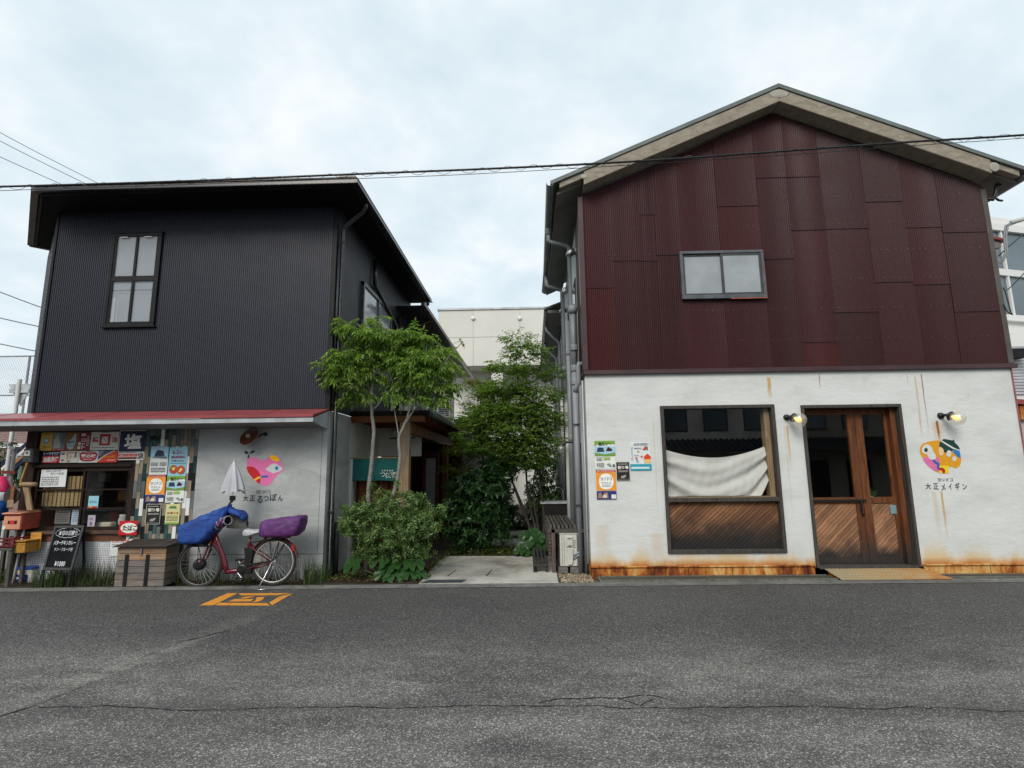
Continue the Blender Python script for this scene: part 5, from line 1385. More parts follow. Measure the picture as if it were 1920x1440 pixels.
boardL('enamel_sign','yellow enamel sign with blue ball and red lettering at the row end','sign',76,809.5,98,845,YS,(206,165,62),[('e',(120,150,175),.48,.5,.26,.17),('l',(110,80,20),.1,.8,.9,.93,1),('e',(190,205,210),.5,.53,.12,.08),('t',(120,40,25),'カレー',.22,.1,.92,.28,.03)],group=SG)
boardL('enamel_sign','faded grey picture sign with red strip right of the yellow one','sign',98.5,809,122,845,YS,(120,130,132),[('p',(170,170,160),[(.1,.12),(.15,.6),(.4,.85),(.55,.5),(.7,.5),(.65,.12)]),('p',(90,110,120),[(.6,.4),(.7,.95),(.98,.98),(.95,.3)]),('r',RED,0,0,1,.1),('t',(225,215,205),'コーデリ',.08,.015,.92,.085,.02)],group=SG)
boardL('enamel_sign','brown enamel sign with pale blue drop shape','sign',122.5,808.5,146,845,YS,(140,92,48),[('r',(120,60,40),0,0,.25,.4),('p',(168,192,205),smooth_loop([(.15,.3),(.3,.1),(.6,.08),(.8,.28),(.85,.55),(.82,.8),(.72,.86),(.5,.62),(.25,.48)],5)),('t',(70,40,40),'銀盤',.24,.36,.78,.5,.02),('t',(50,50,60),'ランプ',.26,.2,.8,.32,.02)],group=SG)
boardL('enamel_sign','dark red enamel sign with white vertical lettering','sign',146.5,808,169,844,YS,(132,26,42),[('e',(205,200,195),.42,.8,.22,.08),('t',(222,216,208),'ロ',.3,.44,.66,.6,.03),('t',(222,216,208),'ー',.34,.3,.6,.36,.03),('t',(222,216,208),'ト',.34,.06,.66,.26,.03),('l',(220,205,200),.72,.2,.96,.75,5),('r',(214,208,200),.02,.05,.26,.22),('r',(214,208,200),.05,.26,.28,.42)],group=SG)
boardL('enamel_sign','wide white enamel sign with red characters either side of a red square','sign',170,808,222.5,843.5,YS,WHT,[('t',RED,'醤',.06,.38,.28,.68,.03),('t',RED,'油',.74,.38,.96,.68,.03),('r',RED,.32,.24,.70,.82),('r',WHT,.40,.34,.62,.70),('r',RED,.36,.80,.74,.83),('p',BLK,[(.42,.68),(.44,.68),(.61,.36),(.59,.36)]),('l',(60,60,62),.36,.88,.66,.95,1),('l',(70,50,50),.08,.08,.92,.15,1)],group=SG)
boardL('enamel_sign','large navy enamel sign with one white character','sign',223.5,807,272.5,848,YL-.02,NAVY,[('r',WHT,0,0,1,.025),('r',WHT,0,.975,1,1),('r',WHT,0,0,.02,1),('t',(226,226,220),'塩',.20,.16,.86,.84,.035)],group=SG)
boardL('enamel_sign','red sign with white characters under a navy strip','sign',79,846.5,112,868,YS,RED,[('r',NAVY,0,.62,1,1),('t',(205,215,225),'トーマ不燃圧',.08,.68,.96,.94,.03),('t',(222,216,212),'油画復圧',.06,.06,.96,.56,.03)],group=SG)
boardL('enamel_sign','cream sign with a red character between black ones','sign',112.5,846,146.5,867.5,YS,(206,202,190),[('t',(176,36,36),'酒',.34,.3,.72,.92,.03),('t',BLK,'特',.06,.64,.26,.9,.02),('t',BLK,'金',.06,.08,.26,.34,.02),('t',BLK,'は',.42,.05,.58,.24,.02),('t',BLK,'東',.78,.7,.92,.94,.02),('t',BLK,'和',.78,.42,.92,.66,.02)],group=SG)
boardL('enamel_sign','white sign with a dark red rounded badge','sign',147,845.5,183.5,867.5,YS,(198,205,205),[('p',(158,30,50),smooth_loop([(.06,.55),(.1,.85),(.5,.97),(.9,.85),(.96,.55),(.85,.2),(.5,.1),(.15,.2)],4)),('t',(228,222,216),'素の味',.12,.4,.9,.74,.03),('l',(225,215,212),.25,.24,.75,.34,1),('l',(225,215,212),.28,.8,.75,.88,1)],group=SG)
boardL('enamel_sign','orange red sign with diagonal yellow lettering','sign',184,845,219.5,867,YS,(206,62,36),[('p',(70,75,105),[(0,1),(.8,1),(.4,.7),(0,.2)]),('p',(210,212,215),[(0,.2),(.4,.7),(.8,1),(.9,1),(.45,.66),(.03,.12)]),('p',(130,130,140),[(0,1),(.3,1),(.12,.6),(0,.5)]),('t',(232,180,40),'黄金ファーネス',.2,.36,.86,.62,.02,.35),('l',(235,215,205),.5,.14,.94,.26,1)],group=SG)
boardL('enamel_sign','low white sign with red bars and black letters below the navy one','sign',221,849,270.5,862.5,YL-.018,(210,210,206),[('r',(190,34,40),.02,.5,.72,.86),('t',(230,220,215),'ABCオリエンタル',.06,.56,.68,.8,.02),('r',(150,45,30),.02,.14,.72,.42),('r',BLK,.02,.14,.72,.26),('t',(45,50,60),'SR',.75,.16,.99,.9,.03)],group=SG)
boardL('tobacco_sign','red and white enamel sign lettered with three black characters','sign',223,976.5,257,1003.5,YL-.075,(190,28,38),[('e',(226,224,216),.55,.5,.46,.36),('t',(40,34,34),'たばこ',.2,.3,1.0,.7,.04)])
boardL('ointment_sign','white enamel sign with red lettering behind the wooden box lid','sign',207,1004,247,1043,YL-.02,(212,214,214),[('e',(40,40,46),.3,.88,.06,.06),('r',(212,214,214),.28,.86,.32,.9),('tk',(188,40,50),'ヒロポン丸',.06,.62,.62,.8,.03,.2),('l',(90,90,95),.1,.5,.6,.6,1),('p',(50,80,70),[(.78,.8),(.9,.95),(1,.95),(1,.86)]),('p',(225,90,50),[(.7,.72),(.8,.82),(.9,.7),(.8,.66)])])
# notices behind / on the shop glass
boardL('handwritten_notice','large white handwritten notice behind the left shop pane','notice',76,880,124,913,YL+.02,(222,224,224),[('l',(45,48,60),.06,.06,.72,.6,5),('tk',(45,48,60),'お久しぶりです',.06,.84,.9,.96,.01),('tk',(45,48,60),'カレーの日',.3,.68,.95,.82,.01)],th=.002)
boardL('small_poster','small light blue poster on the right shop pane','poster',165.5,930,184.5,953,YL-.004,(142,198,210),[('l',(50,90,150),.12,.42,.86,.62,2),('l',(220,150,150),.3,.75,.8,.82,1),('r',(160,50,35),.05,.0,.95,.16),('e',(220,150,60),.3,.12,.14,.08)],th=.002)
boardL('price_card','grey menu card propped inside the left pane','card',103,957,131,982,YL+.10,(118,116,112),[('l',(50,48,46),.1,.12,.9,.9,6)],th=.003)
boardL('paper_sheet','pale blue paper sheet propped inside the left pane','paper',134,956,156,984,YL+.10,(180,198,212),[('l',(110,130,150),.1,.2,.9,.8,5)],th=.002)
boardL('lilac_leaflet','lilac leaflet standing inside the right pane','leaflet',164,966,178,993,YL+.08,(196,184,202),[('tk',(90,70,110),'QA',.15,.62,.7,.85,.02),('r',(120,112,150),.3,.3,.62,.52)],th=.002)
# posters on the tile strip
YT = YL-.018; PG = 'event posters taped to the tile strip'
SKY=(120,170,205)
def event_poster_items(): return [('p',(118,160,60),[(0,1),(1,1),(1,.86),(.8,.9),(.5,.86),(.2,.9),(0,.8)]),('t',(40,50,20),'開放デー',.2,.82,.86,.95,.03),('r',(160,200,220),.0,.52,1,.80),('p',(40,58,72),[(.1,.6),(.16,.76),(.42,.76),(.48,.6)]),('p',(70,24,28),[(.56,.66),(.66,.78),(.86,.7),(.84,.62),(.58,.62)]),('p',(110,150,70),[(0,.46),(1,.46),(1,.58),(.5,.52),(0,.58)]),('r',(150,185,95),.42,.32,.74,.42),('l',(90,95,90),.08,.28,.36,.42,3),('l',(90,95,90),.08,.05,.44,.22,4),('p',(140,150,140),[(.55,.16),(.7,.2),(.82,.1),(.76,.06)]),('r',(90,90,92),.86,.06,.96,.16)]
def market_items(): return [('r',(184,42,40),0,.93,1,1),('l',(235,215,190),.06,.945,.94,.985,1),('p',(232,150,50),[(0,.3),(1,.3),(1,.92),(0,.92)]),('p',(236,236,232),smooth_loop([(.14,.6),(.25,.82),(.5,.88),(.76,.82),(.88,.6),(.76,.4),(.5,.34),(.24,.4)],4)),('t',(40,48,80),'ヨリドコ',.22,.64,.8,.75,.02),('t',(60,66,90),'マルシェ',.26,.53,.76,.60,.02),('l',(90,95,110),.3,.42,.72,.51,2),('r',(44,52,110),0,0,1,.28),('p',(150,120,100),[(.05,.04),(.08,.2),(.2,.24),(.3,.1),(.4,.22),(.55,.24),(.6,.04)]),('p',(215,205,190),[(.3,.05),(.34,.15),(.5,.16),(.52,.05)]),('r',(222,222,226),.74,.02,.98,.16)]
def story_items(): return [('r',(196,192,184),0,0,.03,1),('r',(196,192,184),.97,0,1,1),('r',(196,192,184),0,0,1,.02),('r',(196,192,184),0,.98,1,1),('t',(226,222,212),'語り場',.12,.62,.9,.80,.03),('l',(190,186,180),.15,.85,.85,.92,1),('l',(190,186,180),.15,.46,.88,.56,2),('p',(160,156,150),[(.3,.16),(.36,.26),(.6,.3),(.72,.34),(.66,.2),(.5,.14)]),('l',(130,126,120),.1,.06,.9,.12,1)]
boardL('house_poster','pale poster picturing a dark house on blue sky, upper left on the tiles','poster',282,837,315,890,YT,(216,220,218),[('r',(150,192,214),0,.6,1,1),('p',(36,52,66),[(.2,.64),(.3,.82),(.42,.88),(.72,.84),(.8,.66)]),('p',(90,110,120),[(.1,.6),(.3,.66),(.9,.64),(.98,.56)]),('tk',(200,60,60),'ヨリドコ',.1,.9,.5,.97,.01),('l',(50,54,58),.06,.3,.46,.44,3),('l',(60,64,68),.56,.3,.94,.44,3),('l',(60,64,68),.08,.08,.9,.26,3)],th=.002,group=PG,curl=.01)
boardL('morning_poster','light blue poster for a morning menu with dated lettering and bread','poster',316.5,838.5,350.5,893,YT,(146,196,212),[('t',(150,50,95),'6.21',.18,.76,.62,.90,.02),('tk',(150,50,95),'THU',.66,.76,.88,.82,.01),('t',(150,50,95),'MORNING',.14,.61,.9,.71,.02),('t',(130,60,100),'7:30',.14,.50,.42,.57,.02),('l',(130,60,100),.46,.5,.86,.56,1),('r',(90,160,190),.06,.44,.94,.46),('e',(176,72,40),.3,.24,.22,.15),('e',(188,82,50),.72,.22,.22,.15),('p',(232,196,130),[(.22,.22),(.3,.32),(.42,.3),(.36,.2)]),('p',(236,206,140),[(.6,.16),(.72,.3),(.82,.24),(.7,.14)]),('e',(120,150,50),.18,.3,.08,.05)],th=.002,group=PG,curl=.01)
boardL('market_poster','orange and white market poster, middle left on the tiles','poster',274,891,309.5,942,YT-.002,(226,226,222),market_items(),th=.002,group=PG,curl=.01)
boardL('open_day_poster','green open-day poster with houses, middle right on the tiles','poster',312,892.5,346,942,YT-.002,(222,226,220),event_poster_items(),th=.002,group=PG,curl=.01)
boardL('story_poster','small black poster with white characters low on the tiles','poster',273.5,945,301,983,YT,(34,33,34),story_items(),th=.002,group=PG)
boardL('menu_flyer','small pale yellow flyer with green edge low on the tiles','poster',310,945,336.5,983,YT,(208,202,150),[('p',(84,128,76),[(.2,.78),(.3,.9),(.7,.9),(.8,.76)]),('r',(150,110,60),.12,.5,.3,.6),('r',(120,84,50),.36,.5,.52,.6),('r',(188,140,50),.58,.5,.72,.6),('r',(160,120,50),.78,.5,.9,.6),('l',(120,125,80),.1,.16,.9,.44,4),('r',(120,160,80),0,0,1,.09)],th=.002,group=PG)
# posters on the white wall
YP2 = YR-.006; PG2 = 'event posters taped to the white wall'
boardL('open_day_poster','green open-day poster with houses, topmost left on the white wall','poster',1115,826.5,1153.5,879,YP2,(222,226,220),event_poster_items(),th=.002,group=PG2,curl=.012)
boardL('market_poster','orange and white market poster, lowest on the white wall','poster',1118,881.5,1155,936,YP2,(226,226,222),market_items(),th=.002,group=PG2,curl=.012)
boardL('story_poster','small black poster with white characters on the white wall','poster',1155.5,866,1181,902,YP2,(34,33,34),story_items(),th=.002,group=PG2)
boardL('festival_poster','white poster with teal foot and orange house drawing on the white wall','poster',1181,828,1220.5,882,YP2,(216,222,222),[('r',(50,152,176),0,0,1,.22),('r',(214,226,226),.04,.06,.9,.12),('p',(214,70,34),[(.66,.38),(.66,.48),(.83,.58),(.98,.48),(.98,.38)]),('r',(226,190,110),.66,.26,.98,.38),('p',(204,60,60),[(.6,.72),(.75,.84),(.82,.78),(.74,.7)]),('p',(90,110,50),[(.76,.84),(.86,.82),(.86,.7),(.8,.7)]),('e',(206,90,100),.3,.42,.05,.05),('e',(206,80,80),.55,.48,.05,.03),('e',(110,160,190),.34,.32,.05,.04),('e',(180,170,110),.4,.66,.06,.03),('l',(90,94,98),.2,.86,.9,.95,2),('l',(100,104,108),.22,.74,.55,.8,1),('t',(70,90,140),'ロイヤルズ',.06,.3,.14,.92,.01),('l',(60,64,70),.2,.5,.42,.54,1)],th=.002,group=PG2,curl=.012)
# lettering on the noren
m = MB()
for s_, a, b, c_, d in (('つ',713,722,886,894),('む',722.5,729,886,896),('ぎ',729.5,734.5,884,896),('り',734,737,886,893),('庵',735.5,742,884.5,895.5)):
    x0, z1 = XZ(onY(a,c_,YP+.02)); x1, z0 = XZ(onY(b,d,YP+.02)); put_text(m, s_, x0, z0, x1, z1, YP+.022, .02)
for k in range(5):
    x0, z0 = XZ(onY(716+k*4.6,883.5,YP+.02)); m.box(x0, x0+.022, YP+.0215, YP+.0225, z0, z0+.022)
m.build('lettering', ink(200,205,195), nr)
# ================================================================== bicycle
YB_ = 8.02
def B(px_, py, dy=0.0): return onY(px_, py, YB_+dy)
fw_ = Vector((B(374.5,1063).x, YB_, .335)); rw_ = Vector((B(513,1054).x, YB_, .365))
bike = thing('bicycle', 'maroon electric bicycle parked facing left, blue front cover and purple rear cover', 'bicycle', ((fw_.x+rw_.x)/2, YB_, 0))
ST = M['chrome']
def wheel(c, rimcol):
    m = MB(); m.torus(c, (0,1,0), .313, .021, 44, 10); wv = m.build('wheel', M['tyre'], bike, smooth=True)
    m = MB(); m.torus(c, (0,1,0), .286, .011, 44, 8); m.build('rim', rimcol, wv, smooth=True)
    m = MB(); r2 = random.Random(1)
    for k in range(28):
        a = 2*math.pi*k/28; b = a+(.28 if k % 2 else -.28); s_ = .022 if k % 4 < 2 else -.022
        m.tube([c+Vector((.03*math.cos(b),s_,.03*math.sin(b))), c+Vector((.283*math.cos(a),0,.283*math.sin(a)))], .0017, 4, False)
    m.build('spokes', ST, wv)
    return wv
rimm = pm('pale_rim', (.55,.54,.50,1), .35, .15, 9, metal=.5)
wf_ = wheel(fw_, pm('grey_rim', (.12,.12,.12,1), .4, .2, 9, metal=.5)); wr_ = wheel(rw_, rimm)
m = MB(); m.lathe([(.03,-.06),(.075,-.05),(.085,-.02),(.085,.03),(.07,.05),(.03,.06)], fw_, (0,1,0), 20); m.build('hub_motor', M['black_iron'], wf_, smooth=True)
m = MB(); m.lathe([(.02,-.06),(.035,-.04),(.03,0),(.035,.04),(.02,.06)], rw_, (0,1,0), 14); m.lathe([(.05,-.045),(.055,-.04),(.05,-.035)], rw_, (0,1,0), 16); m.build('hub', M['steel'], wr_, smooth=True)
BR = M['bike_red']
m = MB()
hd = B(404,1003); bb = B(452,1072)
m.tube([B(403,996), B(409,1018), B(418,1040), B(423,1060), B(426,1074)], [.026,.03,.034,.036,.034], 12)
m.tube([B(424,1072), B(435,1071), B(446,1070), B(452,1071)], [.036,.036,.034,.03], 12)
m.build('down_tube', BR, bike, smooth=True)
m = MB(); m.tube([bb, B(463,1045), B(467,1020), B(470.5,1004)], [.02,.019,.018,.016], 10); m.build('seat_tube', BR, bike, smooth=True)
m = MB()
for s_ in (-.055, .055):
    m.tube([bb+Vector((0,s_*.5,0)), Vector((bb.x*.35+rw_.x*.65, YB_+s_, .34)), rw_+Vector((0,s_,0))], [.014,.013,.012], 8)
    m.tube([B(466,1019)+Vector((0,s_*.4,0)), B(488,1036)+Vector((0,s_,0)), rw_+Vector((0,s_,0))], [.012,.011,.011], 8)
m.build('rear_stays', BR, bike, smooth=True)
m = MB()
for s_ in (-.05, .05): m.tube([B(399,1012)+Vector((0,s_*.6,0)), B(393,1027)+Vector((0,s_,0)), B(384,1048)+Vector((0,s_,0)), fw_+Vector((0,s_,0))], [.017,.016,.014,.012], 8)
m.tube([B(399,1014), B(406,985)], .018, 10)
m.build('fork', BR, bike, smooth=True)
def fender(c, r, a0, a1, mat, w=.028):
    m = MB(); n = 26
    for i in range(n+1):
        a = R(a0+(a1-a0)*i/n)
        for y_, dr in ((-w,-.012),(-w*.6,.004),(0,.008),(w*.6,.004),(w,-.012)): m.v.append((c.x+(r+dr)*math.cos(a), c.y+y_, c.z+(r+dr)*math.sin(a)))
    for i in range(n):
        for j in range(4): q_ = i*5+j; m.f.append([q_,q_+1,q_+6,q_+5]); m.mi.append(0)
    return m.build('mudguard', mat, bike, smooth=True)
fender(fw_, .353, -12, 78, BR); fender(rw_, .353, 8, 170, BR)
m = MB(); m.hexa([B(460,1064,-.05),B(469,1067,-.05),B(469,1067,.05),B(460,1064,.05),B(457.5,1026,-.05),B(477,1028,-.05),B(477,1028,.05),B(457.5,1026,.05)]); m.build('battery', M['black_iron'], bike, bevel=.012)
m = MB(); m.lathe([(.05,-.06),(.075,-.05),(.085,-.02),(.085,.03),(.06,.05)], B(456,1066), (0,1,0), 18); m.box(B(452,1066).x,B(474,1066).x,YB_-.05,YB_+.05,.2,.29); m.build('drive_unit', M['black_iron'], bike, bevel=.01)
m = MB(); m.tube([bb+Vector((0,-.09,0)), B(453,1083,-.1)], .011, 8); m.tube([bb+Vector((0,.09,0)), B(448,1052,.1)], .011, 8); m.build('crank', ST, bike)
m = MB(); p = B(449,1088,-.14); m.box(p.x-.05,p.x+.05,p.y-.05,p.y+.04,p.z-.012,p.z+.015); p = B(449,1050,.14); m.box(p.x-.05,p.x+.05,p.y-.04,p.y+.05,p.z-.012,p.z+.015); m.build('pedal', M['black_iron'], bike, bevel=.004)
m = MB(); p0, p1 = B(462,1060,-.062), B(508,1053,-.062); m.bar(p0, p1, .008, .034); m.build('chain_guard', M['black_iron'], bike, bevel=.01)
m = MB(); m.tube([bb+Vector((.02,0,0)), rw_+Vector((0,-.05,-.02))], .012, 8); m.build('chain_stay', BR, bike, smooth=True)
m = MB(); m.tube([B(470,1008), B(473,999)], .014, 8); m.build('seat_post', ST, bike)
def cover(st, y0, name, mat, seed=1, wr=.009, parent=bike, n=40, power=3.2, open_end=False):
    """skin over stations (px x, top px y, bottom px y, half width)"""
    r2 = random.Random(seed); m = MB(); ph = [r2.uniform(0,6.28) for _ in range(6)]
    dense = []
    for i in range(len(st)-1):
        for k in range(8):
            t_ = k/8; a, b = st[i], st[i+1]; t2_ = t_*t_*(3-2*t_)
            dense.append([a[0]+(b[0]-a[0])*t_] + [a[j]+(b[j]-a[j])*t2_ for j in (1,2,3)])
    dense.append(list(st[-1])); rows = len(dense)
    for i, (px_, pt, pb, hw) in enumerate(dense):
        pT, pB = onY(px_, pt, y0), onY(px_, pb, y0); x = (pT.x+pB.x)/2; zc_, hz = (pT.z+pB.z)/2, (pT.z-pB.z)/2
        for j in range(n):
            a = 2*math.pi*j/n; ca, sa = math.cos(a), math.sin(a)
            e_ = 2/power
            yy = hw*math.copysign(abs(ca)**e_, ca); zz_ = hz*math.copysign(abs(sa)**e_, sa)
            tt = x*7.5+zz_*5+ph[4]; rdg = 1-4*abs((tt % 1)-.5)
            tt2 = x*4-zz_*9+yy*3+ph[5]; rdg2 = 1-4*abs((tt2 % 1)-.5)
            w_ = wr*(rdg*.7+rdg2*.6)+.5*wr*(math.sin(x*38+zz_*30+ph[0])*.6+math.sin(x*23-zz_*47+yy*13+ph[1])*.7+abs(math.sin(zz_*62+x*31+ph[2]))*.8-.4+.4*math.sin(x*90+zz_*55+ph[3]))
            m.v.append((x+w_*.3, y0+yy*(1+w_/max(hw,.02)*.5), zc_+zz_+w_*.6))
    for i in range(rows-1):
        for j in range(n): m.f.append([i*n+j,i*n+(j+1)%n,(i+1)*n+(j+1)%n,(i+1)*n+j]); m.mi.append(0)
    m.f.append(list(range(n-1,-1,-1))); m.mi.append(0)
    if not open_end: m.f.append([(rows-1)*n+j for j in range(n)]); m.mi.append(0)
    return m.build(name, mat, parent, smooth=True)
cover([(343.5,986,1012,.12),(346,982,1017,.16),(354,978.5,1019.5,.175),(368,972.5,1020,.18),(384,965,1019,.18),(396,960.5,1012,.17),(406,956.5,1000,.15),(416,952,985,.13),(424,949,975,.11),(430,946.5,962,.07),(432,946,955,.03)], YB_, 'basket_cover', M['tarp_blue'], 3, .009, power=4.6)
cover([(430,950,960,.05),(438,953.5,964,.1),(448,956.5,966,.12),(456,961,970,.12),(460,965,976,.1)], YB_, 'basket_hood', M['tarp_blue'], 6, .008)
cover([(491.5,982,1003,.06),(494,977,1006,.13),(502,973.5,1008.5,.16),(520,971,1008,.17),(540,968.5,1007.5,.17),(558,966.3,1004.5,.17),(565,965.5,999,.165),(569,965.5,989,.15),(571,966.5,976,.11)], YB_, 'child_seat_cover', M['tarp_purple'], 9, .007)
cover([(458,995,1003,.05),(462,992,1005,.09),(470,992,1006,.11),(480,992.5,1003,.12),(490,993,1000,.1),(493,994,999,.06)], YB_, 'saddle_cover', M['silver_cloth'], 12, .008)
flo = NT('floral_cloth'); fv = flo.n('ShaderNodeTexVoronoi'); flo.l(flo.obj(), fv.inputs['Vector']); fv.inputs['Scale'].default_value = 38
flo.out(flo.ramp(flo.xyz(fv.outputs['Color'])[0], [(.0,(.015,.015,.06,1)),(.55,(.02,.02,.09,1)),(.62,(.42,.05,.16,1)),(.8,(.45,.45,.5,1)),(.9,(.02,.02,.09,1))]), .7)
m = MB(); m.tube([B(404,990,.02),B(412,984,-.1),B(421,977,-.16),B(427,976,-.2)], [.045,.065,.072,.064], 16, False); m.build('handlebar_muff', flo.m, bike, smooth=True)
m = MB(); m.torus(B(427.5,976,-.2), (.8,-.5,.1), .06, .009, 20, 6); m.build('muff_lining', pm('muff_grey', (.22,.22,.24,1), .7, .2, 9), bike, smooth=True)
m = MB(); m.tube([B(410,996,-.05),B(414,992,-.1),B(412,986,-.14)], .013, 8); m.tube([B(404,1000),B(408,990),B(416,982)], .014, 8); m.build('handlebar', ST, bike, smooth=True)
m = MB(); nv = 12
for i in range(nv+1):
    t_ = i/nv
    pt = onY(428+36*t_, 966-10*math.sin(math.pi*min(t_*1.15,1))*.6+6*t_*t_, YB_+.02+.08*math.sin(t_*3))
    pb = onY(424+40*t_, 990+1.5*math.sin(t_*3), YB_+.02+.1*math.sin(t_*3))
    m.v += [tuple(pt), tuple(pb)]
for i in range(nv): m.f.append([2*i,2*i+1,2*i+3,2*i+2]); m.mi.append(0)
m.build('hood_lining', pm('grey_vinyl', (.17,.175,.18,1), .5, .25, 9), bike, smooth=True)
m = MB(); m.tube([B(455,960,.05),B(463,968,.05),B(465.5,980,.05),B(464.5,990,.05)], .006, 6); p = B(464,982,.04); m.box(p.x-.012,p.x+.012,p.y-.01,p.y,p.z-.035,p.z+.035); m.build('hood_edge', M['black_iron'], bike)
m = MB()
for s_ in (-.07,.07):
    m.tube([B(470,1018,s_), B(500,1012,s_), B(545,1007,s_)], .008, 6)
    for a_, b_ in ((505,510),(525,517),(540,519)): m.tube([B(a_,1009,s_), rw_+Vector((0,s_*.8,0))], .006, 6)
for px_ in (482,505,528,545): m.tube([B(px_,1010,-.07),B(px_,1010,.07)], .006, 6)
m.build('rear_rack', M['black_iron'], bike)
m = MB(); p = B(549.5,1027); m.box(p.x-.012,p.x+.03,p.y-.035,p.y+.035,p.z-.045,p.z+.035); m.build('tail_reflector', pm('red_reflector', (.35,.012,.03,1), .2, .2, 30, spec=.8), bike, bevel=.006)
m = MB()
for s_ in (-.06, .06): m.tube([rw_+Vector((0,s_,0)), Vector((rw_.x-.1,YB_+s_*1.4,.12)), Vector((rw_.x-.15,YB_+s_*2.4,.012))], .009, 8)
m.tube([Vector((rw_.x-.16,YB_-.16,.012)), Vector((rw_.x-.02,YB_-.17,.012))], .01, 8); m.tube([Vector((rw_.x-.15,YB_-.144,.02)), Vector((rw_.x-.15,YB_+.144,.02))], .008, 8)
m.build('kickstand', ST, bike, smooth=True)
# basket under the blue cover and front carrier bracket
m = MB(); m.box(B(362,1018).x,B(396,1018).x,YB_-.1,YB_+.1,B(380,1022).z-.015,B(380,1022).z); m.tube([B(372,1023,-.06),fw_+Vector((0,-.06,0))], .006, 6); m.tube([B(372,1023,.06),fw_+Vector((0,.06,0))], .006, 6); m.build('front_carrier', M['black_iron'], bike)
# parasol clipped to the handlebar
tip, base_ = B(439,864,-.02), B(436.5,932,-.02)
um = thing('closed_parasol', 'closed silver parasol clipped upright above the bicycle handlebar', 'parasol', tuple(base_))
m = MB(); n = 64; rows = [(0,.006),(.08,.028),(.3,.075),(.6,.125),(.85,.165),(1.0,.185)]
ax = (base_-tip)
for k, (t_, r_) in enumerate(rows):
    for j in range(n):
        a = 2*math.pi*j/n; pl = 1-.34*abs(math.sin(a*4+.6))**.7*(t_**.5)+.1
        dz = (.018*math.cos(a*8+.6)+.02*math.sin(a*3)) * (1 if k == len(rows)-1 else 0)
        c_ = tip+ax*(t_*.86)
        m.v.append((c_.x+r_*pl*math.cos(a)*1.02, c_.y+r_*pl*math.sin(a)*.75, c_.z-dz))
for k in range(len(rows)-1):
    for j in range(n): m.f.append([k*n+j,k*n+(j+1)%n,(k+1)*n+(j+1)%n,(k+1)*n+j]); m.mi.append(0)
m.build('canopy', M['silver_cloth'], um, smooth=True)
m = MB(); m.tube([tip+Vector((0,0,.04)), base_+Vector((0,0,-.02))], .007, 8); m.build('shaft', ST, um)
m = MB()
for j in range(8): a = 2*math.pi*j/8; m.tube([tip+ax*.5, tip+ax*.82+Vector((.13*math.cos(a),.1*math.sin(a),0))], .003, 4)
m.build('ribs', ST, um)
m = MB(); m.box(base_.x-.035,base_.x+.03,base_.y-.03,base_.y+.03,base_.z-.05,base_.z+.02); m.tube([base_+Vector((0,0,-.05)), B(430,945,-.02), B(414,985,-.02)], [.02,.014,.012], 8); m.build('clamp', M['black_iron'], um, bevel=.004)
# painted orange stop mark on the road
def road_paint(name, label, pxs_list):
    t_ = thing(name, label, 'road marking', (-3.72, 7.35, .004))
    om = NT('orange_road_paint'); p = om.pos(); f_ = om.noise(p, 60, 4, .7); g_ = om.noise(p, 9, 4)
    a_ = om.math('ADD', om.math('MULTIPLY', f_, .7), om.math('MULTIPLY', g_, .4))
    om.out(om.mix(om.sstep(a_, .60, .68), (.72,.29,.03,1), (.07,.065,.06,1)), .7)
    for pts in pxs_list:
        m = MB(); q = [onZ(*p_, .004) for p_ in pts]; m.add([tuple(v) for v in q], [tuple(range(len(q)))[::-1]]); m.build('stroke', om.m, t_)
def strip(a, b, c_, d): return [a, b, c_, d]
road_paint('road_marking','orange painted square mark on the asphalt beside the bicycle',[
  [(374,1135),(427,1112),(446,1112),(400,1135)], [(403,1135),(411,1130),(500,1131),(507,1135.5)],[(510,1135),(505,1130),(524,1118),(549,1112.5)],[(447,1112.5),(452,1116.5),(520,1116),(545,1112)],
  [(447,1121.5),(463,1118.5),(480,1118.5),(460,1122)],[(427,1128),(440,1123),(476,1123),(470,1127.5)],[(478,1127),(482,1119.5),(496,1119.5),(492,1125),(482,1128.5),(470,1129)]])
# ================================================================== wooden storage box with ribbed lid
bx0, bx1, by0, by1 = onY(214,1098,8.04).x+.01, onY(306,1098,8.04).x+.01, 8.02, 8.40
zf, zb_ = onY(262,1026,8.02).z, onY(290,1011.5,8.4).z
wb = thing('storage_box', 'weathered timber storage box with brown ribbed lid left of the bicycle', 'box', ((bx0+bx1)/2, by0, 0))
nb = 6; hs = [.03+(zf-.03)*k/nb for k in range(nb+1)]
for k in range(nb):
    m = MB(); m.box(bx0,bx1,by0+rnd.uniform(0,.004),by0+.022,hs[k]+.003,hs[k+1]-.003); m.build('board', M['crate_warm'] if k > 3 else M['crate_wood'], wb, bevel=.003)
for k in range(nb):
    z1_ = hs[k+1]-.003
    m = MB(); m.box(bx1-.022,bx1-.001,by0+.023,by1,hs[k]+.003,z1_); m.build('board', M['crate_wood'], wb, bevel=.003)
    m = MB(); m.box(bx0+.001,bx0+.022,by0+.023,by1,hs[k]+.003,z1_); m.build('board', M['crate_wood'], wb, bevel=.003)
m = MB(); m.prismx([(by0+.02,zf),(by1,zf),(by1,zb_-.02)], bx1-.023, bx1-.002); m.prismx([(by0+.02,zf),(by1,zf),(by1,zb_-.02)], bx0+.002, bx0+.023); m.box(bx0,bx1,by1+.001,by1+.02,.03,zb_-.02); m.build('gable_board', M['crate_wood'], wb)
for px_ in (237, 276):
    x = onY(px_,1060,8.02).x; m = MB(); m.box(x-.025,x+.025,by0-.016,by0-.001,.0,zf-.1); m.build('strap', M['black_iron'], wb, bevel=.003)
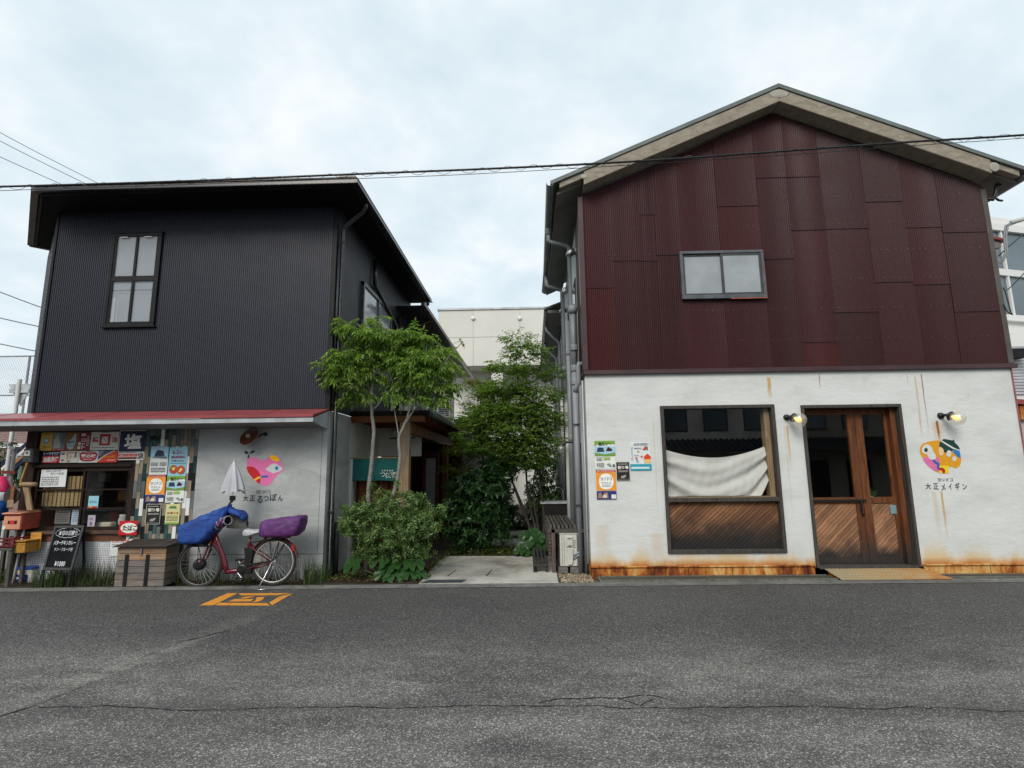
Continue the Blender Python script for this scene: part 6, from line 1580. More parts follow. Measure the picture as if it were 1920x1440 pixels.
m = MB(); m.box(bx1-.002,bx1+.016,by1-.06,by1-.01,.0,zb_-.06); m.build('strap', M['black_iron'], wb, bevel=.003)
m = MB(); k = 110; y0_, y1_ = by0-.06, by1+.03; za_, zc2 = zf+.012, zb_+.005
for i in range(k+1):
    x = bx0-.04+(bx1-bx0+.08)*i/k; o_ = .007*math.cos(x/.035*6.283)
    m.v += [(x,y0_,za_+o_),(x,y1_,zc2+o_)]
for i in range(k): m.f.append([2*i,2*i+2,2*i+3,2*i+1]); m.mi.append(0)
m.build('lid', pm('brown_ribbed_lid', (.075,.062,.055,1), .55, .25, 4), wb)
m = MB(); m.box(-5.66,-5.63,by0-.02,by0-.001,zf-.09,zf-.01); m.torus((-5.645,by0-.02,zf-.1),(0,1,0),.014,.004,12,6); m.build('latch', M['steel'], wb)
# ================================================================== chalkboard
ct = [onY(103.5,986,8.28), onY(159,985,8.28), onY(135,1070,8.06), onY(80,1069,8.06)]
def quadmap(q, u, v, off=0):
    a = q[3].lerp(q[2], u); b = q[0].lerp(q[1], u); p = a.lerp(b, v)
    nn = (q[2]-q[3]).cross(q[0]-q[3]).normalized(); return p+nn*off
cb = thing('chalkboard', 'black chalkboard stand with handwritten white menu leaning before the shop window', 'chalkboard', tuple((ct[2]+ct[3])/2-Vector((0,0,.2))))
def onquad(m, q, src, off):
    m.add([quadmap(q, v[0], v[2], off) for v in src.v], src.f)
def qbox(q, u0, v0, u1, v1, o0, o1):
    return [quadmap(q,u,v,o_) for o_ in (o0,o1) for u,v in ((u0,v0),(u1,v0),(u1,v1),(u0,v1))]
m = MB(); m.hexa(qbox(ct,.06,.05,.94,.95,-.012,.0)); m.build('board', M['chalk_black'], cb)
m = MB()
for (u0,v0,u1,v1) in ((0,0,.07,1),(.93,0,1,1),(.07,.94,.93,1),(.07,0,.93,.06)): m.hexa(qbox(ct,u0,v0,u1,v1,-.02,.012))
m.build('frame', pm('charcoal_frame', (.028,.03,.028,1), .6, .3, 8), cb, bevel=.003)
m = MB()
for u in (.03, .97):
    p = quadmap(ct,u,.0); m.bar(p, Vector((p.x,p.y-.02,.02)), .04, .025); pt = quadmap(ct,u,.98); m.bar(pt, Vector((pt.x,YL-.05,.05)), .035, .02)
m.build('leg', M['black_iron'], cb)
src = MB()
def ptx(s_, a, b, c_, d, bo=.01): put_text(src, s_, a, b, c_, d, 0, bo)
ptx('本日の日替り', .2,.775,.82,.885,.012); ptx('バターチキンカレー', .12,.56,.86,.66,.015); ptx('ナン・フルーツ付', .2,.42,.82,.50,.01); ptx('\u00a51080', .34,.09,.7,.20,.012)
for k in range(26):
    a = 2*math.pi*k/26; r_ = 1+.06*math.cos(a*13)
    b = 2*math.pi*(k+1)/26
    p0 = (.5+.40*math.cos(a)*(1+.05*(k % 2)), .83+.105*math.sin(a)*(1+.12*(k % 2))); p1 = (.5+.40*math.cos(b)*(1+.05*((k+1) % 2)), .83+.105*math.sin(b)*(1+.12*((k+1) % 2)))
    src.add([(p0[0],0,p0[1]),(p1[0],0,p1[1]),(p1[0]*1.0,0,p1[1]+.008),(p0[0],0,p0[1]+.008)], [(0,1,2,3)])
m = MB(); onquad(m, ct, src, .002); m.build('chalk_writing', ink(205,208,212,.8), cb)
# ================================================================== cooler tub with blue lid
k0 = onZ(25.5,1097,.0); 
cx_, cy_ = k0.x, k0.y
cl_ = thing('ice_cream_tub', 'white plastic tub with blue lid and blue label on the gravel edge', 'tub', (cx_+.14, cy_+.12, 0))
w_, d_, h_ = .265, .24, .235
m = MB(); m.hexa([(cx_+.015,cy_+.01,.02),(cx_+w_-.015,cy_+.01,.02),(cx_+w_-.015,cy_+d_-.01,.02),(cx_+.015,cy_+d_-.01,.02),(cx_-.005,cy_-.005,h_),(cx_+w_+.005,cy_-.005,h_),(cx_+w_+.005,cy_+d_,h_),(cx_-.005,cy_+d_,h_)]); m.build('body', pm('cream_plastic', (.62,.60,.52,1), .4, .08, 4), cl_, bevel=.012)
m = MB(); m.box(cx_-.02,cx_+w_+.02,cy_-.02,cy_+d_+.015,h_-.012,h_+.03); m.build('lid', pm('blue_plastic', (.018,.075,.32,1), .35, .15, 5), cl_, bevel=.01)
m = MB(); m.hexa([(cx_+.03,cy_+.004,.03),(cx_+.2,cy_+.004,.03),(cx_+.2,cy_+.012,.03),(cx_+.03,cy_+.012,.03),(cx_+.026,cy_-.006,.15),(cx_+.2,cy_-.006,.15),(cx_+.2,cy_+.005,.15),(cx_+.026,cy_+.005,.15)]); lab = m.build('label_panel', ink(24,44,110), cl_)
m = MB(); put_text(m, 'meiji', cx_+.04, .07, cx_+.16, .125, cy_-.008, .02); m.build('lettering', ink(220,222,225), cl_)
# ================================================================== red mail box, wooden bird-box, meter, mallet, disc and odds at the shop corner
YM = 8.2
def MX(px_, py, y=YM): return onY(px_, py, y)
a0, a1 = MX(4,994), MX(42,964)
mb_ = thing('letter_box', 'faded red letter box with salmon front on a pole at the shop corner', 'letter box', (a0.x+.15, YM, 0))
dpt = .33
m = MB(); x0, x1, z0, z1 = a0.x, a1.x, a0.z, a1.z
m.hexa([(x0,YM,z0),(x1,YM,z0),(x1,YM+dpt,z0),(x0,YM+dpt,z0),(x0,YM,z1),(x1,YM,z1),(x1,YM+dpt,z1+.01),(x0,YM+dpt,z1+.01)]); m.build('body', M['post_red'], mb_, bevel=.008)
m = MB(); m.hexa([(x0-.01,YM-.04,z1),(x1+.01,YM-.04,z1),(x1+.01,YM+dpt,z1+.012),(x0-.01,YM+dpt,z1+.012),(x0-.01,YM-.04,z1+.02),(x1+.01,YM-.04,z1+.02),(x1-.01,YM+dpt,z1+.05),(x0+.01,YM+dpt,z1+.05)]); m.build('hood', M['post_salmon'], mb_, bevel=.006)
m = MB(); m.box(x0+.012,x1-.012,YM-.008,YM-.001,z0+.01,z1-.03); m.build('front_door', M['post_salmon'], mb_, bevel=.003)
m = MB(); m.box(x0+.08,x1-.06,YM-.012,YM-.008,z0+.09,z0+.14); m.build('slot_plate', M['black_iron'], mb_); m = MB(); m.box(x0+.115,x1-.095,YM-.016,YM-.012,z0+.095,z0+.135); m.build('red_label', ink(205,44,44), mb_)
m = MB(); m.lathe([(.028,0),(.03,.003),(.028,.006)], (x0+.035,YM-.01,z0+.035), (0,-1,0), 14); m.build('white_knob', ink(214,214,208), mb_)
m = MB(); m.tube([(x0+.2,YM+.15,z0),(x0+.16,YM+.12,.02)], .017, 8); m.tube([(x0+.11,YM+.12,z0),(x0+.1,YM+.12,z0-.12)], .014, 8); m.build('pole', M['pale_pipe'], mb_, smooth=True)
yb0 = 8.12
a0, a1 = MX(25,1037,yb0), MX(48,1017,yb0)
bb_ = thing('pine_bird_box', 'small orange varnished pine box fixed below the red letter box', 'wooden box', (a0.x, yb0, a0.z))
m = MB(); m.hexa([(a0.x,yb0,a0.z),(a1.x,yb0,a0.z),(a1.x,yb0+.22,a0.z+.0),(a0.x,yb0+.22,a0.z),(a0.x,yb0,a1.z),(a1.x,yb0,a1.z-.005),(a1.x,yb0+.22,a1.z+.01),(a0.x,yb0+.22,a1.z+.01)]); m.build('body', M['yellow_box'], bb_, bevel=.004)
m = MB(); m.box(a0.x-.015,a1.x+.02,yb0-.02,yb0+.22,a1.z+.011,a1.z+.028); m.build('lid', M['yellow_box'], bb_, bevel=.003)
m = MB(); m.box(a0.x+.02,a1.x+.03,yb0+.221,yb0+.24,a0.z+.02,a1.z+.12); m.build('back_board', M['yellow_box'], bb_, bevel=.006)
m = MB()
for o_ in (-.012,.018): m.lathe([(.005,0),(.005,.003)], (a0.x+.09+o_,yb0-.001,(a0.z+a1.z)/2+.01), (0,-1,0), 8)
m.build('knot', M['black_iron'], bb_)
a0, a1 = MX(40,868,8.30), MX(62,841,8.30)
mt = thing('electric_meter', 'dark green electric meter box with white label on the shop post', 'meter', (a0.x, 8.3, a0.z))
m = MB(); m.box(a0.x,a1.x,8.3,8.44,a0.z,a1.z); m.build('case', pm('green_enamel', (.045,.058,.052,1), .45, .2, 8), mt, bevel=.015)
m = MB(); m.box(a0.x+.03,a0.x+.12,8.295,8.299,a0.z+.11,a0.z+.19); m.build('label_plate', ink(205,207,205), mt); m = MB(); m.lathe([(.022,0),(.022,.002)], (a0.x+.075,8.2945,a0.z+.155), (0,-1,0), 14); m.build('dial', ink(110,112,112), mt)
yk = 8.27
ml = thing('wooden_mallet', 'pale wooden rice mallet hung head up beside the shop post', 'mallet', tuple(MX(60,958,yk)))
m = MB(); m.tube([MX(39,908,yk),MX(53,908.5,yk),MX(67.5,908,yk)], [.033,.036,.033], 14); m.build('head', M['pale_wood'], ml, smooth=True)
p0, p1, q0, q1 = MX(41.5,912.5,yk), MX(52,912.5,yk), MX(49.5,957,yk), MX(59.5,957,yk)
m = MB(); m.hexa([q0,q1,q1+Vector((0,.04,0)),q0+Vector((0,.04,0)),p0,p1,p1+Vector((0,.04,0)),p0+Vector((0,.04,0))]); m.build('handle', M['pale_wood'], ml, bevel=.006)
yk = 8.18
dc = thing('iron_pan', 'round dark iron griddle pan hanging at the shop corner', 'pan', tuple(MX(20.5,955,yk)))
m = MB(); m.lathe([(.0,.0),(.118,.0),(.125,.01),(.12,.025),(.1,.02)], MX(20.5,930,yk), (0,1,0), 28); m.build('disc', pm('dark_brown_iron', (.03,.022,.018,1), .6, .3, 6), dc, smooth=False)
pd_ = thing('wooden_paddle', 'brown wooden paddle with block hanging in front of the round iron pan', 'paddle', tuple(MX(18,960,8.14)))
p = MX(18,955,8.14); m = MB(); m.box(p.x-.02,p.x+.03,8.14,8.155,p.z,MX(18,912,8.14).z); m.build('handle', M['porch_wood'], pd_); m = MB(); p2 = MX(13,952,8.14); m.box(p2.x,p2.x+.1,8.125,8.139,p2.z,p2.z+.115); m.build('block', M['post_wood'], pd_, bevel=.006)
pk = thing('plastic_float', 'pink, white and blue plastic toy float standing at the frame edge', 'toy', (MX(2,975,8.5).x, 8.5, .35))
cxp = MX(0,930,8.5).x; YF_ = 8.5
for nm, zt, zb2, r0, r1, col in (('pink_top',893,922,.05,.15,(226,60,110)),('white_band',922.5,939,.152,.15,(206,214,222)),('blue_base',939.5,970,.15,.11,(24,78,150))):
    zA, zB2 = MX(1,zt,8.5).z, MX(1,zb2,8.5).z
    m = MB(); m.lathe([(r1*.96,0),(r1,.01),((r0+r1)/2*1.03,(zA-zB2)*.55),(r0,(zA-zB2)*.98),(r0*.8,zA-zB2)], (cxp,8.5,zB2), (0,0,1), 22); m.build(nm, pm('plastic_'+nm, srgb(*col), .3, .1, 6), pk, smooth=True)
m = MB(); m.box(cxp-.14,cxp+.14,8.39,8.64,MX(3,971,8.5).z-.04,MX(3,970.5,8.5).z); m.box(cxp-.12,cxp-.09,8.41,8.44,0,MX(3,971,8.5).z-.04); m.box(cxp+.09,cxp+.12,8.41,8.44,0,MX(3,971,8.5).z-.04); m.box(cxp+.09,cxp+.12,8.59,8.62,0,MX(3,971,8.5).z-.04)
tag(m.build('stool', M['old_wood'], at=(cxp,8.5,0), bevel=.004), 'dark wooden stool holding the pink plastic toy', 'stool')
rc = thing('red_crate', 'dark red plastic crate on the low bench at the frame edge', 'crate', (MX(8,1026,8.1).x, 8.1, .5))
x0, x1 = MX(-14,1018,8.08).x, MX(25.5,1018,8.08).x; z0, z1 = MX(10,1026,8.08).z, MX(10,1009,8.08).z; rm_ = pm('red_plastic', (.13,.012,.018,1), .45, .2, 8)
m = MB()
for z in (z0, (z0+z1)/2, z1-.02): m.box(x0,x1,8.08,8.10,z,z+.022); m.box(x0,x1,8.34,8.36,z,z+.022); m.box(x1-.02,x1,8.10,8.34,z,z+.022)
for k in range(5): x = x0+(x1-x0-.02)*k/4; m.box(x,x+.02,8.085,8.095,z0+.023,z1-.021); m.box(x,x+.02,8.345,8.355,z0+.023,z1-.021)
m.build('lattice', rm_, rc); m = MB(); m.box(x0,x1,8.101,8.339,z0,z0+.01); m.build('bottom', rm_, rc)
bn = thing('low_bench', 'grey weathered low bench at the frame edge below the red crate', 'bench', (MX(5,1060,8.1).x, 8.1, 0))
for k in range(3): 
    m = MB(); m.box(x0-.4,x1+.0,8.06+k*.11,8.155+k*.11,z0-.05,z0-.012); m.build('plank', M['grey_wood'], bn, bevel=.004)
m = MB(); m.box(x1-.06,x1-.01,8.08,8.12,0,z0-.051); m.box(x1-.06,x1-.01,8.3,8.34,0,z0-.051); m.build('leg', M['grey_wood'], bn)
# jug, cloth bundle and fan in the right pane
jg = thing('cream_jug', 'cream ceramic jug inside the right shop pane', 'jug', tuple(onY(230,985,YL+.3)))
p = onY(230,985,YL+.3); m = MB(); m.lathe([(.05,0),(.065,.03),(.07,.09),(.055,.14),(.06,.17)], p, (0,0,1), 18); m.build('body', M['ac_white'], jg, smooth=True); m = MB(); m.torus(p+Vector((.085,0,.09)), (0,1,0), .04, .009, 16, 6); m.build('handle', M['ac_white'], jg, smooth=True)
p0, p1 = onY(180,993,YL+.2), onY(211,979,YL+.2); m = MB(); m.box(p0.x,p1.x,YL+.16,YL+.3,p0.z,p1.z); tag(m.build('paper_parcel', pm('cream_parcel', (.50,.49,.38,1), .6, .15, 9), at=(p0.x,YL+.2,p0.z), bevel=.02), 'cream wrapped parcel lying inside the right shop pane', 'parcel')
p = onY(252,968,YL+.3); m = MB(); m.ell(p, .12, .05, .12); tag(m.build('round_fan', pm('pale_grey_fan', (.35,.36,.37,1), .5, .2, 6), smooth=True, at=tuple(p)), 'round pale fan head inside the right shop pane', 'fan')
# reed blind inside the left pane
rbld = thing('reed_blind', 'tan woven reed blind hanging behind the left shop panes', 'blind', tuple(onY(120,949,YL+.085)))
zA, zB2 = onY(120,893,YL+.085).z, onY(120,949,YL+.085).z; xa, xb = onY(80,930,YL+.085).x, onY(160,930,YL+.085).x
m = MB(); n = 46
for k in range(n):
    z = zB2+(zA-zB2)*k/n; m.tube([(xa,YL+.085+.003*math.sin(k*2.1),z+.004),((xa+xb)/2,YL+.083,z+.004+rnd.uniform(-.002,.002)),(xb,YL+.085,z+.004)], (zA-zB2)/n*.55, 5)
o = m.build('reeds', M['bamboo'], rbld); o['kind'] = 'stuff'
m = MB()
for k in range(10): x = xa+(xb-xa)*(k+.5)/10; m.box(x-.004,x+.004,YL+.072,YL+.074,zB2,zA)
m.build('cord', M['old_wood'], rbld)
# lamps under the canopy: bare bulb, black sensor, copper dish lamp on the grey wall
t_ = thing('canopy_bulb', 'small bare bulb under the canopy over the enamel signs', 'lamp', tuple(onY(152,801,8.3)))
p = onY(151.5,801,8.3); m = MB(); m.ell(p, .035,.035,.032); m.build('bulb', pm('milk_glass', (.55,.53,.47,1), .3, .1, 5), t_, smooth=True); m = MB(); m.lathe([(.03,0),(.045,.02),(.045,.07),(.03,.09)], p+Vector((0,0,.02)), (0,0,1), 14); m.build('socket', M['black_iron'], t_, smooth=True)
p = onY(292,821,8.4); m = MB(); m.lathe([(.03,0),(.036,.02),(.036,.09),(.03,.1)], p, (-.5,-1,-.2), 14); m.box(p.x-.02,p.x+.06,8.38,8.44,p.z-.015,p.z+.045); tag(m.build('spot_lamp', M['black_iron'], at=tuple(p), bevel=.004), 'small black spot lamp above the house poster on the tiles', 'lamp')
p = L(478,820); dl_ = thing('dish_lamp', 'oval copper brown dish lamp above the pink heart emblem', 'lamp', (p[0], YL-.1, p[1]))
c0 = Vector((p[0]-.005, YL-.17, p[1])); ax = Vector((-.25,-1,.55)).normalized()
cop = pm('copper_enamel', (.10,.028,.014,1), .32, .2, 6, spec=.6)
m = MB(); m.lathe([(.15,.0),(.153,.006),(.11,-.03),(.05,-.05),(.02,-.055)], c0, ax, 30); m.build('dish', cop, dl_, smooth=True)
m = MB(); m.torus(c0, ax, .152, .004, 30, 6); m.build('rim', pm('worn_rim', (.4,.3,.24,1), .4, .2, 9), dl_, smooth=True)
m = MB(); m.lathe([(.025,-.03),(.028,.01),(.034,.03),(.03,.05),(.01,.06)], c0, ax, 14); m.build('bulb', pm('old_bulb', (.4,.33,.25,1), .2, .2, 8), dl_, smooth=True)
m = MB(); m.tube([c0-ax*.05, c0-ax*.08+Vector((.05,.03,.03)), (p[0]+.17,YL-.04,p[1]+.06), (p[0]+.19,YL-.01,p[1]+.03)], .011, 8); m.lathe([(.03,0),(.03,.02)], (p[0]+.18,YL-.013,p[1]+.045), (0,-1,0), 12); m.build('arm', M['black_iron'], dl_, smooth=True)
# ================================================================== slatted timber stand over the outdoor unit, low bench
GW = M['grey_wood']
zt = onY(1050,985,8.86).z; xa = onY(1030,985,8.86).x; xb = onY(1083,985,8.86).x
sl = thing('slatted_stand', 'grey slatted timber stand over the outdoor unit beside the white wall', 'stand', ((xa+xb)/2, 8.86, 0))
ns = 7; sw_ = (xb-xa)/ns
for k in range(ns):
    x = xa+k*sw_; m = MB(); m.box(x,x+sw_*.62,8.86,10.9,zt-.055,zt); m.build('slat', GW, sl, bevel=.004)
nz = 8; zl = .24
for k in range(nz):
    z = zl+(zt-.07-zl)*k/nz; m = MB(); m.box(xa-.012,xa+.022,8.9,10.8,z,z+.045); m.build('slat', GW, sl, bevel=.004)
m = MB(); m.bar((xa,8.875,zt-.085),(XR0+.01,8.875,zt-.085),.03,.06); m.build('rail', GW, sl)
for (x, y) in ((xa+.04,8.86),(xa+.04,10.8),(xb-.04,10.8)):
    m = MB(); m.box(x-.012,x+.05,y,y+.06,.036,zt-.057); m.build('leg', wood('brown_leg', (.05,.03,.024,1), (.14,.10,.085,1), None, .8, (10,10,1), 3), sl, bevel=.004)
zb3 = onY(1020,1051,8.86).z; x0 = onY(1000,1051,8.86).x; x1 = xa-.03
lbn = thing('slatted_bench', 'low dark slatted bench on the concrete path by the timber stand', 'bench', ((x0+x1)/2, 8.86, 0))
dw = wood('dark_slats', (.018,.017,.017,1), (.06,.057,.055,1), None, .75, (12,1,12), 3, None, .2)
for k in range(4):
    x = x0+(x1-x0-.05)*k/3.0; m = MB(); m.box(x,x+.042,8.86,10.4,zb3-.035,zb3); m.build('slat', dw, lbn, bevel=.003)
m = MB(); m.box(x0,x1,8.88,8.93,zb3-.085,zb3-.037); m.build('rail', dw, lbn); m = MB(); m.box(x0,x1,10.3,10.35,zb3-.085,zb3-.037); m.build('rail', dw, lbn)
for k in range(4):
    z = .04+(zb3-.14)*k/4; m = MB(); m.box(x0,x0+.05,8.89,10.35,z,z+.04); m.build('slat', dw, lbn, bevel=.003)
m = MB(); m.box(x1-.045,x1,8.9,8.95,.036,zb3-.086); m.box(x1-.045,x1,10.3,10.35,.036,zb3-.086); m.build('leg', dw, lbn)
# outdoor unit, side view towards the street
a0, a1 = onY(1051,1063,8.86), onY(1082,998,8.86)
ou = thing('outdoor_unit', 'beige outdoor unit standing on concrete blocks under the slatted stand', 'air conditioner', ((a0.x+a1.x)/2, 8.95, .1))
x0, x1, z0, z1 = a0.x, a1.x, a0.z, a1.z
m = MB(); m.box(x0,x1,8.88,9.65,z0,z1); m.build('casing', M['ac_white'], ou, bevel=.012)
m = MB(); m.box(x0-.012,x1+.01,8.87,9.66,z1-.035,z1+.012); m.build('top_cover', M['ac_white'], ou, bevel=.006)
m = MB(); xm = x0+(x1-x0)*.56; m.box(xm-.055,xm+.05,8.855,8.879,z1-.22,z1-.06); m.prism([(xm-.05,z1-.24),(xm+.05,z1-.24),(xm+.045,z0+.08),(xm+.03,z0+.03),(xm-.03,z0+.03),(xm-.045,z0+.16)], 8.845, 8.879); m.build('valve_cover', M['ac_white'], ou, bevel=.006)
m = MB(); m.box(xm-.035,xm+.035,8.85,8.8545,z1-.105,z1-.085); m.box(xm-.025,xm+.025,8.85,8.8545,z1-.215,z1-.195)
for k in range(4): m.box(x1-.06,x1-.025,8.876,8.879,z1-.24+k*.035,z1-.225+k*.035)
m.build('vent_slots', pm('grey_slot', (.2,.2,.19,1), .6, .1, 9), ou)
m = MB(); m.box(x0+.03,x0+.037,8.876,8.8795,z0+.02,z1-.05); m.box(x0+.065,x0+.07,8.876,8.8795,z0+.02,z1-.05); m.build('seam', M['soffit'], ou)
for o_ in (0,.04): pipe('refrigerant_pipe', [(xm+.05,8.865,z0+.16-o_),(x1+.03,8.87,z0+.225-o_),(x1+.09,8.9,z0+.25-o_)], .016, M['grey_pipe'], ou)
for (xA, xB) in ((x0-.03, x0+.12), (x1-.12, x1+.03)):
    m = MB(); m.box(xA,xB,8.87,9.3,.015,z0-.012); tag(m.build('concrete_block', M['kerb'], at=((xA+xB)/2,9,.015), bevel=.008), 'concrete footing block under the %s end of the beige outdoor unit' % ('left' if xA < x0 else 'right'), 'block')
# globe lamp and sink on the side wall
t_ = thing('globe_lamp', 'clear globe lamp on a black bracket on the side wall among the pipes', 'lamp', tuple(onY(1053,842,10.3)))
p = onY(1052.5,842,10.3); m = MB(); m.ell(p, .075,.075,.075); m.build('globe', M['glass_tint'], t_, smooth=True); m = MB(); m.ell(p, .03,.03,.035); m.build('bulb', M['frost'], t_, smooth=True); m = MB(); m.tube([p+Vector((.02,0,.06)),p+Vector((.1,.02,.12)),p+Vector((.24,.03,.13))], .016, 8); m.build('bracket', M['black_iron'], t_, smooth=True)
sk_ = thing('garden_sink', 'dark garden sink with curved tap behind the slatted stand', 'sink', (.6, 11.6, 0))
m = MB(); m.box(.28,.98,11.3,11.9,.1,.95); m.build('cabinet', M['room'], sk_); m = MB(); m.box(.25,1.0,11.27,11.93,.95,.99); m.build('rim', M['galv'], sk_, bevel=.006)
pipe('tap', [(.75,11.8,.99),(.75,11.8,1.2),(.7,11.75,1.27),(.6,11.7,1.27),(.56,11.68,1.2)], .015, M['chrome'], sk_)

# ================================================================== vegetation
def leaf2(m, p, d, nrm, l_, w_, fold=.25):
    side = d.cross(nrm); 
    if side.length < 1e-5: side = d.orthogonal()
    side = side.normalized()*(w_/2); up = side.cross(d).normalized()
    mid = p+d*(l_*.45)
    m.add([p, mid+side+up*w_*fold, p+d*l_-up*l_*.12, mid-side+up*w_*fold], [(0,1,2),(0,2,3)])
def rv(r2): 
    while True:
        v = Vector((r2.uniform(-1,1), r2.uniform(-1,1), r2.uniform(-1,1)))
        if .05 < v.length < 1: return v
def limb(m, pts, r0, r1, n=8, jit=.0, r2=None):
    pts = [Vector(p) for p in pts]; out = []
    for i in range(len(pts)-1):
        p0, p1, p2, p3 = pts[max(i-1,0)], pts[i], pts[i+1], pts[min(i+2,len(pts)-1)]
        for s_ in range(4):
            t = s_/4; out.append(.5*((2*p1)+(-p0+p2)*t+(2*p0-5*p1+4*p2-p3)*t*t+(-p0+3*p1-3*p2+p3)*t**3))
    out.append(pts[-1]); k = len(out)
    if r2: out = [o+Vector((r2.uniform(-jit,jit),r2.uniform(-jit,jit),0)) if 0 < i < k-1 else o for i, o in enumerate(out)]
    m.tube(out, [r0+(r1-r0)*i/(k-1) for i in range(k)], n); return out
def pinnate(m, r2, p, d, n_pairs=4, ll=.07, lw=.022, droop=.35):
    """a compound leaf: leaflets in pairs on a drooping stalk"""
    d = d.normalized(); side = d.cross(Vector((0,0,1)))
    side = side.normalized() if side.length > .05 else Vector((1,0,0))
    L_ = .05*n_pairs; q = p.copy(); dd = d.copy()
    for k in range(n_pairs):
        dd = (dd+Vector((0,0,-droop/n_pairs))).normalized(); q = q+dd*(L_/n_pairs)
        for s_ in (-1,1):
            ld = (dd*.55+side*s_*.85+Vector((0,0,-.25+r2.uniform(-.2,.15)))).normalized()
            leaf2(m, q, ld, Vector((r2.uniform(-.3,.3),r2.uniform(-.3,.3),1)), ll*r2.uniform(.75,1.15), lw*r2.uniform(.8,1.2))
    leaf2(m, q, (dd+Vector((0,0,-.3))).normalized(), Vector((0,0,1)), ll*1.15, lw)
def crown_pts(clumps, n, r2, shell=.3):
    """points through a set of ellipsoids, denser to the outside"""
    vol = [c[3]*c[4]*c[5] for c in clumps]; tot = sum(vol); out = []
    for c, v in zip(clumps, vol):
        k = int(n*v/tot)
        for _ in range(k):
            u = rv(r2).normalized(); rr = r2.uniform(shell,1)**.7*(1+r2.uniform(-.2,.3))
            out.append((Vector((c[0]+u.x*c[3]*rr, c[1]+u.y*c[4]*rr, c[2]+u.z*c[5]*rr)), u))
    return out
def ash_tree(name, label, trunk, branches, clumps, n, seed, mat, group=None):
    r2 = random.Random(seed)
    t_ = thing(name, label, 'tree', tuple(trunk[0]), group)
    m = MB(); limb(m, trunk, .042, .016, 9, .004, r2)
    for b in branches: limb(m, b, .016, .005, 6)
    tips = [Vector(b[-1]) for b in branches]+[Vector(trunk[-1])]
    pts = crown_pts(clumps, n, r2)
    for p, u in r2.sample(pts, min(90, len(pts))):
        s_ = min(tips, key=lambda q: (q-p).length); mid = s_.lerp(p,.5)+Vector((0,0,.04)); m.tube([s_, mid, p], [.005,.0035,.002], 4, False)
    m.build('trunk', M['bark_pale'], t_, smooth=True)
    m = MB()
    for p, u in pts:
        d = Vector((u.x, u.y, u.z*.3-.1+r2.uniform(-.25,.2))); d = (d+rv(r2)*.45).normalized()
        pinnate(m, r2, p-d*.1, d, r2.choice((2,3,3,4)), .098*r2.uniform(.75,1.15), .031, .6)
    m.build('crown', mat, t_)
    return t_
TY = 8.62
def T(px_, py, dy=0): return onY(px_, py, TY+dy)
def CL(px_, py, dy, rx, ry, rz, y=None):
    p = onY(px_, py, (y or TY)+dy); return (p.x,p.y,p.z,rx,ry,rz*(1.7 if y == 11.3 else 1))
tr1 = [Vector((T(690,1000).x-.02,TY,.03)), T(690,960), T(691,925), T(697,865), T(701,810), T(697,770), T(698,725), T(703,690), T(706,660)]
ash_tree('ash_tree','slender pale-barked tree with light green feathery leaves, nearest the grey wall',tr1,
  [[T(697,770),T(690,745),T(675,722,-.1),T(645,700,-.24)],[T(697,762),T(684,735),T(668,700,-.1),T(630,672,-.26)],[T(698,745),T(688,715),T(670,670,-.1),T(650,625,-.2)],[T(698,770,.02),T(712,755),T(722,735),T(730,700)],[T(699,720),T(706,690),T(716,650),T(720,615)],[T(698,735,.05),T(690,690,.1),T(690,620,.1)]],
  [CL(638,664,-.24,.32,.28,.12),CL(668,618,-.1,.30,.30,.13),CL(712,628,-.05,.36,.36,.15),CL(690,670,.05,.40,.38,.15),CL(632,694,-.26,.32,.26,.11),CL(733,672,.1,.32,.36,.15),CL(662,728,-.15,.20,.22,.11),CL(648,606,-.2,.2,.2,.09),CL(748,640,0,.26,.3,.13),CL(700,645,.1,.42,.40,.16),CL(712,712,.1,.27,.25,.11),CL(690,603,.05,.22,.25,.09),CL(622,682,-.3,.22,.2,.09),CL(626,712,-.3,.18,.2,.07),CL(645,745,-.25,.12,.14,.07),CL(675,700,-.1,.34,.3,.12),CL(720,590,.05,.10,.14,.05),CL(652,752,-.2,.14,.14,.06),CL(690,742,-.1,.2,.2,.08),CL(735,738,-.1,.22,.2,.08)], 900, 5, M['leaf_ash'],'pair of pale-barked trees')
tr2 = [Vector((T(728,1000).x,TY,.03)), T(728,970), T(732,945), T(744,905), T(750,860), T(748,822), T(757,800), T(766,775), T(772,750)]
ash_tree('ash_tree','pale-barked tree with forked trunk and light green feathery leaves beside the timber post',tr2,
  [[T(749,825),T(745,800),T(740,770),T(736,735)],[T(760,795),T(772,775),T(788,755),T(805,730)],[T(770,757),T(768,730),T(762,700),T(765,650)],[T(772,752),T(785,725),T(790,690),T(800,645)],[T(768,770),T(780,750),T(800,715),T(840,680)],[T(800,715),T(825,690),T(848,662),T(868,640)]],
  [CL(772,625,0,.24,.28,.13),CL(798,672,.05,.42,.40,.17),CL(768,684,0,.36,.34,.15),CL(830,690,.1,.30,.30,.13),CL(815,722,.05,.34,.32,.11),CL(765,728,.1,.28,.28,.11),CL(848,655,.2,.12,.16,.07),CL(795,636,.1,.28,.28,.14),CL(752,655,.05,.26,.28,.13),CL(862,640,.3,.07,.08,.04),CL(847,718,.1,.16,.2,.09),CL(840,745,.1,.12,.15,.07),CL(785,705,-.1,.36,.3,.13),CL(820,655,.1,.2,.22,.1),CL(790,748,-.05,.22,.2,.07),CL(825,752,0,.2,.2,.07),CL(760,748,-.1,.18,.2,.07)], 820, 8, M['leaf_ash'],'pair of pale-barked trees')
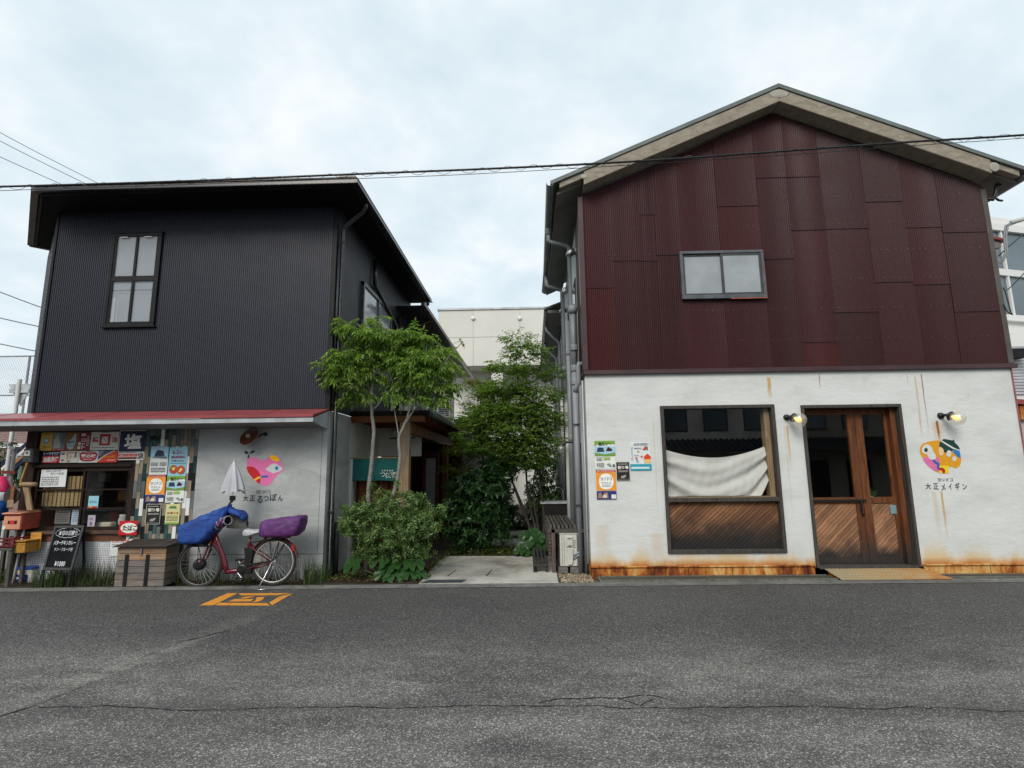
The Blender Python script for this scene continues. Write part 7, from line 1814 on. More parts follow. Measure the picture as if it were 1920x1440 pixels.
def small_leaf_tree(name, label, base, stems, clumps, n, seed, mat, ll=.045, lw=.026, layered=True, bark='bark_dark', per=9):
    r2 = random.Random(seed); t_ = thing(name, label, 'tree', tuple(base))
    m = MB(); tips = []
    for s_ in stems: limb(m, s_, .028, .007, 7, .006, r2); tips += [Vector(q) for q in s_[-2:]]
    pts = crown_pts(clumps, n, r2, .2)
    for p, u in r2.sample(pts, min(140, len(pts))):
        s_ = min(tips, key=lambda q: (q-p).length); m.tube([s_, s_.lerp(p,.5)+Vector((0,0,.03)), p], [.006,.004,.002], 4, False)
    m.build('trunk', M[bark], t_, smooth=True)
    m = MB()
    for p, u in pts:
        d = Vector((u.x,u.y,u.z*.15 if layered else u.z)); d = (d+rv(r2)*.4); d.z *= .4; d.normalize()
        for k in range(per):
            q = p+d*(k*.022)+rv(r2)*.03; ld = (d+rv(r2)*.9); ld.z = ld.z*.4-.12; ld.normalize()
            leaf2(m, q, ld, Vector((r2.uniform(-.35,.35),r2.uniform(-.35,.35),1)), ll*r2.uniform(.7,1.25), lw*r2.uniform(.7,1.2))
    m.build('crown', mat, t_); return t_
CY = 11.3
def K(px_, py, dy=0): return onY(px_, py, CY+dy)
base = Vector((K(1012,1050).x, CY-.4, .03))
small_leaf_tree('maple_tree','layered green maple with thin dark stems in the middle of the courtyard', base,
 [[base,K(1003,990),K(990,930),K(985,870),K(978,800),K(975,740),K(968,690),K(972,650)],[base+Vector((.05,.1,0)),K(1020,970),K(1012,900),K(1008,830),K(1005,760),K(1010,700)],[base+Vector((-.05,.1,0)),K(992,985),K(970,930),K(955,880),K(945,820),K(935,770)],[base+Vector((-.1,0,0)),K(985,960,.1),K(962,905,.2),K(950,850,.3)],[base+Vector((.02,.2,0)),K(1008,985),K(1000,930),K(1004,880),K(1015,820)]],
 [CL(972,640,0,.30,.3,.10,CY),CL(985,660,0,.42,.4,.09,CY),CL(950,690,0,.42,.4,.09,CY),CL(1000,695,0,.42,.4,.10,CY),CL(935,735,.1,.5,.45,.10,CY),CL(1010,740,-.1,.48,.4,.11,CY),CL(1035,708,0,.3,.2,.05,CY),CL(960,765,0,.6,.5,.11,CY),CL(1025,790,0,.4,.4,.12,CY),CL(920,800,-.1,.5,.4,.12,CY),CL(970,810,-.2,.62,.5,.13,CY),CL(1010,830,-.1,.48,.4,.12,CY),CL(940,840,-.2,.5,.4,.12,CY),CL(985,850,-.2,.5,.4,.11,CY),CL(1045,745,0,.2,.2,.06,CY),CL(1050,795,0,.16,.2,.05,CY),CL(880,820,-.1,.3,.3,.09,CY),CL(1002,652,0,.25,.12,.03,CY),CL(905,840,0,.42,.4,.12,CY),CL(965,870,0,.4,.4,.10,CY),CL(930,775,0,.55,.5,.12,CY),CL(985,775,-.1,.6,.5,.13,CY),CL(955,725,0,.5,.45,.1,CY),CL(1000,865,0,.4,.4,.1,CY),CL(900,790,0,.4,.4,.12,CY)], 4300, 15, M['leaf_maple'], .06, .036)
yb_ = Vector((onY(912,1000,12.2).x,12.2,.03))
def Yt(px_, py): return onY(px_, py, 12.2)
small_leaf_tree('yellowing_tree','small tree with yellowing leaves behind the maple near the black wall', yb_,
 [[yb_,Yt(912,930),Yt(905,850),Yt(900,780),Yt(905,720)],[yb_+Vector((.1,0,0)),Yt(925,900),Yt(930,820),Yt(945,760)]],
 [CL(905,720,0,.36,.3,.12,12.2),CL(925,745,0,.42,.3,.12,12.2),CL(895,760,0,.36,.3,.11,12.2),CL(950,735,0,.36,.3,.11,12.2),CL(870,845,-.6,.34,.3,.12,12.2),CL(890,800,0,.36,.3,.12,12.2),CL(860,880,-.6,.26,.3,.10,12.2),CL(930,795,0,.4,.3,.1,12.2)], 1000, 19, M['leaf_yellow'], .05, .024)
def bush(name, label, clumps, n, seed, mat, ll, lw, per, base, stems=8, bark='bark_dark', cat='shrub', up=.3):
    r2 = random.Random(seed); t_ = thing(name, label, cat, tuple(base)); m = MB(); pts = crown_pts(clumps, n, r2, .35)
    for p, u in r2.sample(pts, min(stems*6, len(pts))):
        m.tube([Vector(base)+Vector((r2.uniform(-.15,.15),r2.uniform(-.1,.1),0)), Vector(base).lerp(p,.55)+Vector((0,0,.05)), p], [.01,.007,.003], 5, False)
    m.build('stems', M[bark], t_, smooth=True)
    m = MB()
    for p, u in pts:
        d = (u+Vector((0,0,up))+rv(r2)*.5).normalized(); a0_ = r2.uniform(0,6.28); o1 = d.orthogonal().normalized(); o2 = d.cross(o1)
        for k in range(per):
            a = a0_+k*2.4; out_ = (o1*math.cos(a)+o2*math.sin(a)); q = p-d*.02*(per-k)/2
            ld = (out_*.9+d*(.35+.1*k/per)).normalized(); leaf2(m, q, ld, d, ll*r2.uniform(.7,1.2), lw*r2.uniform(.8,1.2), .18)
    m.build('foliage', mat, t_); return t_
def S(px_, py, y): return onY(px_, py, y)
bush('front_shrub','grey-green rounded shrub at the street edge under the pale-barked trees',
 [CL(735,960,0,.46,.26,.24,8.5),CL(690,985,0,.40,.26,.26,8.5),CL(770,985,0,.40,.28,.26,8.5),CL(720,1010,-.05,.5,.28,.25,8.5),CL(790,960,.1,.28,.26,.2,8.5),CL(668,960,.05,.22,.2,.16,8.5),CL(805,990,.1,.24,.24,.22,8.5),CL(760,1030,0,.42,.26,.18,8.5),CL(765,930,.1,.2,.2,.12,8.5),CL(690,1035,0,.3,.22,.16,8.5),CL(720,930,.1,.2,.2,.14,8.5),CL(690,945,.1,.24,.2,.16,8.5),CL(775,935,.1,.24,.2,.16,8.5),CL(655,985,-.1,.2,.2,.2,8.5),CL(648,950,-.15,.12,.1,.1,8.5),CL(825,955,.1,.14,.14,.12,8.5),CL(745,905,.1,.1,.1,.09,8.5),CL(700,915,.1,.08,.1,.1,8.5)], 1150, 31, M['leaf_shrub'], .068, .026, 8, (S(735,1060,8.5).x,8.52,.03))
bush('camellia_shrub','dark glossy camellia shrub in the courtyard by the rear timber post',
 [CL(880,915,0,.50,.4,.36,10.9),CL(860,960,0,.42,.4,.34,10.9),CL(905,960,0,.46,.4,.36,10.9),CL(890,1000,0,.5,.4,.28,10.9),CL(925,920,.1,.36,.4,.32,10.9),CL(850,990,-.1,.24,.3,.22,10.9),CL(940,985,.1,.22,.3,.26,10.9),CL(935,880,.3,.36,.4,.25,10.9)], 800, 33, M['leaf_dark'], .12, .06, 6, (S(890,1040,10.9).x,10.9,.03))
bush('dark_shrub','low dark shrub at the far end of the courtyard behind the maple stems',
 [CL(965,985,0,.5,.5,.35,15.5),CL(945,960,0,.4,.5,.4,15.5),CL(1000,970,0,.5,.4,.35,15.5)], 240, 37, M['leaf_dark'], .09, .04, 6, (S(965,1000,15.5).x,15.5,.03))
bush('sink_plant','leafy green plant growing behind the garden sink',
 [CL(1030,935,0,.30,.25,.16,12.2),CL(1005,945,0,.3,.25,.16,12.2)], 110, 38, M['leaf_shrub'], .08, .03, 6, (S(1020,1000,12.2).x,12.2,.03))
bush('rear_shrub','tall dark shrub filling the back of the courtyard left of the maple stems',
 [CL(930,900,0,.7,.5,.6,14.5),CL(905,940,0,.6,.5,.6,14.5),CL(945,850,0,.6,.5,.5,14.5),CL(935,960,0,.6,.5,.5,14.5)], 520, 39, M['leaf_dark'], .12, .06, 6, (S(925,1000,14.5).x,14.5,.03))
bush('rear_shrub','dark leafy shrub at the back of the courtyard right of the maple stems',
 [CL(1020,870,0,.5,.5,.6,15.8),CL(1030,920,0,.45,.5,.5,15.8),CL(1010,810,0,.5,.5,.6,15.8),CL(1000,920,0,.3,.5,.4,15.8)], 420, 40, M['leaf_dark'], .11, .05, 6, (S(1020,1000,15.8).x,15.8,.03))
# strap-leaved plant and ground cover at the slab end
def strap_plant(name, label, base, n, seed, l0=.35):
    r2 = random.Random(seed); t_ = thing(name, label, 'plant', tuple(base))
    for k in range(n):
        a = r2.uniform(0,6.28); l_ = l0*r2.uniform(.7,1.2); w_ = r2.uniform(.018,.03); d = Vector((math.cos(a),math.sin(a)*.7,0)); m = MB(); s_ = d.cross(Vector((0,0,1)))*w_
        for i in range(6):
            t = i/5; p = Vector(base)+d*l_*t*(.35+.4*t)+Vector((0,0,l_*(1.1*t-.75*t*t))); q = s_*(1-abs(t-.35)*1.2); m.v += [tuple(p-q), tuple(p+q)]
        for i in range(5): m.f.append([2*i,2*i+1,2*i+3,2*i+2]); m.mi.append(0)
        m.build('leaf', M['leaf_big'], t_, smooth=True)
strap_plant('strap_leaf_plant','strap-leaved plant arching over the end of the concrete path', (onZ(868,1040).x, 10.75, .03), 22, 3, .5)
# broad round leaves: every leaf its own piece
def leopard_plant(name, label, spots, seed, group=None):
    r2 = random.Random(seed); c_ = sum((Vector(s_[0]) for s_ in spots), Vector())/len(spots); base = Vector((c_.x, c_.y+.05, .02))
    t_ = thing(name, label, 'plant', tuple(base), group)
    for (p, rad, tx, ty) in spots:
        p = Vector(p); m = MB(); n = 26; nrm = Vector((tx, -1+abs(ty)*.3, .55+ty)).normalized(); u = nrm.cross(Vector((0,0,1))).normalized(); w = nrm.cross(u); w = -w if w.z > 0 else w
        m.v.append(tuple(p))
        for ring in (.55, 1.0):
            for j in range(n+1):
                a = R(18)+(2*math.pi-R(36))*j/n; rr = rad*ring*(1+.06*math.cos(a*9)*(ring > .9)+.04*r2.uniform(-1,1)*(ring > .9)); cup = rad*(.22*ring*ring)*(1+.5*math.cos(a*7))
                q = p+(-w*-math.cos(a)*-1+u*math.sin(a))*rr*1 if False else p+(w*-math.cos(a)+u*math.sin(a))*-rr+nrm*cup*.5
                m.v.append(tuple(q))
        for j in range(n): m.f.append([0,1+j,2+j]); m.mi.append(0); m.f.append([1+j,n+2+j,n+3+j,2+j]); m.mi.append(0)
        m.build('leaf', M['leaf_big'], t_, smooth=True)
        m = MB(); m.tube([p, p.lerp(base,.5)+Vector((0,.02,-.02)), base+Vector((r2.uniform(-.08,.08),0,0))], .006, 5); m.build('stalk', M['leaf_shrub'], t_, smooth=True)
def sp(px_, py, y, rad, tx=0, ty=0): return (onY(px_,py,y), rad, tx, ty)
leopard_plant('leopard_plant','round glossy leaved plant at the kerb under the grey-green shrub',[sp(662,1060,8.42,0.159,-.5,.1),sp(711,1050,8.42,0.165,-.1,.2),sp(735,1045,8.46,0.134,.2,.3),sp(718,1075,8.38,0.146,-.3,.1),sp(742,1078,8.36,0.152,.2,.2),sp(768,1075,8.38,0.134,.3,.3),sp(755,1055,8.42,0.146,.1,.4),sp(695,1040,8.46,0.122,-.3,.3),sp(780,1058,8.42,0.134,.4,.3),sp(728,1062,8.40,0.134,0,.4),sp(790,1078,8.40,0.085,.4,.4)], 3)
leopard_plant('leopard_plant','round bright green leaved plant beside the low slatted bench',[sp(988,1018,10.5,0.146,-.2,.2),sp(1008,1008,10.6,0.146,.1,.3),sp(995,1035,10.45,0.146,0,.2),sp(975,1032,10.45,0.122,-.3,.3),sp(1012,1028,10.5,0.134,.3,.2),sp(1000,1000,10.7,0.134,0,.4),sp(982,1005,10.6,0.110,-.3,.4),sp(1018,1012,10.6,0.122,.3,.3),sp(1008,1042,10.42,0.110,.2,.2)], 5)
# grass and ground cover (stuff)
def blades(name, label, spots, seed, mat, hmin, hmax, lean=.35, w_=.004):
    r2 = random.Random(seed); m = MB()
    for (x0, x1, y0, y1, n, hk) in spots:
        for _ in range(n):
            x, y = r2.uniform(x0,x1), r2.uniform(y0,y1); h = r2.uniform(hmin,hmax)*hk; a = r2.uniform(0,6.28); ln = r2.uniform(.05,lean)*h; d = Vector((math.cos(a),math.sin(a),0)); s_ = d.cross(Vector((0,0,1)))*w_*r2.uniform(.6,1.3)
            b = Vector((x,y,.01)); p1 = b+Vector((0,0,h*.55))+d*ln*.3; p2 = b+Vector((0,0,h*(1-.25*ln/h)))+d*ln
            m.add([b-s_, b+s_, p1+s_*.8, p1-s_*.8, p2], [(0,1,2,3),(3,2,4)])
    return tag(m.build(name, mat), label, 'grass', None, 'stuff')
yk0 = lambda x: kerbY(x)+.25
blades('verge_grass','tufts of grass and weeds along the foot of the shop wall',[(-7.27,-6.85,8.0,8.4,520,1.0),(-6.95,-6.05,8.2,8.42,420,1.1),(-7.27,-6.0,8.1,8.4,200,.5),(-5.2,-4.6,8.15,8.42,140,1.0),(-4.6,-3.3,8.2,8.42,190,.8),(-3.35,-3.0,8.2,8.5,260,1.2),(-9.2,-7.9,8.1,8.5,400,.9)], 3, M['grass'], .07, .36, .5, .0032)
blades('dry_stalks','thin bare weed stalks standing against the shop wall',[(-7.25,-6.1,8.1,8.42,170,1.0),(-5.3,-3.2,8.25,8.42,260,1.0)], 5, pm('dry_stalk', (.06,.055,.04,1), .8, .3, 20), .22, .55, .22, .0028)
def cover_leaves(name, label, areas, seed, mat, ll, lw, cat='ground cover'):
    r2 = random.Random(seed); m = MB()
    for (x0,x1,y0,y1,n,zm) in areas:
        for _ in range(n):
            p = Vector((r2.uniform(x0,x1), r2.uniform(y0,y1), .035+r2.uniform(0,1)**2*zm)); d = rv(r2); d.z = abs(d.z)*.35; d.normalize(); leaf2(m, p, d, Vector((r2.uniform(-.4,.4),r2.uniform(-.4,.4),1)), ll*r2.uniform(.6,1.3), lw*r2.uniform(.6,1.3))
    return tag(m.build(name, mat), label, cat, None, 'stuff')
cover_leaves('ground_cover','bright green creeping plants at the end of the concrete path',[(-1.6,.1,10.6,11.5,1500,.12),(-3.0,-1.7,8.3,8.8,260,.06),(-1.7,-1.5,8.4,10.5,120,.05)], 4, mat_leaf('creeper_leaf', (.05,.10,.015,1), (.12,.18,.03,1), .5, .3, (.26,.30,.05,1)), .05, .03)
cover_leaves('leaf_litter','dry brown leaf litter over the planting soil',[(-3.05,-1.62,8.28,9.5,1500,.01),(-8.5,-3.2,8.2,8.42,900,.008),(-1.65,.4,10.56,12.5,700,.02),(-1.5,.8,12.5,16,500,.02),(.45,.95,8.3,9.0,60,.01)], 6, M['litter'], .045, .022, 'leaf litter')
q = MB(); q.ell((-6.93,8.17,.03),.028,.018,.014); tag(q.build('pebble', pm('tan_pebble', (.42,.26,.14,1), .7, .2, 20), at=(-6.93,8.17,.02), smooth=True), 'single tan pebble on the kerb in front of the mosaic wall', 'stone')
bushy = bush('ivy_plant','dark trailing plant by the drain pipe behind the outdoor unit',[CL(1098,1050,0,.07,.15,.1,9.0),CL(1104,1072,0,.05,.1,.05,8.75)], 40, 44, M['leaf_dark'], .04, .025, 5, (.92,9.0,.02), 3)
# ================================================================== buildings beyond the courtyard and at the frame edges
cbld = thing('beige_block', 'plain beige clad block with panel joints closing the far end of the courtyard', 'building', (-1.5, 26, 0))
ztp = 9.62; x0, x1 = -4.32, 6.0; zo = 6.78
m = MB(); m.box(x0,x1,26,34,zo,ztp); m.build('upper_wall', M['beige_far'], cbld)
m = MB(); m.box(x0+.0,x1,27.6,34,0,zo); m.build('lower_wall', M['beige_far'], cbld)
m = MB(); m.box(x0-.06,x1,25.94,34.1,ztp+.001,ztp+.09); m.build('parapet_cap', M['galv'], cbld)
for px_ in (887, 975):
    x = onY(px_,640,25.99).x; m = MB(); m.box(x-.012,x+.012,25.985,25.999,zo,ztp); m.build('panel_joint', pm('joint_grey', (.5,.5,.46,1), .8, .1, 3), cbld)
    zz_ = onY(px_,596,25.9).z; m = MB(); m.lathe([(.1,0),(.1,.05),(.07,.08)], (x,25.98,zz_), (0,-1,0), 16); m.build('vent_cap', M['white_far'], cbld, smooth=True)
z = onY(930,631,25.99).z; m = MB(); m.box(x0,x1,25.987,25.998,z-.012,z+.012); m.build('panel_joint', pm('joint_grey2', (.5,.5,.46,1), .8, .1, 3), cbld)
for px_ in (932,): x = onY(px_,690,26.3).x; m = MB(); m.box(x-.28,x+.28,26.2,26.9,0,zo-.002); m.build('column', M['beige_far'], cbld)
# white block with ribbon windows on the far right, receding
wb2 = thing('white_block', 'white block with large ribbon windows rising behind the gabled building', 'building', (13, 16, 0))
A = Vector((12.2, 14.0, 0)); Bv = Vector((24.0, 17.2, 0)); d = (Bv-A).normalized(); nn = Vector((d.y,-d.x,0))
def wpt(px_, py):    # point on that facade
    r_ = ray(px_, py); t = (A-Vector((0,0,CAM_H))).dot(nn)/r_.dot(nn); return r_*t+Vector((0,0,CAM_H))
A2 = A-d*3.0
def wq(m, s0, s1, z0, z1, o0, o1):
    P_ = [A+d*s0, A+d*s1]; m.hexa([P_[0]+nn*o1+Vector((0,0,z0)),P_[1]+nn*o1+Vector((0,0,z0)),P_[1]+nn*o0+Vector((0,0,z0)),P_[0]+nn*o0+Vector((0,0,z0)),P_[0]+nn*o1+Vector((0,0,z1)),P_[1]+nn*o1+Vector((0,0,z1)),P_[1]+nn*o0+Vector((0,0,z1)),P_[0]+nn*o0+Vector((0,0,z1))])
m = MB(); wq(m,-4,10,0,8.3,-4,0); m.build('wall', M['white_far'], wb2)
zt_, zb4 = wpt(1905,440).z, wpt(1885,592).z
m = MB(); wq(m,-4,10,zb4,zt_,0,.03); m.build('glazing', M['far_glass'], wb2)
m = MB(); wq(m,-4,10,zt_,zt_+.2,.0,.12); wq(m,-4,10,zb4-.16,zb4,.0,.12); zm = (zt_+zb4)/2; wq(m,-4,10,zm-.09,zm+.09,.03,.1)
for k in range(9): wq(m,-4+k*1.55-.03,-4+k*1.55+.03,zb4+.001,zt_-.001,.031,.09)
m.build('mullions', M['white_far'], wb2)
z = wpt(1890,628).z; m = MB(); wq(m,-4,10,z-.05,z+.12,.001,.25); m.build('ledge', M['white_far'], wb2)
for py in (672,): z = wpt(1900,py).z; m = MB(); wq(m,-4,10,z-.015,z+.015,.001,.012); m.build('joint', M['soffit'], wb2)
# low neighbour with red roof edge right of the white wall
nb2 = thing('low_neighbour', 'low grey neighbour building with dark red roof edge right of the white wall', 'building', (9, 9.4, 0))
def NB(px_, py): return onY(px_, py, 9.0)
zr_ = NB(1905,755).z; xl = NB(1902,760).x
m = MB(); m.box(xl,xl+4,9.0,12,0,zr_-.08); m.build('wall', M['grey_render'], nb2)
m = MB(); m.hexa([(xl-.12,8.9,zr_-.02),(xl+4,8.9,zr_-.45),(xl+4,12,zr_-.2),(xl-.12,12,zr_+.2),(xl-.12,8.9,zr_+.06),(xl+4,8.9,zr_-.37),(xl+4,12,zr_-.1),(xl-.12,12,zr_+.3)]); m.build('roof', M['canopy_red'], nb2)
m = MB(); m.box(xl+.02,xl+.25,8.93,8.999,zr_-.28,zr_-.06); m.build('rusty_fascia', M['rust'], nb2)
sh = thing('shutter_building', 'pale building with ribbed shutter and dark awning box beyond the red roof edge', 'building', (12, 12.5, 0))
m = MB(); m.box(10.2,16,12.4,13,0,4.6); m.build('wall', M['white_far'], sh)
for k in range(16): z = 3.2+k*.07; m = MB(); m.box(10.3,14,12.36,12.399,z,z+.055); m.build('shutter_slat', M['galv'], sh)
m = MB(); m.box(10.35,11.2,12.1,12.35,4.0,4.2); m.build('awning_box', M['dark_trim'], sh)
# far left: brick building, hedge, chain-link fence, back of a road sign, white pole, awning
bk_ = thing('brick_block', 'brown brick block with a white band seen under the canopy at the left edge', 'building', (-24, 22, 0))
def BK(px_, py, y=22): return onY(px_, py, y)
xR = BK(58,830).x; bm2 = NT('far_brick'); pz = bm2.xyz(bm2.pos()); cbn = bm2.n('ShaderNodeCombineXYZ'); bm2.l(pz[0], cbn.inputs[0]); bm2.l(pz[2], cbn.inputs[1])
bt = bm2.n('ShaderNodeTexBrick'); bm2.l(cbn.outputs[0], bt.inputs['Vector']); bt.inputs['Scale'].default_value = 1; bt.inputs['Brick Width'].default_value = .22; bt.inputs['Row Height'].default_value = .075; bt.inputs['Mortar Size'].default_value = .008
bt.inputs['Color1'].default_value = (.16,.085,.075,1); bt.inputs['Color2'].default_value = (.22,.13,.115,1); bt.inputs['Mortar'].default_value = (.3,.27,.25,1); bm2.out(bt.outputs['Color'], .8)
m = MB(); m.box(xR-14,xR+1.5,22,26,0,BK(20,808).z); m.build('wall', bm2.m, bk_)
m = MB(); m.box(xR-14,xR+1.55,21.9,21.999,BK(20,840).z,BK(20,832).z); m.build('band', M['white_far'], bk_)
bush('corner_hedge','dark hedge below the brick block at the left edge',[CL(0,870,0,.9,.4,.5,14),CL(15,890,0,.7,.4,.4,14),CL(-20,860,0,.8,.4,.7,14)], 260, 71, M['leaf_dark'], .09, .05, 6, (BK(5,940,14).x,14,.0))
pl = thing('white_pole', 'thick white pole standing beyond the shop corner', 'pole', (BK(17,1000,9.6).x, 9.6, 0))
m = MB(); p = BK(15,870,9.6); m.tube([(p.x,9.6,0),(p.x+.0,9.6,3.4)], .036, 14); m.build('shaft', M['pale_pipe'], pl, smooth=True)
m = MB(); m.tube([(p.x,9.6,2.0),(p.x+.5,9.5,1.98)], .014, 8); m.box(p.x-.06,p.x+.06,9.53,9.67,2.2,2.24); m.build('bracket', M['steel'], pl, smooth=False)
aw = thing('striped_awning', 'navy, white and tan striped awning slanting beyond the shop corner', 'awning', (BK(30,880,10.2).x, 10.2, 1.6))
for k, (o_, col) in enumerate(((0,(24,30,58)),(9,(206,208,206)),(16,(150,112,84)),(26,(24,30,58)))):
    a_, b_ = BK(2,868+o_,10.2), BK(52,826+o_,10.2); a2, b2 = BK(2,868+o_+(8 if k != 1 else 6),10.2), BK(52,826+o_+(8 if k != 1 else 6),10.2)
    m = MB(); dv = Vector((0,.6,.12)); m.hexa([a2,b2,b2+dv,a2+dv,a_,b_,b_+dv,a_+dv]); m.build('stripe', ink(*col,.8), aw)
ld = thing('tap_stand', 'white tap stand with small red shelf beyond the shop corner', 'stand', (BK(25,960,9.0).x, 9.0, 0))
p = BK(24,870,9.0); m = MB(); m.tube([(p.x,9,0),(p.x,9,BK(24,840,9).z)], .028, 10); m.box(p.x-.05,p.x+.06,8.94,9.06,BK(24,842,9).z,BK(24,838,9).z); m.build('post', M['pale_pipe'], ld, smooth=False)
m = MB(); q_ = BK(26,886,9); m.box(q_.x-.11,q_.x+.11,8.9,9.1,q_.z-.02,q_.z+.03); m.build('shelf', M['post_red'], ld)
p = BK(40,885,8.9); m = MB(); m.lathe([(.04,0),(.042,.01),(.042,.15),(.025,.2),(.025,.22)], (p.x,8.9,p.z-.12), (0,0,1), 14); tag(m.build('mint_bottle', pm('mint_plastic', (.22,.42,.34,1), .4, .1, 5), at=(p.x,8.9,p.z-.12), smooth=True), 'mint green bottle hanging under the meter box', 'bottle')
br_ = thing('bamboo_pole', 'slanting orange bamboo pole leaning on the shop post', 'pole', tuple(BK(40,905,8.3)))
m = MB(); m.tube([BK(38,905,8.25),BK(51,868,8.3)], .012, 8); m.build('cane', M['yellow_box'], br_)
fn = thing('chain_link_fence', 'tall chain-link fence with grey posts at the left edge', 'fence', (-36, 34, 0))
def FN(px_, py): return onY(px_, py, 34)
zT = FN(30,668).z; xE = FN(52,700).x+.6
m = MB()
for k in range(7): x = xE-.6-k*3.2; m.tube([(x,34,0),(x,34,zT)], .07, 8)
m.build('posts', M['grey_pipe'], fn)
m = MB(); m.tube([(xE-22,34,zT),(xE+2.5,34,zT)], .045, 6); m.tube([(xE-22,34,zT-2.6),(xE+2.5,34,zT-2.6)], .045, 6); m.tube([(xE-.6,34,zT-2.6),(xE+1.2,34,zT)], .03, 6); m.build('rails', M['grey_pipe'], fn)
m = MB()
for k in range(150):
    x = xE-20+k*.16; h_ = zT
    for s_ in (1,-1): m.bar((x,34.02,0),(x+s_*h_*.5,34.02,h_),.008,.008)
o = m.build('wire_mesh', pm('wire', (.35,.35,.38,1), .5, .1, 3), fn); o['kind'] = 'stuff'
sg = thing('road_sign', 'grey back of a triangular road sign on a pole at the left edge', 'sign', (BK(36,800,15).x, 15, 0))
tri = [BK(15,720,15), BK(63,719,15), BK(38,762,15)]
tri_y = [(p.x,p.z) for p in tri]; tri_y = smooth_loop(tri_y, 1)
m = MB(); m.prism(tri_y, 15, 15.03); m.build('plate', M['galv'], sg, bevel=.01)
pt, pb = BK(37,712,15), BK(20,790,15)
m = MB(); m.tube([(BK(34,760,15).x,14.93,0),(BK(34,760,15).x,14.93,BK(36,726,15).z)], .045, 12); m.build('pole', M['pale_pipe'], sg, smooth=True)
m = MB(); z_ = BK(36,733,15).z; m.box(BK(20,733,15).x,BK(56,733,15).x,14.95,14.999,z_-.06,z_+.06); m.build('clamp_bar', M['galv'], sg)
# ================================================================== overhead cables
def cable(name, label, pts, r, mat, helix=False, cat='cable', n=6, group=None):
    dense = []
    P_ = [Vector(p) for p in pts]
    for i in range(len(P_)-1):
        p0, p1, p2, p3 = P_[max(i-1,0)], P_[i], P_[i+1], P_[min(i+2,len(P_)-1)]
        for s_ in range(10):
            t = s_/10; dense.append(.5*((2*p1)+(-p0+p2)*t+(2*p0-5*p1+4*p2-p3)*t*t+(-p0+3*p1-3*p2+p3)*t**3))
    dense.append(P_[-1])
    t_ = thing(name, label, cat, tuple(dense[0]), group)
    m = MB(); m.tube(dense, r, n); m.build('strand', mat, t_, smooth=True)
    return t_, dense
blk = M['black_iron']; YCb = 6.4
def CB(px_, py): return onY(px_, py, YCb)
main, dn = cable('overhead_cable','thick black overhead cable crossing in front of both buildings',[CB(-500,364),CB(-200,355),CB(0,350),(CB(320,340.5)),CB(640,327.5),CB(960,314.5),CB(1200,302),CB(1460,284),CB(1700,266.5),CB(1920,253),CB(2300,224)], .015, blk)
m = MB(); r2 = random.Random(6); hp = []
L_ = 0
for a, b in zip(dn, dn[1:]):
    n_ = max(2, int((b-a).length/.02))
    for i in range(n_):
        p = a.lerp(b, i/n_); L_ += (b-a).length/n_; ph = L_*6.28/.33
        hp.append(p+Vector((0, .022*math.cos(ph), -.012+.03*math.sin(ph)+.008*math.sin(L_*3.1))))
m.tube(hp, .0028, 4); m.build('lashing_wire', blk, main)
cable('overhead_cable','thin wire hanging just below the thick overhead cable',[CB(-500,374),CB(0,357.5),CB(640,336),CB(960,322.5),CB(1460,291.5),CB(1700,274),CB(1920,259),CB(2300,232)], .0045, blk)
for i, (a, b, lab) in enumerate((((-60,215),(172,338),'uppermost thin wire slanting down to the black roof at the left'),((-60,232),(148,338),'second thin wire slanting down to the black roof at the left'),((-60,266),(108,340),'third thin wire slanting down to the black roof at the left'))):
    cable('service_wire', lab, [onY(*a,16), onY((a[0]+b[0])/2,(a[1]+b[1])/2+2,18), onY(b[0]+40,b[1]+20,20)], .012, pm('grey_wire', (.1,.1,.11,1), .6, .1, 3), group='thin wires at the upper left')
for a, b, lab in (((-60,524),(120,592),'upper of the wires running behind the black wall at the left'),((-60,582),(120,622),'middle wire running behind the black wall at the left'),((-60,632),(120,668),'lowest wire running behind the black wall at the left')):
    cable('street_wire', lab, [onY(*a,30), onY((a[0]+b[0])/2,(a[1]+b[1])/2+1,30), onY(*b,30)], .03, pm('grey_wire2', (.14,.14,.15,1), .6, .1, 3), group='wires at the far left')
cable('drop_wire','black drop wire tied to the right corner of the gabled building',[Vector((XR1+.04,8.5,4.42)),onY(1893,540,8.6),onY(1960,470,8.7)], .009, blk)
cable('drop_wire','thin black wire slanting up past the red-roofed bay',[onY(1872,480,8.8),onY(1900,455,8.8),onY(1960,405,8.8)], .009, blk)
cable('drop_wire','looped black wire end at the right corner of the gabled building',[Vector((XR1+.05,8.5,4.40)),onY(1895,583,8.5),onY(1898,590,8.5),onY(1888,583,8.5),onY(1882,570,8.5)], .008, blk)
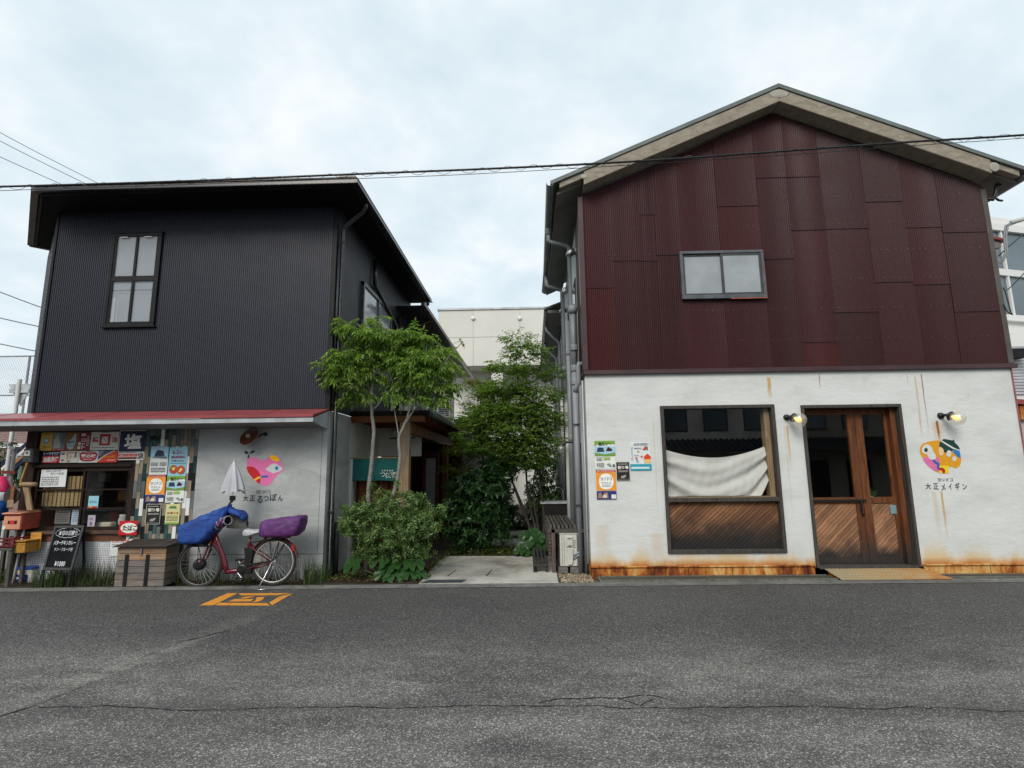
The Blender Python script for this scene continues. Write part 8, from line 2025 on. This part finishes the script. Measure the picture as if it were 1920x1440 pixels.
# ================================================================== houses across the street, seen only as reflections in the panes
hs_ = [(-27,-16.5,-9,5.8,(.6,.57,.52),'cream house across the street reflected in the left shop panes'),(-16,-8,-10,6.2,(.45,.43,.4),'grey house across the street reflected in the right shop panes'),(6.2,12.6,-10,6.4,(.65,.62,.57),'pale house across the street reflected in the big window'),(12.9,21,-9.5,6.0,(.32,.28,.25),'brown house across the street reflected in the door panes')]
for (x0, x1, y0, h_, col, lab) in hs_:
    t_ = thing('street_house', lab, 'building', ((x0+x1)/2, y0, 0))
    m = MB(); m.box(x0,x1,y0-6,y0,0,h_); m.build('wall', pm('house_wall', (*col,1), .8, .2, 1), t_)
    m = MB(); m.hexa([(x0-.5,y0+.6,h_-.15),(x1+.5,y0+.6,h_-.15),(x1+.5,y0-3,h_+1.2),(x0-.5,y0-3,h_+1.2),(x0-.5,y0+.6,h_),(x1+.5,y0+.6,h_),(x1+.5,y0-3,h_+1.4),(x0-.5,y0-3,h_+1.4)]); m.build('roof', pm('house_roof', (.05,.052,.056,1), .5, .2, 2), t_)
    rt_ = MB(); n_ = int((x1-x0+.8)/.27)
    # lean-to tile roof over the ground floor
    m = MB(); m.hexa([(x0-.2,y0+1.3,2.45),(x1+.2,y0+1.3,2.45),(x1+.2,y0,3.0),(x0-.2,y0,3.0),(x0-.2,y0+1.3,2.52),(x1+.2,y0+1.3,2.52),(x1+.2,y0,3.08),(x0-.2,y0,3.08)]); lt = m.build('lean_to_roof', pm('kawara', (.06,.063,.068,1), .4, .2, 2), t_)
    m = MB()
    for k in range(n_): x = x0-.1+k*.27; m.tube([(x,y0+1.32,2.53),(x,y0,3.1)], .06, 6)
    o = m.build('tile_ridges', pm('kawara2', (.055,.058,.062,1), .4, .2, 2), lt); o['kind'] = 'stuff'
    for k in range(int((x1-x0)/2)):
        x = x0+.6+k*2.0; m = MB(); m.box(x,x+1.2,y0+.001,y0+.05,3.5,4.7); w2 = m.build('window', M['alu_dark'], t_); m = MB(); m.box(x+.06,x+1.14,y0+.051,y0+.056,3.56,4.64); m.build('pane', M['far_glass'], w2)
        m = MB(); m.box(x,x+1.1,y0+.001,y0+.05,.1,2.0); m.build('door', M['old_wood'], t_)
